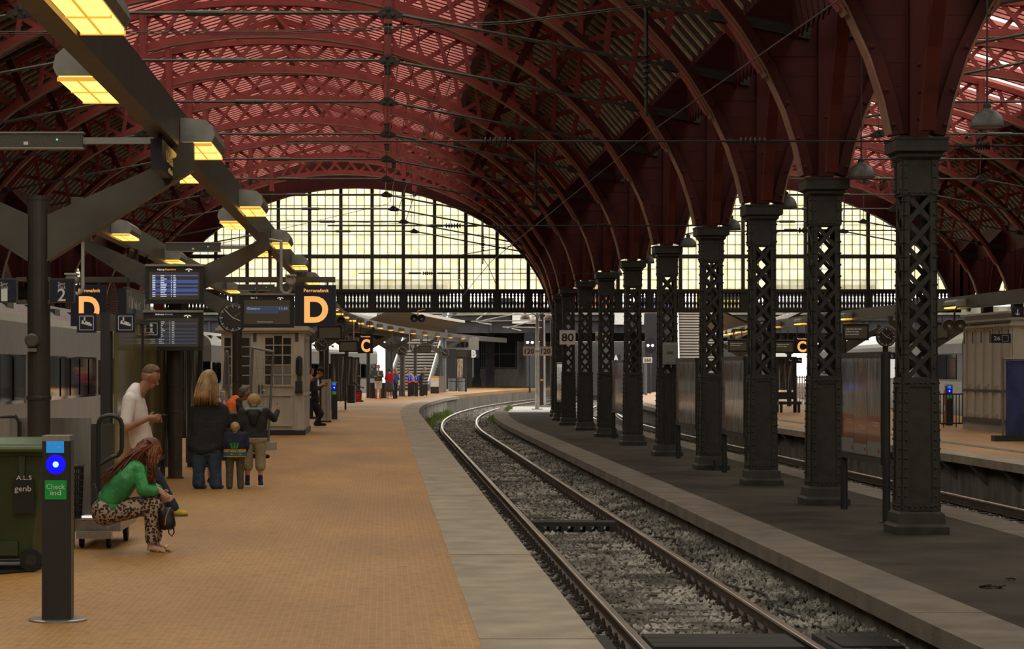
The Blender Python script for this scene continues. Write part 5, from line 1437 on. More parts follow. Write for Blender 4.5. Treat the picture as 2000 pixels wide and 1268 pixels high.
m_jack = cloth('green_satin', (.045,.30,.085), .35, 7, .8); m_jack.node_tree.nodes['Principled BSDF'].inputs['Roughness'].default_value = .45
W = [(Q(266,915,-.13), Q(266,915,.13), .085,.085), (Q(250,935,-.13), Q(250,935,.13), .11,.11), (Q(230,958,-.11), Q(230,958,.11), .12,.12), (Q(220,972,-.10), Q(220,972,.10), .115,.115),
     (Q(274,915,-.17), Q(284,955,-.20), .062,.062), (Q(284,955,-.20), Q(303,958,-.14), .062,.05), (Q(274,915,.17), Q(290,955,.20), .062,.06), (Q(290,955,.20), Q(305,958,.14), .06,.05)]
blend('jacket', loft(W[:4])+W[4:], m_jack, t, .010, 2)
blend('jacket_hem', loft([(Q(205,968,-.11), Q(205,968,.11), .055,.055), (Q(210,982,-.12), Q(210,982,.12), .075,.075), (Q(220,990,-.13), Q(220,990,.13), .085,.085), (Q(232,992,-.13), Q(234,992,.12), .06,.06)]), cloth('green_rib', (.04,.24,.06), .25, 30, .9), t, .010, 2)
def leopard():
    m = D.materials.new('leopard_print'); m.use_nodes = True; nt = m.node_tree; N = nt.nodes; L = nt.links; b = N['Principled BSDF']; b.inputs['Roughness'].default_value = .85
    tc = N.new('ShaderNodeTexCoord'); v = N.new('ShaderNodeTexVoronoi'); v.inputs['Scale'].default_value = 38
    L.new(tc.outputs['Object'], v.inputs['Vector'])
    rp = N.new('ShaderNodeValToRGB'); e = rp.color_ramp.elements
    e[0].position = 0; e[0].color = (.16,.075,.03,1); e[1].position = .28; e[1].color = (.02,.012,.01,1)
    x = e.new(.46); x.color = (.03,.018,.014,1); x = e.new(.54); x.color = (.42,.30,.22,1)
    L.new(v.outputs['Distance'], rp.inputs['Fac']); L.new(rp.outputs['Color'], b.inputs['Base Color']); return m
m_leo = leopard()
J = [(Q(208,998,-.10), Q(208,998,.10), .135,.13), (Q(212,1002,-.11), Q(298,985,-.10), .105,.085), (Q(300,985,-.10), Q(298,1020,-.09), .083,.066), (Q(298,1020,-.09), Q(298,1052,-.09), .066,.062),
     (Q(212,1002,.11), Q(300,983,.10), .105,.085), (Q(302,983,.10), Q(303,1020,.08), .083,.066), (Q(303,1020,.08), Q(303,1050,.08), .066,.06)]
blend('trousers', J, m_leo, t, .011, 3)
m_gold = M('gold', (.7,.45,.15), .3, metal=.8, var=.1)
sd = MB()
for yy, px in ((-.09,298),(.08,304)):
    x0 = Q(px-8,1070).x; x1 = Q(px+30,1070).x
    sd.bar((x0,yy,.008), (x1,yy-.02,.008), .016, .085, up=(0,1,0)); 
    sd.tube([(x0+.09,yy-.04,.02),(x0+.125,yy-.035,.055),(x0+.14,yy-.01,.068),(x0+.125,yy+.03,.05),(x0+.10,yy+.035,.02)], .006, 5); sd.tube([(x0+.135,yy-.01,.066),(x1-.03,yy-.015,.035)], .007, 5); sd.tube([(x0+.02,yy-.04,.03),(x0+.02,yy+.0,.085),(x0+.02,yy+.04,.03)], .006, 5)
sd.build('sandals', m_gold, t)
bag = wthing('handbag', P(322,1028,21.35), 'black leather handbag with gold zip hanging beside the seated woman', 'bag')
m_lea = M('black_leather', (.012,.011,.011), .35, var=.2, scale=10)
blend('bag_body', [(P(318,1000,21.28), P(326,1024,21.28), .05,.055), (P(330,1000,21.3), P(332,1024,21.3), .045,.055), (P(316,1004,21.4), P(322,1026,21.4), .045,.05)], m_lea, None, .01, 2)
BAGFIX = bag
MB().tube([P(331,992,21.22),P(324,1010,21.20),P(322,1026,21.20)], .006, 5).build('zip', m_gold, bag)
MB().tube([P(328,1028,21.25),P(330,1042,21.25),P(336,1048,21.25),P(340,1040,21.25),P(338,1022,21.25)], .007, 6).build('strap', m_lea, bag)
MB().tube([P(312,965,21.3),P(306,985,21.28),P(316,1000,21.28)], .012, 6).build('shoulder_strap', m_lea, bag)
# ---- blonde woman from behind
d = 32.8; loc = (PX(404,d),d,0); Q = QF(loc, d)
t = person(loc, 'blonde woman in black shirt and blue jeans seen from behind, looking at her phone')
c = Q(409,741); f = V3(.45,.85,-.30).normalized(); S = []; B = []
up, s = head(S, B, c, f, .094)
S += [(Q(406,785), Q(408,760), .055,.05), (Q(438,800,.12), Q(433,778,.26), .035,.025)]
core(S, [Q(406,790), Q(436,800), Q(445,828,.04), Q(438,800,.12)], .032); core(S, [Q(406,790), Q(383,800), Q(379,835,.05), Q(392,845,.18)], .032); core(S, [Q(406,785), Q(404,878), Q(389,925), Q(389,940,-.02)], .036); core(S, [Q(404,878), Q(421,925), Q(422,940)], .036)
hand(S, Q(434,780,.24), V3(-.1,.3,.9), V3(-1,0,0), .7)
for px, yy in ((389,-.02),(422,.0)): S += [(Q(px,935,yy), Q(px,948,yy), .04,.04)]
blend('body', S, m_skin, t, .009, 3)
m_blond = M('hair_blonde', (.34,.20,.085), .5, var=.45, scale=7, bump=.4, bscale=40)
mb = MB(); rr = random.Random(5)
for k in range(260):
    an = rr.uniform(-1.7,1.7); zz_ = rr.uniform(-.02,.125); rh_ = math.sqrt(max(0,.105**2-max(0,zz_-.03)**2)); st = c+V3(math.sin(an)*rh_-.012, -math.cos(an)*rh_-.005, zz_)
    en = V3(c.x-.045+math.sin(an)*.17, c.y-.10+rr.uniform(-.05,.05)*1.0, Q(0,788+rr.uniform(-8,6)).z); mid = (st+en)/2+V3(math.sin(an)*.035,-.05,.02)
    pts = []; a1, a2 = rr.uniform(0,6), rr.uniform(.004,.012)
    for j in range(7):
        u = j/6; p_ = st*(1-u)**2+mid*2*u*(1-u)+en*u*u; w_ = a2*math.sin(a1+u*8); pts.append(p_+V3(w_,w_*.4,0))
    mb.tube(pts, [.008,.011,.011,.010,.009,.006,.002], 4)
mb.smooth = True; mb.build('hair_strands', m_blond, t, fix=False)
blend('hair', [(c+up*.035-f*.025, c+up*.03-f*.03, .105,.103), (c-up*.02-f*.05, c+V3(-.06,-.08,-.22), .09,.10)], m_blond, t, .010, 3)
m_blk = cloth('black_shirt', (.014,.013,.013), .3, 6, .6)
W = [(Q(398,788), Q(416,788), .06,.06), (Q(384,799), Q(434,799), .085,.08), (Q(384,825), Q(430,825), .10,.10), (Q(386,850), Q(425,850), .11,.11), (Q(384,872), Q(424,868), .125,.115), (Q(392,880,-.03), Q(415,876,-.03), .11,.11),
     (Q(381,800), Q(379,835,.05), .068,.06), (Q(379,835,.05), Q(392,845,.18), .058,.045), (Q(438,800), Q(445,828,.04), .066,.06), (Q(445,828,.04), Q(438,802,.14), .058,.042)]
blend('shirt', loft(W[:6])+W[6:], m_blk, t, .011, 2)
J = [(Q(390,880), Q(416,880), .13,.13), (Q(390,890), Q(388,925), .115,.085), (Q(388,925), Q(388,944), .085,.095), (Q(418,888), Q(421,925), .115,.085), (Q(421,925), Q(421,944), .085,.095)]
blend('jeans', J, cloth('blue_denim', (.030,.055,.095), .4, 9), t, .011, 3)
Z = []
for px in (388,421): shoe(Z, Q(px,950,.0), Q(px+12,950,-.02), .9)
blend('shoes', Z, cloth('dark_shoe', (.03,.028,.028)), t, .009, 2)
q = P(434,772,32.98); MB().cbox((q.x,q.y,q.z), .065,.02,.12, Matrix.Rotation(.3,3,'X')).build('mobile_phone', m_cctv); tag(D.objects['mobile_phone.001'] if 'mobile_phone.001' in D.objects else D.objects['mobile_phone'], 'pale mobile phone in the hand of the blonde woman', 'phone')
# ---- children and others, built on one standing frame
def stander(loc, rz, h, label, top, bottom, hair, skin=None, sleeves=True, legs='long', arms=((.1,-.05),(.1,-.05)), hairlen=0.0, shoes=None, wide=1.0, lean=0.0, raise_r=False, cross=False, hat=None, small=False, skirt=None, headdown=.1, vox=.012, fat=1.0):
    k = h/1.75; t = person(loc, label); R = Matrix.Rotation(rz,3,'Z'); skin = skin or m_skin
    hs = 1.22 if small else 1.0
    def q(x, y, z): return R @ V3(x*k, (y+lean*max(0,z-.95))*k, z*k)
    S = []; f = R @ V3(0,1,-headdown); c = q(0,.02,1.63 if not small else 1.58); hr = .095*k*hs
    f = f.normalized(); up, s = head(S, [], c, f, hr)
    S += [(q(0,0,1.42), q(0,.01,1.55), .05*k,.047*k)]
    sh = .18*wide
    AP = []
    for sd_, (ax, ay) in zip((-1,1), arms):
        S0 = q(sd_*sh,0,1.40); 
        if raise_r and sd_ == 1: E_ = q(sd_*(sh+.14),.12,1.26); Wr = q(sd_*(sh+.20),.26,1.42); hd = R @ V3(.1,.3,1)
        elif cross: E_ = q(sd_*(sh+.06),.06,1.14); Wr = q(-sd_*.06,.22,1.16+.03*sd_); hd = R @ V3(-sd_,.1,.1)
        else: E_ = q(sd_*(sh+.05),-.02+ay,1.12); Wr = q(sd_*(sh+.02+ax*.3)-sd_*ax*.8,.10+ay+ax*1.2,.92+ax*1.6); hd = (Wr-E_)
        AP.append((S0, E_, Wr)); 
        if not sleeves: S.append((S0.lerp(E_,.5), E_, .045*k, .04*k))
        S.append((E_.lerp(Wr,.1 if not sleeves else .75), Wr, .038*k, .027*k)); hand(S, Wr, hd, R @ V3(-sd_*.3,1,.2), .5, k)
    kn = [q(-.095*wide,.02,.5), q(.095*wide,.02,.5)]; an = [q(-.10*wide,0,.09), q(.10*wide,0,.09)]; hp = [q(-.09*wide,0,.9), q(.09*wide,0,.9)]
    for S0, E_, Wr in AP: core(S, [q(0,0,1.40), S0, E_, Wr], .028*k)
    core(S, [q(0,0,1.45), q(0,0,.93)], .07*k)
    for a, b, c_ in zip(hp, kn, an): core(S, [q(0,0,.95), a, b, c_], .034*k)
    if legs != 'long':
        for a, b in zip(kn, an): S += [(a+V3(0,0,.02*k), a.lerp(b,.4), .052*k,.056*k), (a.lerp(b,.4), b, .054*k,.036*k)]
    blend('body', S, skin, t, max(.0075, vox*k*.8), 2)
    if headdown < .6: eyes(t, c, f, up, s, hr)
    W = [(q(-.14*wide,0,1.38), q(.14*wide,0,1.38), .075*k,.075*k), (q(-.11*wide,0,1.22), q(.11*wide,0,1.22), .105*k,.105*k), (q(-.09*wide,0,1.05), q(.09*wide,0,1.05), .11*k,.11*k), (q(-.09*wide,0,.93), q(.09*wide,0,.93), .125*k,.125*k)]
    for S0, E_, Wr in AP:
        W += [(S0, S0.lerp(E_, 1 if sleeves else .55), .066*k,.058*k)]
        if sleeves: W += [(E_, E_.lerp(Wr,.85), .056*k,.042*k)]
    W = loft(W[:4])+W[4:]; W = [(a, b, ra*fat, rb*fat) for a, b, ra, rb in W]
    blend('top', W, top, t, vox*k, 2)
    if skirt: 
        blend('skirt', loft([(q(-.09,0,.92), q(.09,0,.92), .13*k,.13*k), (q(-.10,0,.72), q(.10,0,.72), .15*k,.15*k), (q(-.11,0,.55), q(.11,0,.55), .155*k,.155*k)]), bottom, t, vox*k, 2)
    else:
        J = [(hp[0], hp[1], .125*k,.125*k)]
        for a, b, c_ in zip(hp, kn, an):
            if legs == 'short': J += [(a, b+V3(0,0,.05*k), .105*k,.09*k)]
            elif legs == 'knee': J += [(a, b, .105*k,.085*k), (b, b.lerp(c_,.3), .088*k,.088*k)]
            else: J += [(a, b, .10*k,.075*k), (b, c_+V3(0,0,-.02*k), .075*k,.066*k)]
        J = [(a, b, ra*fat, rb*fat) for a, b, ra, rb in J]; blend('trousers', J, bottom, t, vox*k, 2)
    Z = []
    for a in an:
        e_ = a+(R @ V3(0,.15*k,0)); a2 = a.copy(); shoe(Z, a2, e_, k*1.02)
    blend('shoes', Z, shoes or cloth('dark_shoe', (.03,.028,.028)), t, vox*k*.8, 1)
    H_ = [(c+up*.035*k-f*.02*k, c+up*.03*k-f*.025*k, hr*1.09, hr*1.08), (c-up*.01*k-f*.04*k, c-up*.04*k-f*.045*k, hr*.85, hr*.7)]
    if hairlen: H_ += [(c-f*.05*k, c-f*.075*k-up*hairlen*k, hr*1.0, hr*.8)]
    blend('hair', H_, hair, t, vox*k*.8, 1)
    if hat: blend('cap', [(c+up*.06*k-f*.01*k, c+up*.055*k, hr*1.12, hr*1.1), (c+up*.05*k+f*.09*k-s*.03*k, c+up*.05*k+f*.09*k+s*.03*k, .035*k,.035*k)], hat, t, vox*k*.8, 1)
    return t, q, k
m_hfair = M('hair_fair', (.36,.23,.10), .7, var=.4, scale=40); m_hdark = M('hair_dark', (.035,.025,.018), .7, var=.3, scale=30); m_hbrown = M('hair_brown', (.12,.075,.04), .7, var=.35, scale=40)
d = 32.8
t, q, k = stander((PX(459,d),d,0), .1, .96, 'small blond boy in a navy sweater with a colourful knitted seabed', cloth('navy_knit', (.012,.012,.035), .3, 30, .9), cloth('olive_cord', (.085,.072,.045), .3, 20), m_hfair, small=True, wide=1.45, fat=1.35, arms=((.02,0),(.02,0)), headdown=.05)
# knitted picture on the back of the sweater
m_ky = cloth('knit_yellow', (.55,.27,.02)); m_kb = cloth('knit_blue', (.01,.13,.22)); m_kg = cloth('knit_green', (.05,.30,.08)); m_kr = cloth('knit_red', (.45,.04,.05))
for nm, z0, z1, mt in (('knit_hem',.455,.468,m_ky),('knit_sea',.468,.525,m_kb),('knit_sand',.525,.565,m_ky)):
    mb = MB(); A_ = []; 
    for zz, rr_ in ((z0,.118),(z1,.116)):
        A_.append([(.165*math.sin(a_), -.012-.112*math.cos(a_), zz) for a_ in [-1.35+2.7*j/12 for j in range(13)]])
    B_ = [[(x*.93, y+.02, z) for x, y, z in r_] for r_ in A_]
    mb.strip(A_[0], A_[1]); mb.strip(B_[0], B_[1]); mb.strip(A_[0], B_[0]); mb.strip(A_[1], B_[1]); mb.build(nm, mt, t)
for x in (-.055, 0, .055):
    mb = MB(); mb.tube([(x*.5,-.132,.56),(x,-.130,.66)], .006, 5)
    for j in range(4): mb.tube([(x*(.6+.1*j),-.132,.58+j*.02),(x*(.6+.1*j)+.02,-.132,.60+j*.02)], .004, 4); mb.tube([(x*(.6+.1*j),-.132,.58+j*.02),(x*(.6+.1*j)-.02,-.132,.60+j*.02)], .004, 4)
    mb.build('knit_plant', m_kg, t)
for x, z, mt in ((-.07,.545,m_kr),(.04,.55,m_kb),(.08,.49,m_ky),(-.04,.495,m_ky),(.02,.488,m_kr)): MB().ball((x,-.132,z), .012, 8, 6, (1.4,.5,.8)).build('knit_fish', mt, t)
d = 33.4
t, q, k = stander((PX(496,d),d,0), -.05, 1.36, 'older boy in a black hooded jacket and beige shorts raising one hand', cloth('charcoal_jacket', (.018,.016,.015), .3, 8, .5), cloth('beige', (.30,.24,.15), .25, 8, .6), m_hfair, legs='knee', raise_r=True, small=True, wide=1.25, fat=1.15, shoes=cloth('black_trainer', (.03,.03,.03)))
blend('hood', [(q(-.09,-.06,1.40), q(.09,-.06,1.40), .07*k,.07*k), (q(0,-.12,1.32), q(0,-.13,1.20), .10*k,.06*k)], M('cloth_charcoal_jacket', (0,0,0)), t, .01, 2)
blend('hood_lining', [(q(-.13,-.07,1.435), q(.13,-.07,1.435), .045*k,.045*k)], cloth('turquoise', (.14,.30,.28)), t, .009, 1)
stp = MB()
for s_ in (-1,1):
    for j in range(3): stp.cbox(q(s_*.115+.055*s_,.02+.05*j,.055), .008,.02,.06)
    stp.cbox(q(s_*.12,.07,.012), .11*k,.30*k,.02)
stp.build('shoe_stripes', m_wtxt, t)
blend('socks', [(q(s_*.12,0,.2), q(s_*.12,0,.12), .046*k,.046*k) for s_ in (-1,1)], cloth('navy_sock', (.02,.015,.05)), t, .008, 1)
d = 34.6
stander((PX(402,d),d,0), .3, 1.02, 'little girl in a navy dotted dress behind the blonde woman', cloth('dress_navy', (.015,.014,.04)), M('dotted_dress', (.015,.014,.04), .8, col2=(.6,.55,.5), scale=26, thr=(.60,.62)), m_hfair, legs='bare', skirt=True, small=True, sleeves=False)
# ---- worker in an orange vest, stooping
d = 44.0; loc = (PX(478,d),d,0); Q = QF(loc, d)
t = person(loc, 'grey-haired worker in an orange vest stooping in front of the kiosk')
c = Q(477,769); f = V3(.8,.4,-.35).normalized(); S = []; up, s = head(S, [], c, f, .098)
S += [(Q(468,785), Q(474,775), .055,.05), (Q(494,800,-.1), Q(506,806,0), .035,.03)]; hand(S, Q(506,806), V3(1,.2,-.2), V3(0,0,1), .6); core(S, [Q(468,787), Q(466,795,-.18), Q(482,812,-.24), Q(496,801,-.1)], .032); core(S, [Q(468,787), Q(466,852), Q(498,872,-.1), Q(510,890,-.08)], .036); core(S, [Q(466,852), Q(480,878,.12), Q(486,890,.12)], .036)
blend('body', S, m_skin2, t, .01, 2)
blend('hair', [(c+up*.035-f*.025, c+up*.03-f*.03, .104,.103), (c-f*.05, c-up*.04-f*.05, .085,.07)], M('hair_grey', (.10,.085,.07), .7, var=.4, scale=30), t, .01, 2)
m_nv = cloth('navy_work', (.014,.016,.03))
blend('jacket', loft([(Q(464,786,-.14), Q(464,786,.14), .09,.09), (Q(462,815,-.14), Q(462,815,.14), .12,.12), (Q(466,845,-.1), Q(466,845,.1), .12,.12)])+[ (Q(466,792,-.2), Q(482,812,-.24), .065,.058), (Q(482,812,-.24), Q(496,802,-.12), .056,.042)], m_nv, t, .012, 2)
blend('vest', loft([(Q(460,782,-.10), Q(460,782,.12), .10,.10), (Q(455,792,-.14), Q(455,792,.14), .13,.13), (Q(453,815,-.15), Q(453,815,.14), .15,.15), (Q(457,842,-.12), Q(457,842,.12), .145,.145)]), cloth('hi_vis_orange', (.85,.16,.02), .15, 6, .3), t, .012, 2)
for py in (811, 836): blend('reflective_band', [(Q(454,py,-.16), Q(455,py+1,.14), .152,.15)], cloth('silver_band', (.16,.15,.14)), t, .012, 1)
blend('trousers', [(Q(466,852,-.08), Q(466,852,.08), .125,.125), (Q(470,858,-.1), Q(498,872,-.1), .10,.08), (Q(498,872,-.1), Q(510,892,-.08), .075,.065), (Q(466,858,.1), Q(480,878,.12), .10,.08), (Q(480,878,.12), Q(486,892,.12), .075,.065)], m_nv, t, .012, 2)
Z = []; shoe(Z, Q(510,894,-.08), Q(524,896,-.1)); shoe(Z, Q(487,894,.12), Q(500,896,.14)); blend('shoes', Z, cloth('black_shoe', (.015,.015,.015)), t, .01, 1)
# ---- officer leaning on the kiosk wall
d = 68.6; loc = (PX(620,d),d,0); Q = QF(loc, d)
t = person(loc, 'officer in black uniform and cap leaning on the kiosk, looking at a phone')
c = Q(625,727); f = V3(.85,-.1,-.5).normalized(); S = []; up, s = head(S, [], c, f, .098)
S += [(Q(617,742), Q(622,733), .055,.05), (Q(626,752,-.15), Q(632,751,-.05), .035,.028)]; hand(S, Q(632,751,-.05), V3(.9,.2,.1), V3(0,0,1), .8); hand(S, Q(632,753,.08), V3(.9,-.2,.1), V3(0,0,1), .8); core(S, [Q(617,743), Q(613,748,-.18), Q(614,763,-.23), Q(628,753,-.12)], .032); core(S, [Q(617,743), Q(614,748,.18), Q(616,763,.22), Q(632,753,.08)], .032); core(S, [Q(617,743), Q(615,784), Q(628,808,-.12), Q(618,824,-.1)], .036); core(S, [Q(615,784), Q(620,808,.1), Q(624,826,.05)], .036)
blend('body', S, m_skin, t, .011, 2)
blend('cap', [(c+up*.055-f*.01, c+up*.055-f*.02, .112,.11), (c+up*.045+f*.10-s*.03, c+up*.045+f*.10+s*.03, .03,.03)], m_blk, t, .012, 1)
blend('jacket', loft([(Q(615,741,-.06), Q(616,741,.06), .07,.07), (Q(612,747,-.15), Q(614,747,.15), .09,.09), (Q(612,760,-.14), Q(613,760,.14), .12,.12), (Q(614,775,-.1), Q(615,775,.1), .125,.125)])+[ (Q(612,747,-.2), Q(614,763,-.23), .068,.06), (Q(614,763,-.23), Q(628,754,-.1), .058,.045), (Q(614,747,.2), Q(616,763,.22), .068,.06), (Q(616,763,.22), Q(629,754,.1), .058,.045)], m_nv, t, .013, 2)
blend('belt', [(Q(614,779,-.1), Q(615,779,.1), .135,.135)], m_blk, t, .013, 1)
blend('trousers', [(Q(615,784,-.08), Q(615,784,.08), .13,.13), (Q(615,788,-.1), Q(628,808,-.12), .105,.08), (Q(628,808,-.12), Q(618,826,-.1), .078,.066), (Q(614,788,.1), Q(620,808,.1), .105,.08), (Q(620,808,.1), Q(624,828,.05), .078,.066)], m_nv, t, .013, 2)
Z = []; shoe(Z, Q(616,829,-.1), Q(622,832,-.2)); shoe(Z, Q(624,831,.05), Q(635,832,.05)); blend('shoes', Z, cloth('black_shoe', (.015,.015,.015)), t, .011, 1)
q = P(634,750,d); MB().box(q.x-.02,q.x+.1,d-.06,d+.02,q.z,q.z+.02).build('mobile_phone', m_black); 
for o in list(COL.objects):
    if o.name.startswith('mobile_phone') and o.parent is None and 'label' not in o.keys(): tag(o, 'small dark phone in the hands of the leaning officer', 'phone')
stander((PX(606,78),78,0), -1.2, 1.72, 'passer-by in an orange top half hidden behind the leaning officer', cloth('faded_orange', (.6,.2,.08)), m_nv, m_hdark, vox=.016)
# ---- far travellers
FD = 128.0; G = 'travellers on the far bend of the platform'
def far(px, h, rz, label, top, bottom, hair, d=FD, **kw):
    t, q, k = stander((PX(px,d),d,0), rz, h, label, top, bottom, hair, vox=.018, **kw); return t, q, k
far(739, 1.90, math.pi-.15, 'man with crossed arms in white shorts and red shoes on the far platform', cloth('grey_green', (.06,.085,.075)), cloth('offwhite', (.62,.56,.50)), m_hfair, legs='short', cross=True, shoes=cloth('red', (.6,.03,.05)), skin=m_skin)
blend('shirt_front', [(V3(0,-.09,1.45), V3(0,-.11,1.12), .05,.06)], cloth('pink_shirt', (.55,.35,.32)), D.objects[[o.name for o in COL.objects if o.name.startswith('person')][-1]], .014, 1)
far(761, 1.74, -.4, 'dark-haired woman in a red jumper and grey skirt on the far platform', cloth('red_jumper', (.55,.015,.03)), cloth('grey_skirt', (.07,.08,.09)), m_hdark, legs='bare', skirt=True, shoes=cloth('white_shoe', (.6,.55,.5)))
far(772, 1.72, .9, 'ginger-haired woman in a blue top and dark jeans on the far platform', cloth('blue_top', (.02,.05,.22)), cloth('dark_denim', (.018,.024,.045)), M('hair_ginger', (.5,.22,.06), .6, var=.3, scale=20), hairlen=.22, shoes=cloth('grey_shoe', (.35,.35,.36)), d=128.6)
far(822, 1.75, -1.9, 'man in a dark suit bending over a black suitcase by the stairs', cloth('navy_suit', (.025,.035,.06)), cloth('navy_suit', (.025,.035,.06)), m_hfair, d=142, lean=.35, headdown=.5)
far(806, 1.66, 2.2, 'woman in a pale blouse stooping behind the check-out pillars', cloth('pale_blouse', (.62,.50,.48)), cloth('dark_trouser', (.03,.028,.03)), m_hbrown, d=143, lean=.55, headdown=.5)
d = 117.0; loc = (PX(697,d),d,0); Q = QF(loc, d)
t = person(loc, 'seated dark-skinned man in a grey shirt bending forward beside a red bag')
m_skin3 = M('skin_dark', (.10,.055,.035), .5, var=.1)
c = Q(701,739); f = V3(.7,0,-.6).normalized(); S = []; up, s = head(S, [], c, f, .1)
S += [(Q(695,745), Q(699,741), .055,.05), (Q(699,752,-.15), Q(706,757,-.1), .04,.03)]; hand(S, Q(706,757,-.1), V3(1,0,-.2), V3(0,0,1), .5); core(S, [Q(695,745), Q(694,749,-.18), Q(699,752,-.15)], .04); core(S, [Q(695,745), Q(690,764), Q(704,765,-.12), Q(703,779,-.12)], .045); core(S, [Q(690,764), Q(704,765,.12), Q(704,779,.12)], .045)
blend('body', S, m_skin3, t, .018, 1)
blend('hair', [(c+up*.03-f*.02, c+up*.03-f*.03, .105,.105)], m_hdark, t, .018, 1)
blend('shirt', [(Q(693,747,-.15), Q(693,747,.15), .10,.10), (Q(690,757,-.15), Q(690,757,.15), .15,.15), (Q(694,748,-.2), Q(699,753,-.22), .07,.06)], cloth('slate', (.05,.06,.075)), t, .018, 1)
blend('trousers', [(Q(689,764,-.1), Q(689,764,.1), .15,.15), (Q(690,766,-.12), Q(704,765,-.12), .10,.08), (Q(704,765,-.12), Q(703,780,-.12), .08,.06), (Q(690,766,.12), Q(704,765,.12), .10,.08), (Q(704,765,.12), Q(704,780,.12), .08,.06)], cloth('black_trouser', (.02,.02,.022)), t, .018, 1)
Z = []; shoe(Z, Q(703,783,-.12), Q(708,784,-.14)); shoe(Z, Q(704,783,.12), Q(709,784,.12)); blend('shoes', Z, cloth('black_shoe', (.015,.015,.015)), t, .016, 1)
flush_people()
for o in list(COL.objects):
    if o.name.startswith('bag_body'): par(o, BAGFIX)
# ------------------------------------------------------------------ column platform and right platform
m_dome = M('dome_enamel', (.060,.054,.042), .45, var=.35, scale=40)
m_domein = M('dome_inside', (.35,.32,.26), .5, var=.1)
def make_dome():
    t = empty('pendant_lamp', (0,0,0)); r = .205
    mb = MB(); mb.lathe([(.045,.24),(.05,.20),(.075,.185),(.12,.165),(.165,.12),(.192,.06),(.203,0),(.208,-.03),(.205,-.035),(.198,-.03)], (0,0,0), 20, caps=False); mb.smooth = True; mb.build('shade', m_dome, t, fix=False)
    MB().lathe([(.195,-.028),(.001,-.02)], (0,0,0), 20, caps=False).build('diffuser', m_domein, t)
    MB().lathe([(.05,.2),(.05,.25),(.03,.27)], (0,0,0), 12).build('neck', m_iron, t)
    MB().lathe([(.012,.25),(.012,2.9)], (0,0,0), 6).build('rod', m_iron, t)
    return t
dm = None
for i, px in enumerate((1928,1682,1535,1428,1344,1264,1203,1160)):
    d = 7.4*F/(px-VX); lab = f'grey dome pendant lamp hanging beside the iron columns, {ORD[i]} from the camera'
    t = make_dome() if dm is None else copy_tree(dm); dm = dm or t
    t.location = (7.4, d, 4.70); tag(t, lab, 'lamp', 'dome lamps along the columns')
# poster frames between the columns
m_frame = M('poster_frame', (.018,.017,.016), .4, var=.1)
def poster_mat(name, c1, c2, seed):
    return M(name, c1, .18, scale=3.0+seed, stretch=(1,5,.8), var=.2, col2=c2, thr=(.42,.6))
m_pg = [poster_mat('poster_art_a', (.16,.16,.15), (.50,.47,.42), 0), poster_mat('poster_art_b', (.18,.13,.10), (.52,.40,.30), .7), poster_mat('poster_art_c', (.12,.14,.15), (.48,.52,.54), 1.3)]  # poster art, lightened so reflected light is part of the print colours
m_pr = M('poster_red', (.34,.045,.03), .3, var=.2); m_po = M('poster_orange', (.40,.13,.06), .3, var=.15); m_pw = M('poster_white', (.46,.44,.41), .3, var=.06); m_plog = M('poster_logo_red', (.5,.03,.03), .4, var=0)
def poster(y0, y1, label, sheets, x=7.0):
    t = wthing('poster_display', (x,(y0+y1)/2,ZP), label, 'poster frame', 'poster frames between the columns')
    z0, z1 = .42, 1.90
    for y in (y0, y1): MB().lathe([(.055,0),(.055,2.35 if y == y0 else 2.30)], (x,y,ZP), 14).build('post', m_frame, t)
    MB().lathe([(.10,0),(.10,.015)], (x,y0,ZP), 14).build('foot', m_frame, t)
    MB().box(x-.05,x+.05,y0+.06,y1-.06,z0,z1).build('panel', m_frame, t)
    for za, zb_ in ((z0-.05,z0+.03),(z1-.03,z1+.05)): ubx('rail', x-.07, x+.07, y0+.03, y1-.03, za, zb_, m_frame, t)
    n = sheets; yw = (y1-y0-.16)/n
    for k in range(n):
        a, b = y0+.08+k*yw+.02, y0+.08+(k+1)*yw-.02; xf = x-.054
        sh = ubx('sheet', xf-.004, xf, a, b, z0+.04, z1-.04, m_pg[k % 3], t)
        if n == 3:
            zt = z0+.62-(.06 if k == 1 else 0)
            ubx('print_band', xf-.006, xf-.003, a, b, zt-.20, zt, m_pr if k != 1 else m_po, t); ubx('print_band', xf-.006, xf-.003, a, b, zt-.36, zt-.2, m_po, t); ubx('print_band', xf-.006, xf-.003, a, b, z0+.05, zt-.36, m_pw, t)
            stuff(MB().box(xf-.009,xf-.006,a+.1,a+.55,zt-.10,zt-.085).box(xf-.009,xf-.006,a+.1,a+.45,zt-.14,zt-.125).build('print_text', m_pw, t)); ubx('print_logo', xf-.009, xf-.006, a+.08, a+.16, z0+.10, z0+.15, m_plog, t)
    gl_ = ubx('glass', x-.068, x-.064, y0+.08, y1-.08, z0+.03, z1-.03, m_pglass, t)
    for k in range(4): MB().lathe([(.012,-.01),(.012,.0)], (x-.075, y0+.3+k*(y1-y0-.6)/3, z1+.0), 8, 'x').build('bolt', m_chrome, t)
    return t
m_pglass = D.materials.new('poster_glass'); m_pglass.use_nodes = True; nt = m_pglass.node_tree; nt.nodes.clear()
tr = nt.nodes.new('ShaderNodeBsdfTransparent'); gl = nt.nodes.new('ShaderNodeBsdfGlossy'); gl.inputs['Roughness'].default_value = .06; mx = nt.nodes.new('ShaderNodeMixShader'); mx.inputs['Fac'].default_value = .22; ou = nt.nodes.new('ShaderNodeOutputMaterial')
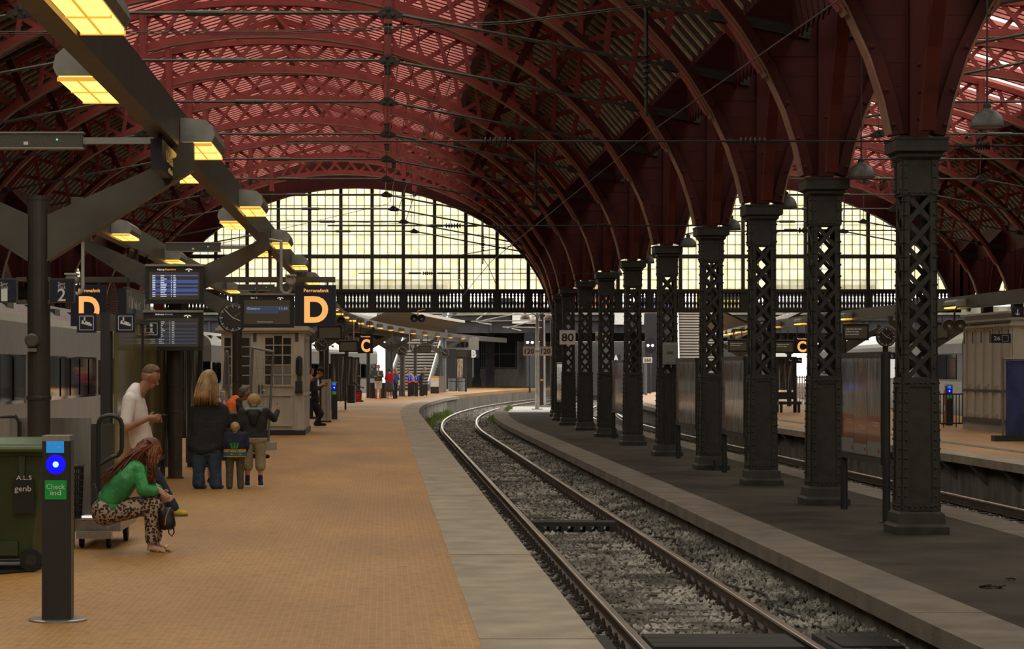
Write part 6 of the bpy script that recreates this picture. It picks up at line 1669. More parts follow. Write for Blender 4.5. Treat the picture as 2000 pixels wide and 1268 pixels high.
nzz = nt.nodes.new('ShaderNodeTexNoise'); nzz.inputs['Scale'].default_value = 1.4; tcc = nt.nodes.new('ShaderNodeTexCoord'); mpp = nt.nodes.new('ShaderNodeMapping'); mpp.inputs['Scale'].default_value = (1,9,.7); bpp = nt.nodes.new('ShaderNodeBump'); bpp.inputs['Strength'].default_value = .35
nt.links.new(tcc.outputs['Object'], mpp.inputs[0]); nt.links.new(mpp.outputs[0], nzz.inputs['Vector']); nt.links.new(nzz.outputs['Fac'], bpp.inputs['Height']); nt.links.new(bpp.outputs[0], gl.inputs['Normal'])
nt.links.new(tr.outputs[0], mx.inputs[1]); nt.links.new(gl.outputs[0], mx.inputs[2]); nt.links.new(mx.outputs[0], ou.inputs[0])
poster(32.1, 35.05, 'glazed poster frame with three red and white posters behind the nearest column', 3)
poster(44.4, 47.4, 'glazed poster frame behind the third column', 2)
poster(51.3, 54.8, 'glazed poster frame behind the fourth column', 2)
poster(66.8, 70.2, 'glazed poster frame behind the sixth column', 1)
poster(89.0, 92.5, 'narrow glazed poster frame behind the ninth column', 1)
# grey box on the fifth column, small black box at the fourth
t = wthing('meter_cabinet', (PX(1310,55.9),55.9,PZ(712,55.9)), 'pale grey electrical cabinet fixed to the fifth column', 'cabinet')
a = P(1296,712,55.95); b = P(1324,669,55.95); MB().box(a.x,b.x,55.95,56.18,a.z,b.z).build('case', m_lhouse, t); ubx('door', a.x+.04, b.x-.03, 55.93, 55.95, a.z+.05, b.z-.06, M('cabinet_door', (.20,.19,.165), .5, var=.1), t); ubx('label_plate', a.x+.08, b.x-.12, 55.92, 55.93, (a.z+b.z)/2, (a.z+b.z)/2+.05, m_gunm, t)
for x in (a.x+.08, b.x-.1): MB().tube([(x,56.1,a.z),(x,56.1,ZP+.3)], .018, 6).build('conduit', m_iron, t)
t = wthing('floor_socket', (PX(1400,48.3),48.3,ZP), 'small black socket box at the foot of the fourth column', 'box')
MB().box(PX(1395,48.35),PX(1405,48.35),48.28,48.42,ZP,ZP+.22).build('case', m_black, t); MB().box(PX(1396,48.3),PX(1404,48.3),48.25,48.28,ZP+.10,ZP+.2).build('flap', m_char, t)
# rags and leaves on the dark platform
m_rag = cloth('dead_leaf', (.02,.016,.012))
for k, (px, py, r, lab) in enumerate(((1937,1150,.10,'dark crumpled leaf on the column platform near the picture corner'),(1975,1134,.04,'tiny dark scrap on the column platform'))):
    d = DB(py, ZP); mb = MB(); q = random.Random(k)
    for j in range(5): mb.cbox((q.uniform(-r,r),q.uniform(-r*.5,r*.5),.012), r*1.2, r*.5, .012, Euler((q.uniform(-.3,.3),q.uniform(-.3,.3),q.uniform(0,3))).to_matrix())
    tag(mb.build('leaf', m_rag, None, (PX(px,d),d,ZP+.01)), lab, 'leaf')
# ---- right platform: beam, lamps, kiosk, fence, tarp, pillar, shelter, signs
XB3 = 17.0
t = wthing('lamp_beam', (XB3,58,3.46), 'box beam with lamps along the right platform', 'beam')
y = 56.0
while y < 150:
    e = y+5; o0, o1 = toff(y), toff(e)
    MB().add([(XB3+o0,y,3.46),(XB3+o0+.16,y,3.46),(XB3+o0+.16,y,3.84),(XB3+o0,y,3.84),(XB3+o1,e,3.46),(XB3+o1+.16,e,3.46),(XB3+o1+.16,e,3.84),(XB3+o1,e,3.84)],[(0,1,2,3),(4,7,6,5),(0,4,5,1),(1,5,6,2),(2,6,7,3),(3,7,4,0)]).build('beam_length', m_gunm, t); y = e
i = 0
for px in (1888,1665,1575,1515,1452,1422,1395,1372):
    d = XB3*F/(px-VX); l_ = copy_tree(LP[-2]); l_.location = (XB3+toff(d)-.005, d, 3.50); tag(l_, f'yellow lamp on the right platform beam, {ORD[i]} from the camera', 'lamp', 'yellow lamps of the right platform'); i += 1
n = 0
for y in (77, 92, 107, 122, 137):
    c_ = copy_tree(p0); c_.location = (XB3+1.3+toff(y), y, ZP3-.33); tag(c_, f'canopy post of the right platform, {ORD[n]} from the camera', 'post', 'canopy posts of the right platform'); n += 1
kd3 = 62.0; x0 = 16.88; kl = 5.0
t = wthing('kiosk', (x0+1,kd3,ZP3), 'cream panelled kiosk at the right edge beside the blue tarpaulin', 'kiosk')
zt = 3.26
ubx('body', x0, x0+2.6, kd3, kd3+kl, ZP3+.3, zt, m_kio, t); ubx('plinth', x0-.04, x0+2.64, kd3-.04, kd3+kl+.04, ZP3, ZP3+.22, m_conc, t); ubx('plinth_strip', x0-.06, x0+2.66, kd3-.06, kd3+kl+.06, ZP3+.22, ZP3+.36, m_char, t)
ubx('dado', x0-.05, x0+2.65, kd3-.05, kd3+kl+.05, 1.05, 1.12, m_char, t)
for z, e in ((2.80,.03),(2.86,.08),(3.02,.05),(zt-.06,.10)): ubx('cornice', x0-e, x0+2.6+e, kd3-e, kd3+kl+e, z, z+.06, m_kio, t)
for k in range(16): ubx('dentil', x0-.10, x0, kd3+.15+k*.3, kd3+.28+k*.3, 2.93, 2.98, m_gunm, t)
for k in range(6):
    yy = kd3+.12+k*.94
    for za, zb_ in ((ZP3+.37,1.05),(1.12,2.80)): ubx('stile', x0-.045, x0, yy-.14, yy+.14, za, zb_, m_kio, t)
    ubx('slot', x0-.055, x0-.04, yy-.05, yy+.05, 2.42, 2.76, m_kio2, t)
    if k < 5:
        for za in (ZP3+.44, 1.22): ubx('panel_foot', x0-.035, x0, yy+.25, yy+.68, za, za+.06, m_kio, t)
for k in range(6):
    xx = x0+.1+k*.5
    for za, zb_ in ((ZP3+.37,1.05),(1.12,2.80)): ubx('stile', xx-.07, xx+.07, kd3-.04, kd3, za, zb_, m_kio, t)
t, a, b = sign_panel('track_sign', 'navy sign 26 with a pictogram on the right kiosk', 1937, 1974, 653, 669, kd3-.12); text_w('26', .17, .11, m_wtxt, t, (a.x+.14,kd3-.125,a.z+.11)); frame_line(t, b.x-.15, kd3-.125, (a.z+b.z)/2, .16, .16, .01)
t, a, b = sign_panel('direction_sign', 'navy sign with a down arrow and red S emblem at the right edge', 1977, 2012, 602, 619, 60.0, hang=.05)
cx = a.x+.14; MB().box(cx-.012,cx+.012,59.99,59.995,a.z+.06,b.z-.03).cbox((cx-.03,59.992,a.z+.07), .07,.004,.02, Matrix.Rotation(.78,3,'Y')).cbox((cx+.03,59.992,a.z+.07), .07,.004,.02, Matrix.Rotation(-.78,3,'Y')).build('arrow', m_wtxt, t); MB().lathe([(.08,0),(.08,.004)], (a.x+.36,59.993,(a.z+b.z)/2), 16, 'y').build('emblem', m_plog, t); text_w('S', .06, .09, m_wtxt, t, (a.x+.36,59.985,(a.z+b.z)/2))
# blue tarpaulin fence
td = 55.7; m_tarp = M('blue_tarp', (.020,.035,.13), .55, var=.35, scale=3, stretch=(1,1,.5), bump=.6, bscale=2)
t = wthing('tarpaulin_fence', (PX(1958,td),td,ZP3), 'blue tarpaulin stretched on a tube fence at the right edge', 'fence')
x0 = PX(1959,td); MB().tube([(x0,td,ZP3+.05),(x0,td,PZ(699,td))], .03, 8).build('tube', m_galv, t); MB().tube([(x0,td,PZ(701,td)),(x0+2,td-.4,PZ(701,td))], .025, 8).build('tube', m_galv, t)
mb = MB(); R_ = [[(x0+.05+k*.16, td-.03-.06*math.sin(k*1.3+zz)-.04*k*.3, z) for k in range(12)] for zz, z in ((0,ZP3+.12),(.8,.6),(1.7,1.2),(2.6,PZ(704,td)))]
for p_, q_ in zip(R_, R_[1:]): mb.strip(p_, q_)
for p_, q_ in zip(R_, R_[1:]): mb.strip([(x,y+.01,z) for x,y,z in p_], [(x,y+.01,z) for x,y,z in q_])
mb.smooth = True; mb.build('tarpaulin', m_tarp, t); MB().box(x0-.25,x0+.55,td-.2,td+.15,ZP3,ZP3+.14).build('foot_block', m_black, t)
# railing with the pillar and orange post behind
rd = 68.5
t = wthing('railing', (PX(1855,rd),rd,ZP3), 'dark iron railing left of the cream kiosk', 'railing')
x0, x1 = PX(1818,rd), PX(1886,rd); zt = PZ(770,rd)
for z in (ZP3+.12, zt): ubx('rail', x0, x1, rd-.02, rd+.02, z-.02, z+.02, m_char, t)
for k in range(12): xx = x0+(x1-x0)*k/11; ubx('bar', xx-.012, xx+.012, rd-.012, rd+.012, ZP3 if k % 4 == 0 else ZP3+.1, zt, m_char, t)
pillar(PX(1853,70.5), 70.5, 'check-in pillar with a blue light behind the railing', m_grnp, ('Check','ind')).location.z = ZP3
t = wthing('marker_post', (PX(1846,71),71,ZP3), 'orange marker post with a white band behind the railing', 'post')
MB().lathe([(.12,0),(.12,.04),(.05,.06),(.045,1.05),(.02,1.1)], (PX(1846,71),71,ZP3), 12).build('body', M('orange_plastic', (.8,.10,.01), .4, var=.05), t); MB().lathe([(.051,.45),(.05,.62)], (PX(1846,71),71,ZP3), 12).build('band', m_wtxt, t)
train(25.4+0.0, 96, 168, 'silver train with a dark blue window band behind the right platform', m_tdk, winh=(1.15,2.35))
# twin-lamp signal under the beam
def twin(px, py, d, k, label, up_z, mat=None, bx=None):
    c = P(px,py,d); t = wthing('twin_lamp_signal', (c.x,d,c.z-.15*k), label, 'signal lamp', 'twin lamp signals')
    for s in (-1,1):
        MB().lathe([(.10*k,-.25*k),(.155*k,-.15*k),(.165*k,.0),(.15*k,.03*k),(.14*k,.0),(.001,-.03*k)], (c.x+s*.15*k,d,c.z), 18, 'y').build('lamp_head', mat or m_black, t)
        MB().lathe([(.05*k,.0),(.045*k,.02)], (c.x+s*.15*k,d-.01,c.z-.03*k), 10, 'y').build('lens', m_lhouse, t)
    MB().tube([(c.x,d,c.z+.1*k),(c.x,d,c.z+.3*k),(c.x+.06,d,up_z),(bx if bx is not None else c.x+.30*k,d,up_z+.05)], .03, 6).build('bracket', m_yelw if k > 1.2 else m_black, t)
    return t
twin(1864, 635, 66.0, 1.05, 'twin black lamp signal hanging beside the cream kiosk', 3.46, M('sooty_brass', (.05,.035,.015), .5, var=.3), XB3+.05)
# screens, clock and signs of the right platform
def mini_screen(label, px0, px1, py0, py1, d, lines=(), hz=3.47, bx=None):
    a = P(px0,py1,d); b = P(px1,py0,d); w = b.x-a.x; h = b.z-a.z
    t = wthing('platform_screen', ((a.x+b.x)/2,d,a.z), label, 'screen', 'platform screens')
    MB().box(a.x,b.x,d,d+.15,a.z,b.z).build('casing', m_black, t); ubx('display', a.x+w*.07, b.x-w*.07, d-.005, d, a.z+h*.12, b.z-h*.2, m_scr, t)
    ubx('hood', a.x-.01, b.x+.01, d-.02, d+.16, b.z-.03, b.z, m_lhouse, t)
    for f in (.3,.7): ubx('hanger', a.x+w*f-.02, a.x+w*f+.02, d+.05, d+.09, b.z, max(hz, b.z+.05), m_gunm, t)
    bx = (XB3+.08 if bx is None else bx)+toff(d); xs_ = sorted((bx, a.x+w*.3)); ubx('arm', xs_[0]-.02, xs_[1]+.02, d+.05, d+.10, max(hz,b.z+.05)-.04, max(hz,b.z+.05)+.05, m_gunm, t)
    for k, s in enumerate(lines): text_w(s, w*(.62 if k == 0 else .5), h*.075, m_sdim, t, (a.x+w*(.42 if k == 0 else .36),d-.008,b.z-h*(.34+.15*k)))
    return t
mini_screen('screen reading Toget kører ikke videre between the two nearest columns', 1646, 1697, 631, 665, 84, ('Toget kører ikke videre','Gå ikke ind i toget','Please do not board the train'))
mini_screen('dark screen half hidden right of the nearest column', 1812, 1853, 628, 664, 76)
mini_screen('dim screen left of the amber C on the right platform', 1513, 1551, 664, 690, 104, ('Toget kører ikke videre','Gå ikke ind i toget'))
mini_screen('screen between the third and fourth columns', 1422, 1461, 662, 688, 106, ('Toget kører ikke videre','Gå ikke ind i toget'))
letter_sign('section_sign', 'black sign with an amber C between the second and third columns', 1551, 1580, 658, 690, 104.2, 'C', .9)
clock(1731, 658, 19, 83, 'round black clock on the right platform behind the nearest column', None, None, ZP3); clock(1478, 662, 14, 104, 'round clock half hidden behind the third column', None, None, ZP3)
t, a, b = sign_panel('track_sign', 'small navy sign 26 with an arrow under the right clock', 1716, 1752, 689, 701, 84.0); text_w('26', .24, .13, m_wtxt, t, (a.x+.42,83.99,a.z+.11)); frame_line(t, a.x+.14, 83.99, a.z+.11, .15, .16, .012); ubx('post', PX(1733,84)-.05, PX(1733,84)+.05, 84.07, 84.17, ZP3, PZ(677,84), m_char, t)
# glazed shelter with a bench between the second and third columns
sd3 = 92.0
t = wthing('glass_shelter', (PX(1530,sd3),sd3,ZP3), 'glazed shelter with a bench on the right platform behind the second column', 'shelter')
for px in (1518, 1553): ubx('post', PX(px,sd3)-.06, PX(px,sd3)+.06, sd3, sd3+.12, ZP3, PZ(699,sd3), m_char, t)
ubx('pane', PX(1516,sd3), PX(1550,sd3), sd3+.05, sd3+.08, PZ(762,sd3), PZ(701,sd3), m_streak, t); ubx('bench', PX(1516,sd3), PX(1560,sd3), sd3-.6, sd3, PZ(790,sd3), PZ(784,sd3), m_char, t); ubx('bench_back', PX(1518,sd3), PX(1552,sd3), sd3-.05, sd3, PZ(780,sd3), PZ(766,sd3), m_char, t); ubx('top_rail', PX(1514,sd3), PX(1556,sd3), sd3, sd3+.12, PZ(701,sd3), PZ(697,sd3), m_char, t)
for px in (1522, 1556): ubx('bench_leg', PX(px,sd3)-.05, PX(px,sd3)+.05, sd3-.5, sd3-.4, ZP3, PZ(789,sd3), m_char, t)
for k, px in enumerate((1543, 1561)):
    t, a, b = sign_panel('pictogram_sign', f'small navy surveillance pictogram on the right shelter, {("first","second")[k]} from the left', px-5, px+5, 699, 709, sd3-.08); pict_camera(t, (a.x+b.x)/2, sd3-.085, (a.z+b.z)/2, .18)
t = wthing('platform_barrier', (PX(1568,110),110,ZP3), 'white bar fence beyond the right shelter', 'fence')
for k in range(9): ubx('bar', PX(1556,110)+k*.12, PX(1556,110)+k*.12+.05, 110, 110.05, ZP3, PZ(734,110), m_white, t)
for py in (736, 765): ubx('rail', PX(1555,110), PX(1582,110), 109.98, 110.07, PZ(py,110)-.05, PZ(py,110), m_white, t)
# far canopies (butterfly roofs) over both platforms beyond the hall
m_can = M('canopy_soffit', (.13,.108,.08), .75, var=.15, scale=2, stretch=(6,.4,1))
m_canr = M('canopy_edge', (.55,.53,.48), .6, var=.1)
def canopy(xc, y0, y1, label, zc_=4.02, rise=.95, wd=2.15):
    t = wthing('platform_canopy', (xc+toff(y0),y0,zc_), label, 'canopy')
    y = y0
    while y < y1-.1:
        e = y+3.0
        for s in (-1,1):
            o0, o1 = toff(y), toff(e); A_ = []
            for yy, o in ((y+.02,o0),(e-.02,o1)): A_ += [(xc+o+s*.1,yy,zc_),(xc+o+s*wd,yy,zc_+rise),(xc+o+s*wd,yy,zc_+rise+.10),(xc+o+s*.1,yy,zc_+.10)]
            MB().add(A_, [(0,1,2,3),(4,7,6,5),(0,4,5,1),(1,5,6,2),(2,6,7,3),(3,7,4,0)]).build('soffit_panel', m_can, t)
            MB().add([(xc+o0+s*wd,y,zc_+rise-.02),(xc+o0+s*(wd+.08),y,zc_+rise-.02),(xc+o0+s*(wd+.08),y,zc_+rise+.16),(xc+o0+s*wd,y,zc_+rise+.16),(xc+o1+s*wd,e-.3,zc_+rise-.02),(xc+o1+s*(wd+.08),e-.3,zc_+rise-.02),(xc+o1+s*(wd+.08),e-.3,zc_+rise+.16),(xc+o1+s*wd,e-.3,zc_+rise+.16)],[(0,1,2,3),(4,7,6,5),(0,4,5,1),(1,5,6,2),(2,6,7,3),(3,7,4,0)]).build('edge_piece', m_canr, t)
        y = e
    MB().add([(xc+toff(y0)-.12,y0,zc_-.12),(xc+toff(y0)+.12,y0,zc_-.12),(xc+toff(y0)+.12,y0,zc_+.1),(xc+toff(y0)-.12,y0,zc_+.1)],[(0,1,2,3)]).build('spine_end', m_gunm, t)
    return t
canopy(XM, 126, 165, 'butterfly canopy with brown boarded underside over the far bend of the platform')
canopy(XB3+1.3, 118, 160, 'butterfly canopy over the far right platform seen between the columns', 3.65)
# ------------------------------------------------------------------ signs, screens and signals in the distance
letter_sign('section_sign', 'small black sign with an amber C above the far platform', 699, 728, 653, 690, 108, 'C', .65)
t, a, b = sign_panel('section_sign', 'navy sign with a white B under the far beam', 916, 935, 684, 699, 168); text_w('B', .36, .5, m_wtxt, t, ((a.x+b.x)/2,167.98,(a.z+b.z)/2+.02), bold=.05)
ubx('post', a.x-.3, a.x-.15, 168.1, 168.2, 0, b.z+.2, m_char, t); ubx('arm', a.x-.3, b.x, 168.1, 168.2, b.z, b.z+.12, m_steel, t)
t, a, b = sign_panel('section_sign', 'navy sign with a white A seen between the iron columns', 1194, 1212, 693, 706, 176); text_w('A', .4, .42, m_wtxt, t, ((a.x+b.x)/2,175.98,(a.z+b.z)/2), bold=.05); ubx('post', a.x-.1, a.x+.05, 176.1, 176.2, -.4, b.z, m_char, t)
mini_screen('dark hanging screen behind the large D sign', 620, 668, 634, 664, 84, (), 3.84, XBR-.08)
mini_screen('dark hanging screen left of the amber C', 662, 699, 664, 688, 102, (), 3.84, XBR-.08)
mini_screen('small olive screen near the stairs', 818, 842, 674, 690, 150, (), 3.86, XBR-.08)
mini_screen('small brown screen beside the B sign', 892, 915, 683, 699, 166, (), 3.86, XBR-.08)
clock(628, 674, 13.5, 83, 'clock below the far dark screen behind the kiosk', None, None, 0.0); clock(785, 687, 10.5, 139, 'round clock in front of the stair treads', 139.75); clock(869, 690, 9, 163, 'small clock right of the stairs', 163.8)
t = wthing('clock_post', (PX(786,139.6),139.5,0), 'grey post under the clock in front of the stairs', 'post'); MB().lathe([(.16,0),(.16,PZ(690,139.5))], (PX(786,139.6),139.75,0), 10).build('pole', m_gunm, t); MB().lathe([(.3,0),(.3,.04)], (PX(786,139.6),139.75,0), 10).build('foot', m_gunm, t)
t = wthing('lamp_mast', (PX(868,163),163.6,0), 'blue grey mast in front of the stair stringer', 'post'); MB().lathe([(.14,0),(.14,PZ(606,163.6))], (PX(868,163.6),163.8,0), 10).build('pole', m_steel, t); MB().lathe([(.25,0),(.25,.05)], (PX(868,163.6),163.8,0), 10).build('foot', m_steel, t)
cctv(698, 664, 104, 3.84, 'cctv camera on a hook left of the amber C'); cctv(806, 677, 139.6, 3.84, 'cctv camera on a hook above the far screen', 1, 1.2)
twin(816, 622, 116.6, 1.25, 'black twin lamp signal hanging in front of the far canopy', 4.62, m_black)
t = wthing('horn_speaker', (PX(666,78),78,PZ(636,78)), 'round brown horn loudspeaker right of the large D sign', 'speaker'); c = P(666,627,78); MB().lathe([(.06,-.3),(.10,-.2),(.16,-.02),(.165,.0),(.13,.0),(.05,-.1)], c, 16, 'y').build('horn', M('bronze', (.06,.045,.03), .5, var=.3), t); MB().tube([c+V3(0,.2,.05), c+V3(0,.2,.34), V3(XBR-.05,78.2,3.85)], .02, 6).build('bracket', m_gunm, t)
t, a, b = sign_panel('signal_board', 'stone coloured rounded back of a signal above the B sign', 915, 935, 668, 682, 164, mat=m_lhouse, rim=False); MB().lathe([(.37,-.05),(.37,.05)], ((a.x+b.x)/2,164.03,b.z), 16, 'y').build('rounded_top', m_lhouse, t); ubx('arm', a.x-2.0, a.x, 164.0, 164.06, a.z, a.z+.1, m_steel, t); ubx('post', a.x-2.0, a.x-1.9, 164.0, 164.1, 0, a.z+.1, m_steel, t)
# speed boards, signals, lamp posts by the track
m_board = M('board_cream', (.72,.66,.56), .6, var=.12, scale=5)
def board(px0, px1, py0, py1, d, num, label, base=None, zb_=ZP):
    t, a, b = sign_panel('speed_board', label, px0, px1, py0, py1, d, mat=m_board, rim=False, th=.04); text_w(num, (b.x-a.x)*.78, (b.z-a.z)*.55, m_black, t, ((a.x+b.x)/2,d-.006,(a.z+b.z)/2), bold=.02)
    return t, a, b
LD = 121.0
def lamp_post(px, d, label, k):
    x = PX(px,d); t = wthing('lamp_post', (x,d,ZP), label, 'lamp post', 'twin dome lamp posts beyond the hall')
    MB().tube([(x,d,ZP),(x,d,4.0),(x,d,4.55)], [.11,.08,.06], 8).build('pole', m_lconc, t); MB().box(x-.28,x+.28,d-.2,d+.2,ZP,ZP+.05).build('foot', m_lconc, t)
    for s in (-1,1):
        pts = [(x,d,4.2)]+[(x+s*.45*(1-math.cos(a_)),d,4.2+.4*math.sin(a_)) for a_ in (.4,.8,1.2,1.57)]+[(x+s*.62,d,4.6)]
        MB().tube(pts, .035, 6).build('arm', m_lconc, t)
        MB().lathe([(.27,0),(.26,.10),(.20,.22),(.08,.30),(.04,.40)], (x+s*.62,d,4.22), 14).build('shade', M('lamp_shade_beige', (.42,.33,.25), .5, var=.1), t)
    return t
lamp_post(1049, 119, 'pale twin dome lamp post beside the 120 boards, nearer one', 1); lamp_post(1062, 128, 'pale twin dome lamp post beside the 120 boards, farther one', 1)
t, a, b = board(1022, 1046, 677, 695, 118.6, '120', 'cream speed board 120 left of the pale lamp post'); ubx('arm', b.x, PX(1049,118.8), 118.62, 119.02, a.z+.2, a.z+.28, m_lconc, t)
t, a, b = board(1054, 1078, 677, 695, 118.6, '120', 'cream speed board 120 right of the pale lamp post'); ubx('arm', PX(1049,118.8), a.x, 118.62, 119.02, a.z+.2, a.z+.28, m_lconc, t)
t, a, b = board(1093, 1124, 645, 673, 85.6, '80', 'cream speed board 80 on the far iron columns'); ubx('bracket', a.x+.2, a.x+.3, 85.6, 86.5, a.z+.2, a.z+.28, m_iron, t)
t, a, b = board(1163, 1191, 648, 673, 76.0, '80', 'second speed board 80 half hidden behind a column'); ubx('bracket', a.x+.0, a.x+.1, 72.1, 76.0, a.z+.2, a.z+.28, m_iron, t)
t, a, b = board(1256, 1274, 698, 709, 150, '260', 'small speed board 260 seen between the columns'); ubx('post', PX(1262,150)-.08, PX(1262,150)+.08, 150.05, 150.2, -.45, PZ(698,150), m_steel, t)
m_sigon = M('signal_lamp', (1,.8,.5), .4, var=0, emit=(1,.75,.4), estr=6)
def signal(px, py, d, label, wpx=23, hpx=42, lit=0, zb2=-.05):
    c = P(px,py,d); w = wpx*d/F; h = hpx*d/F; t = wthing('railway_signal', (c.x,d,zb2), label, 'signal', 'railway signals')
    pr = []
    for a_ in range(0, 181, 20): pr.append((c.x+w/2*math.cos(math.radians(a_)), c.z+h/2-w/2+w/2*math.sin(math.radians(a_))))
    for a_ in range(180, 361, 20): pr.append((c.x+w/2*math.cos(math.radians(a_)), c.z-h/2+w/2+w/2*math.sin(math.radians(a_))))
    MB().prism(pr, d, d+.08).build('backboard', m_tdk, t); MB().lathe([(.08,0),(.08,c.z-zb2)], (c.x,d+.15,zb2), 8).build('pole', m_tdk, t)
    for r_ in (1,0,-1):
        for s in (-1,1):
            on = r_ == lit; MB().lathe([(w*.11,-.05),(w*.11,.04)], (c.x+s*w*.2,d-.02,c.z+r_*h*.2), 10, 'y').build('lens', m_sigon if on else m_black, t)
    return t
signal(1035, 669, 165, 'dark railway signal with two lit lamps beside the bridge column'); signal(1270, 675, 160, 'dark railway signal with two lit lamps seen between the columns', 22, 32, 0, -.45)
# brown masts
for k, px in enumerate((1058, 1079)):
    t = wthing('catenary_mast', (PX(px,126),126,ZP), f'brown steel catenary mast behind the lamp posts, {("left","right")[k]} one', 'mast'); ubx('mast', PX(px,126)-.10, PX(px,126)+.10, 126, 126.2, ZP, 6.0, M('mast_brown', (.05,.03,.03), .5, var=.2), t); ubx('foot', PX(px,126)-.3, PX(px,126)+.3, 125.8, 126.4, ZP, ZP+.12, m_conc, t); ubx('marker', PX(px,126)-.07, PX(px,126)+.07, 125.97, 126, 1.0, 1.12, m_yelw, t)
# cantilever arms and wires outside
t = wthing('catenary_cantilever', (PX(1058,126.1),126.1,4.0), 'pale catenary arms reaching left from the brown masts', 'catenary')
for (x0_, y0_, x1_, y1_) in ((1058,614,872,616),(1058,603,930,629),(920,628,1058,626),(1058,622,990,641),(982,639,1058,640),(935,630,960,634),(1000,642,1018,646),(960,604,930,625)):
    MB().tube([P(x0_,y0_,126.1), P(x1_,y1_,124.5)], .035, 6).build('tube', m_lconc, t)
# luggage and furniture on the far platform
t = wthing('suitcase', (PX(828,141),141,0), 'black upright suitcase beside the man in the dark suit', 'suitcase'); MB().box(PX(820,141),PX(835,141),141,141.25,.06,.72).build('shell', m_char, t); MB().tube([(PX(824,141),141.1,.72),(PX(824,141),141.1,1.0),(PX(831,141),141.1,1.0),(PX(831,141),141.1,.72)], .02, 6).build('handle', m_black, t)
for px in (822,833): MB().lathe([(.05,-.03),(.05,.03)], (PX(px,141),141.1,.05), 8, 'x').build('wheel', m_rub, t)
m_rbag = cloth('red_bag', (.42,.015,.025), .2); d = 116.6
t = wthing('shopping_bag', (PX(698,d),d,0), 'red shopping bag with white print in front of the seated man', 'bag'); MB().frus((PX(698,d),d,0), .30,.22,.36,.26,.50).build('bag_body', m_rbag, t); glyphs(t, PX(698,d), d-.125, .36, .22, .06, 5, m_wtxt); glyphs(t, PX(698,d), d-.122, .24, .18, .05, 4, m_wtxt, 'x', 2); MB().tube([(PX(696,d),d,.5),(PX(696.5,d),d,.62),(PX(699.5,d),d,.62),(PX(700,d),d,.5)], .012, 6).build('handle', m_rbag, t)
t = wthing('platform_bench', (PX(690,117.4),117.4,0), 'dark bench the man with the red bag sits on', 'bench'); ubx('seat', PX(680,117.4), PX(702,117.4), 117.1, 117.6, .40, .45, m_char, t); 
for px in (682,700): ubx('leg', PX(px,117.4)-.03, PX(px,117.4)+.03, 117.1, 117.5, 0, .4, m_char, t)
for k, (px, d) in enumerate(((686,114),(729,131),(748,131))):
    t = wthing('litter_bin', (PX(px,d),d,0), f'dark round litter bin on the far platform, {ORD[k]} from the left', 'bin', 'far litter bins'); MB().lathe([(.20,0),(.22,.05),(.22,.82),(.24,.84),(.24,.88),(.18,.88)], (PX(px,d),d,0), 14).build('drum', m_char, t); MB().lathe([(.225,.1),(.225,.14)], (PX(px,d),d,0), 14).build('band', m_gunm, t)
t = wthing('notice_board', (PX(784,142),141.8,0), 'cream notice board with an orange stripe before the stairs', 'notice board'); a = P(777,753,141.8); b = P(790.5,734,141.8); ubx('panel', a.x, b.x, 141.8, 141.86, a.z, b.z, m_board, t); ubx('print', a.x+.15, a.x+.21, 141.79, 141.8, a.z+.25, b.z-.06, m_yelw, t); ubx('leg', (a.x+b.x)/2-.15, (a.x+b.x)/2+.15, 141.86, 141.95, 0, b.z, m_gunm, t)
t = wthing('service_cabinet', (PX(855,156),156,0), 'cream cabinet with an orange stripe right of the stair foot', 'cabinet'); a = P(841,765,156); b = P(857,735,156); MB().box(a.x,b.x,156,156.6,.45,b.z).build('case', m_board, t); ubx('stripe', a.x, b.x, 155.98, 156, b.z-.10, b.z, m_yelw, t); ubx('base', a.x, b.x, 156, 156.6, 0, .45, m_char, t); ubx('side_unit', b.x, b.x+.38, 156, 156.5, .05, b.z, m_ssteel, t)
t = wthing('poster_stand', (PX(899,172),172,0), 'weathered poster panel on posts left of the B sign', 'poster frame'); ubx('panel', PX(893,172), PX(904.5,172), 172, 172.1, PZ(738,172), PZ(701,172), m_pg[1], t)
for px in (891.5, 905.5): ubx('post', PX(px,172)-.06, PX(px,172)+.06, 171.98, 172.12, 0, PZ(700,172), m_char, t)
for k, px in enumerate((883, 901)):
    t = wthing('litter_bin', (PX(px,172),170.5,0), f'blue grey litter bin under the far poster panel, {("left","right")[k]} one', 'bin', 'far litter bins'); MB().lathe([(.26,0),(.28,.05),(.28,.9),(.30,.95),(.2,.95)], (PX(px,170.5),170.5,0), 14).build('drum', m_steel, t); MB().lathe([(.285,.7),(.285,.76)], (PX(px,170.5),170.5,0), 14).build('band', m_char, t)
for k, (px, d) in enumerate(((676,118),(661,95),(690,125))):
    t = wthing('glass_case', (PX(px,d),d,0), f'glazed timetable case on the far platform, {ORD[k]} from the kiosk', 'timetable case'); ubx('pane', PX(px,d)-.25, PX(px,d)+.25, d, d+.03, .35, 2.2, m_streak, t); ubx('post', PX(px,d)-.33, PX(px,d)-.25, d, d+.08, 0, 2.3, m_char, t); ubx('post', PX(px,d)+.25, PX(px,d)+.33, d, d+.08, 0, 2.3, m_char, t); ubx('top_rail', PX(px,d)-.33, PX(px,d)+.33, d, d+.08, 2.2, 2.3, m_char, t)
t = wthing('steel_cabinet', (PX(626,72),72,0), 'grey steel service cabinet behind the leaning officer', 'cabinet'); a = P(628,812,72.2); MB().box(PX(628,73),PX(646,73),73,73.6,.05,PZ(742,73)).build('case', m_ssteel, t); ubx('base', PX(627,73), PX(647,73), 72.98, 73.62, 0, .05, m_char, t); ubx('seam', PX(637,73)-.006, PX(637,73)+.006, 72.99, 73, .1, PZ(744,73), m_char, t)
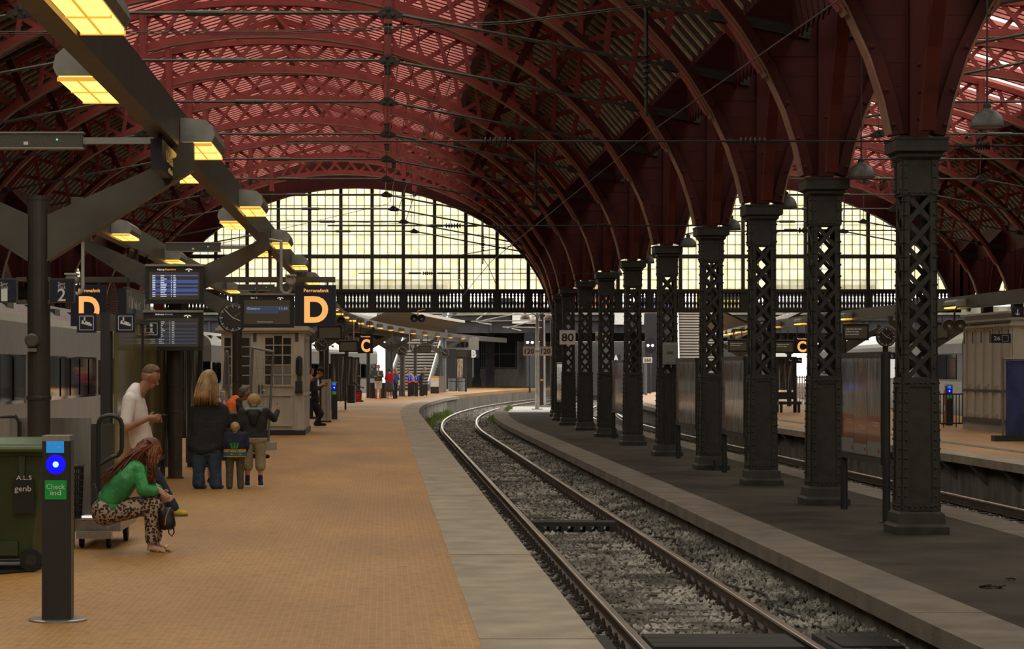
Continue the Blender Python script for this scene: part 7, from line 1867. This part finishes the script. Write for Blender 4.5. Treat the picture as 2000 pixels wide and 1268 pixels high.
# ------------------------------------------------------------------ overhead line inside the hall
def insul(mb, a, b, n=7, r=.045):
    a = Vector(a); b = Vector(b); pts = []; rs = []
    for i in range(n):
        for u, q in ((0,.35),(.25,1),(.4,1),(.65,.35)): pts.append(a.lerp(b,(i+u)/n)); rs.append(r*q)
    mb.tube(pts, rs, 8)
def span(d, py, px0, px1, ins, label):
    t = wthing('overhead_span', (PX((px0+px1)/2,d),d,PZ(py,d)), label, 'overhead wire', 'overhead span wires')
    MB().tube([P(px0,py,d), P(px1,py,d)], .013, 5).build('wire', m_wire, t)
    for k, (ia, ib) in enumerate(ins):
        m = MB(); insul(m, P(ia,py,d-.01), P(ib,py,d-.01), 6, .055); m.build('insulator', m_iron, t); MB().tube([P(ia-28,py,d-.01), P(ia-4,py,d-.01)], .03, 6).build('clamp', m_iron, t); MB().tube([P(ib+4,py,d-.01), P(ib+30,py,d-.01)], .026, 6).build('clamp', m_iron, t)
    return t
span(30.0, 276, 560, 1745, ((945,1003),(1445,1500)), 'overhead span wire with insulators at the nearest column')
span(48.8, 441, 640, 1372, ((870,902),(1168,1195)), 'overhead span wire with insulators at the fourth column')
span(64.0, 534, 700, 1225, ((826,850),), 'overhead span wire with an insulator at the sixth column')
span(30.0, 285, 1835, 2100, ((1905,1935),), 'overhead span wire right of the nearest column')
span(42.3, 450, 1500, 1900, ((1560,1600),), 'overhead span wire with an insulator in the right hall')
def hangstr(px, py0, py1, d, label):
    t = wthing('insulator_string', (PX(px,d),d,PZ(py1,d)), label, 'insulator', 'hanging insulator strings'); m = MB(); y0, y1 = py0+(py1-py0)*.42, py0+(py1-py0)*.72; insul(m, P(px,y0,d), P(px,y1,d), 6, .07); m.build('insulator', m_iron, t)
    MB().tube([P(px,py0,d), P(px,y0,d)], .035, 6).build('rod', m_iron, t); MB().tube([P(px,y1,d), P(px,py1,d)], .03, 6).build('rod', m_iron, t); MB().tube([P(px,py1-12,d), P(px+12,py1+6,d), P(px+28,py1+45,d)], .012, 5).build('stay', m_rod, t)
hangstr(1262, 18, 228, 36.5, 'nearest hanging insulator string over the track'); hangstr(1046, 292, 402, 60, 'second hanging insulator string over the track'); hangstr(943, 428, 516, 86, 'third hanging insulator string over the track'); hangstr(897, 500, 565, 100, 'small hanging insulator string before the gable')
def wire(pts, label, r=.012):
    o = MB().tube(pts, r, 5).build('overhead_wire', m_rod); tag(o, label, 'wire', 'overhead wires'); return o
wire([P(1640,-2,22.3), P(1270,258,40), P(960,510,75), P(885,600,108)], 'long contact wire running down the hall above the curving track', .010)
wire([P(-20,62,44), P(560,62,44), P(1000,42,42), P(1360,-3,40)], 'thin double cable crossing below the arches', .012)
wire([P(-20,66,44), P(560,66,44), P(1000,46,42), P(1360,1,40)], 'lower strand of the double cable below the arches', .010)
for k, (x0_, y0_, x1_, y1_, d0, d1) in enumerate(((790,0,752,370,60,110),(830,0,762,395,58,112),(880,90,775,420,62,112),(905,85,790,440,70,112))): wire([P(x0_,y0_,d0), P(x1_,y1_,d1)], f'slanting stay wire near the middle of the hall, {ORD[k]} from the left', .016)
wire([P(330,500,100), P(560,445,100), P(760,398,112)], 'thin wire across the left of the gable window', .012); wire([P(560,430,108), P(1000,443,108)], 'thin wire across the middle of the gable window', .012); wire([P(900,498,104), P(1062,470,104)], 'short bracket wire at the right of the gable window', .02)
# grass along the foot of the bend
m_gr = M('weed_green', (.16,.30,.05), .8, col2=(.34,.40,.12), scale=1.5); mb = MB(); rr = random.Random(9)
def tuft(x, y, z, n, h):
    for _ in range(n):
        a_ = rr.uniform(0,6.28); b_ = rr.uniform(.2,.8)*h; px_, py_ = x+rr.uniform(-.12,.12), y+rr.uniform(-.3,.3); w_ = rr.uniform(.012,.03)
        mb.add([(px_-w_,py_,z),(px_+w_,py_,z),(px_+math.cos(a_)*b_*.5, py_+math.sin(a_)*b_*.5, z+rr.uniform(.5,1)*h)], [(0,1,2)])
for k in range(60): y = rr.uniform(94,128); tuft(1.45+toff(y)+rr.uniform(0,.4), y, ZR-.2, 22, rr.uniform(.15,.5))
for k in range(12): y = rr.uniform(104,118); tuft(4.45+toff(y)+rr.uniform(-.1,.1), y, ZR-.2, 16, .3)
for k in range(10): y = rr.uniform(112,125); tuft(5.2+toff(y)+rr.uniform(-.1,.1), y, ZP, 10, .22)
g = mb.build('grass', m_gr, fix=False); tag(g, 'green weeds growing along the foot of the platform bend', 'grass', kind='stuff')
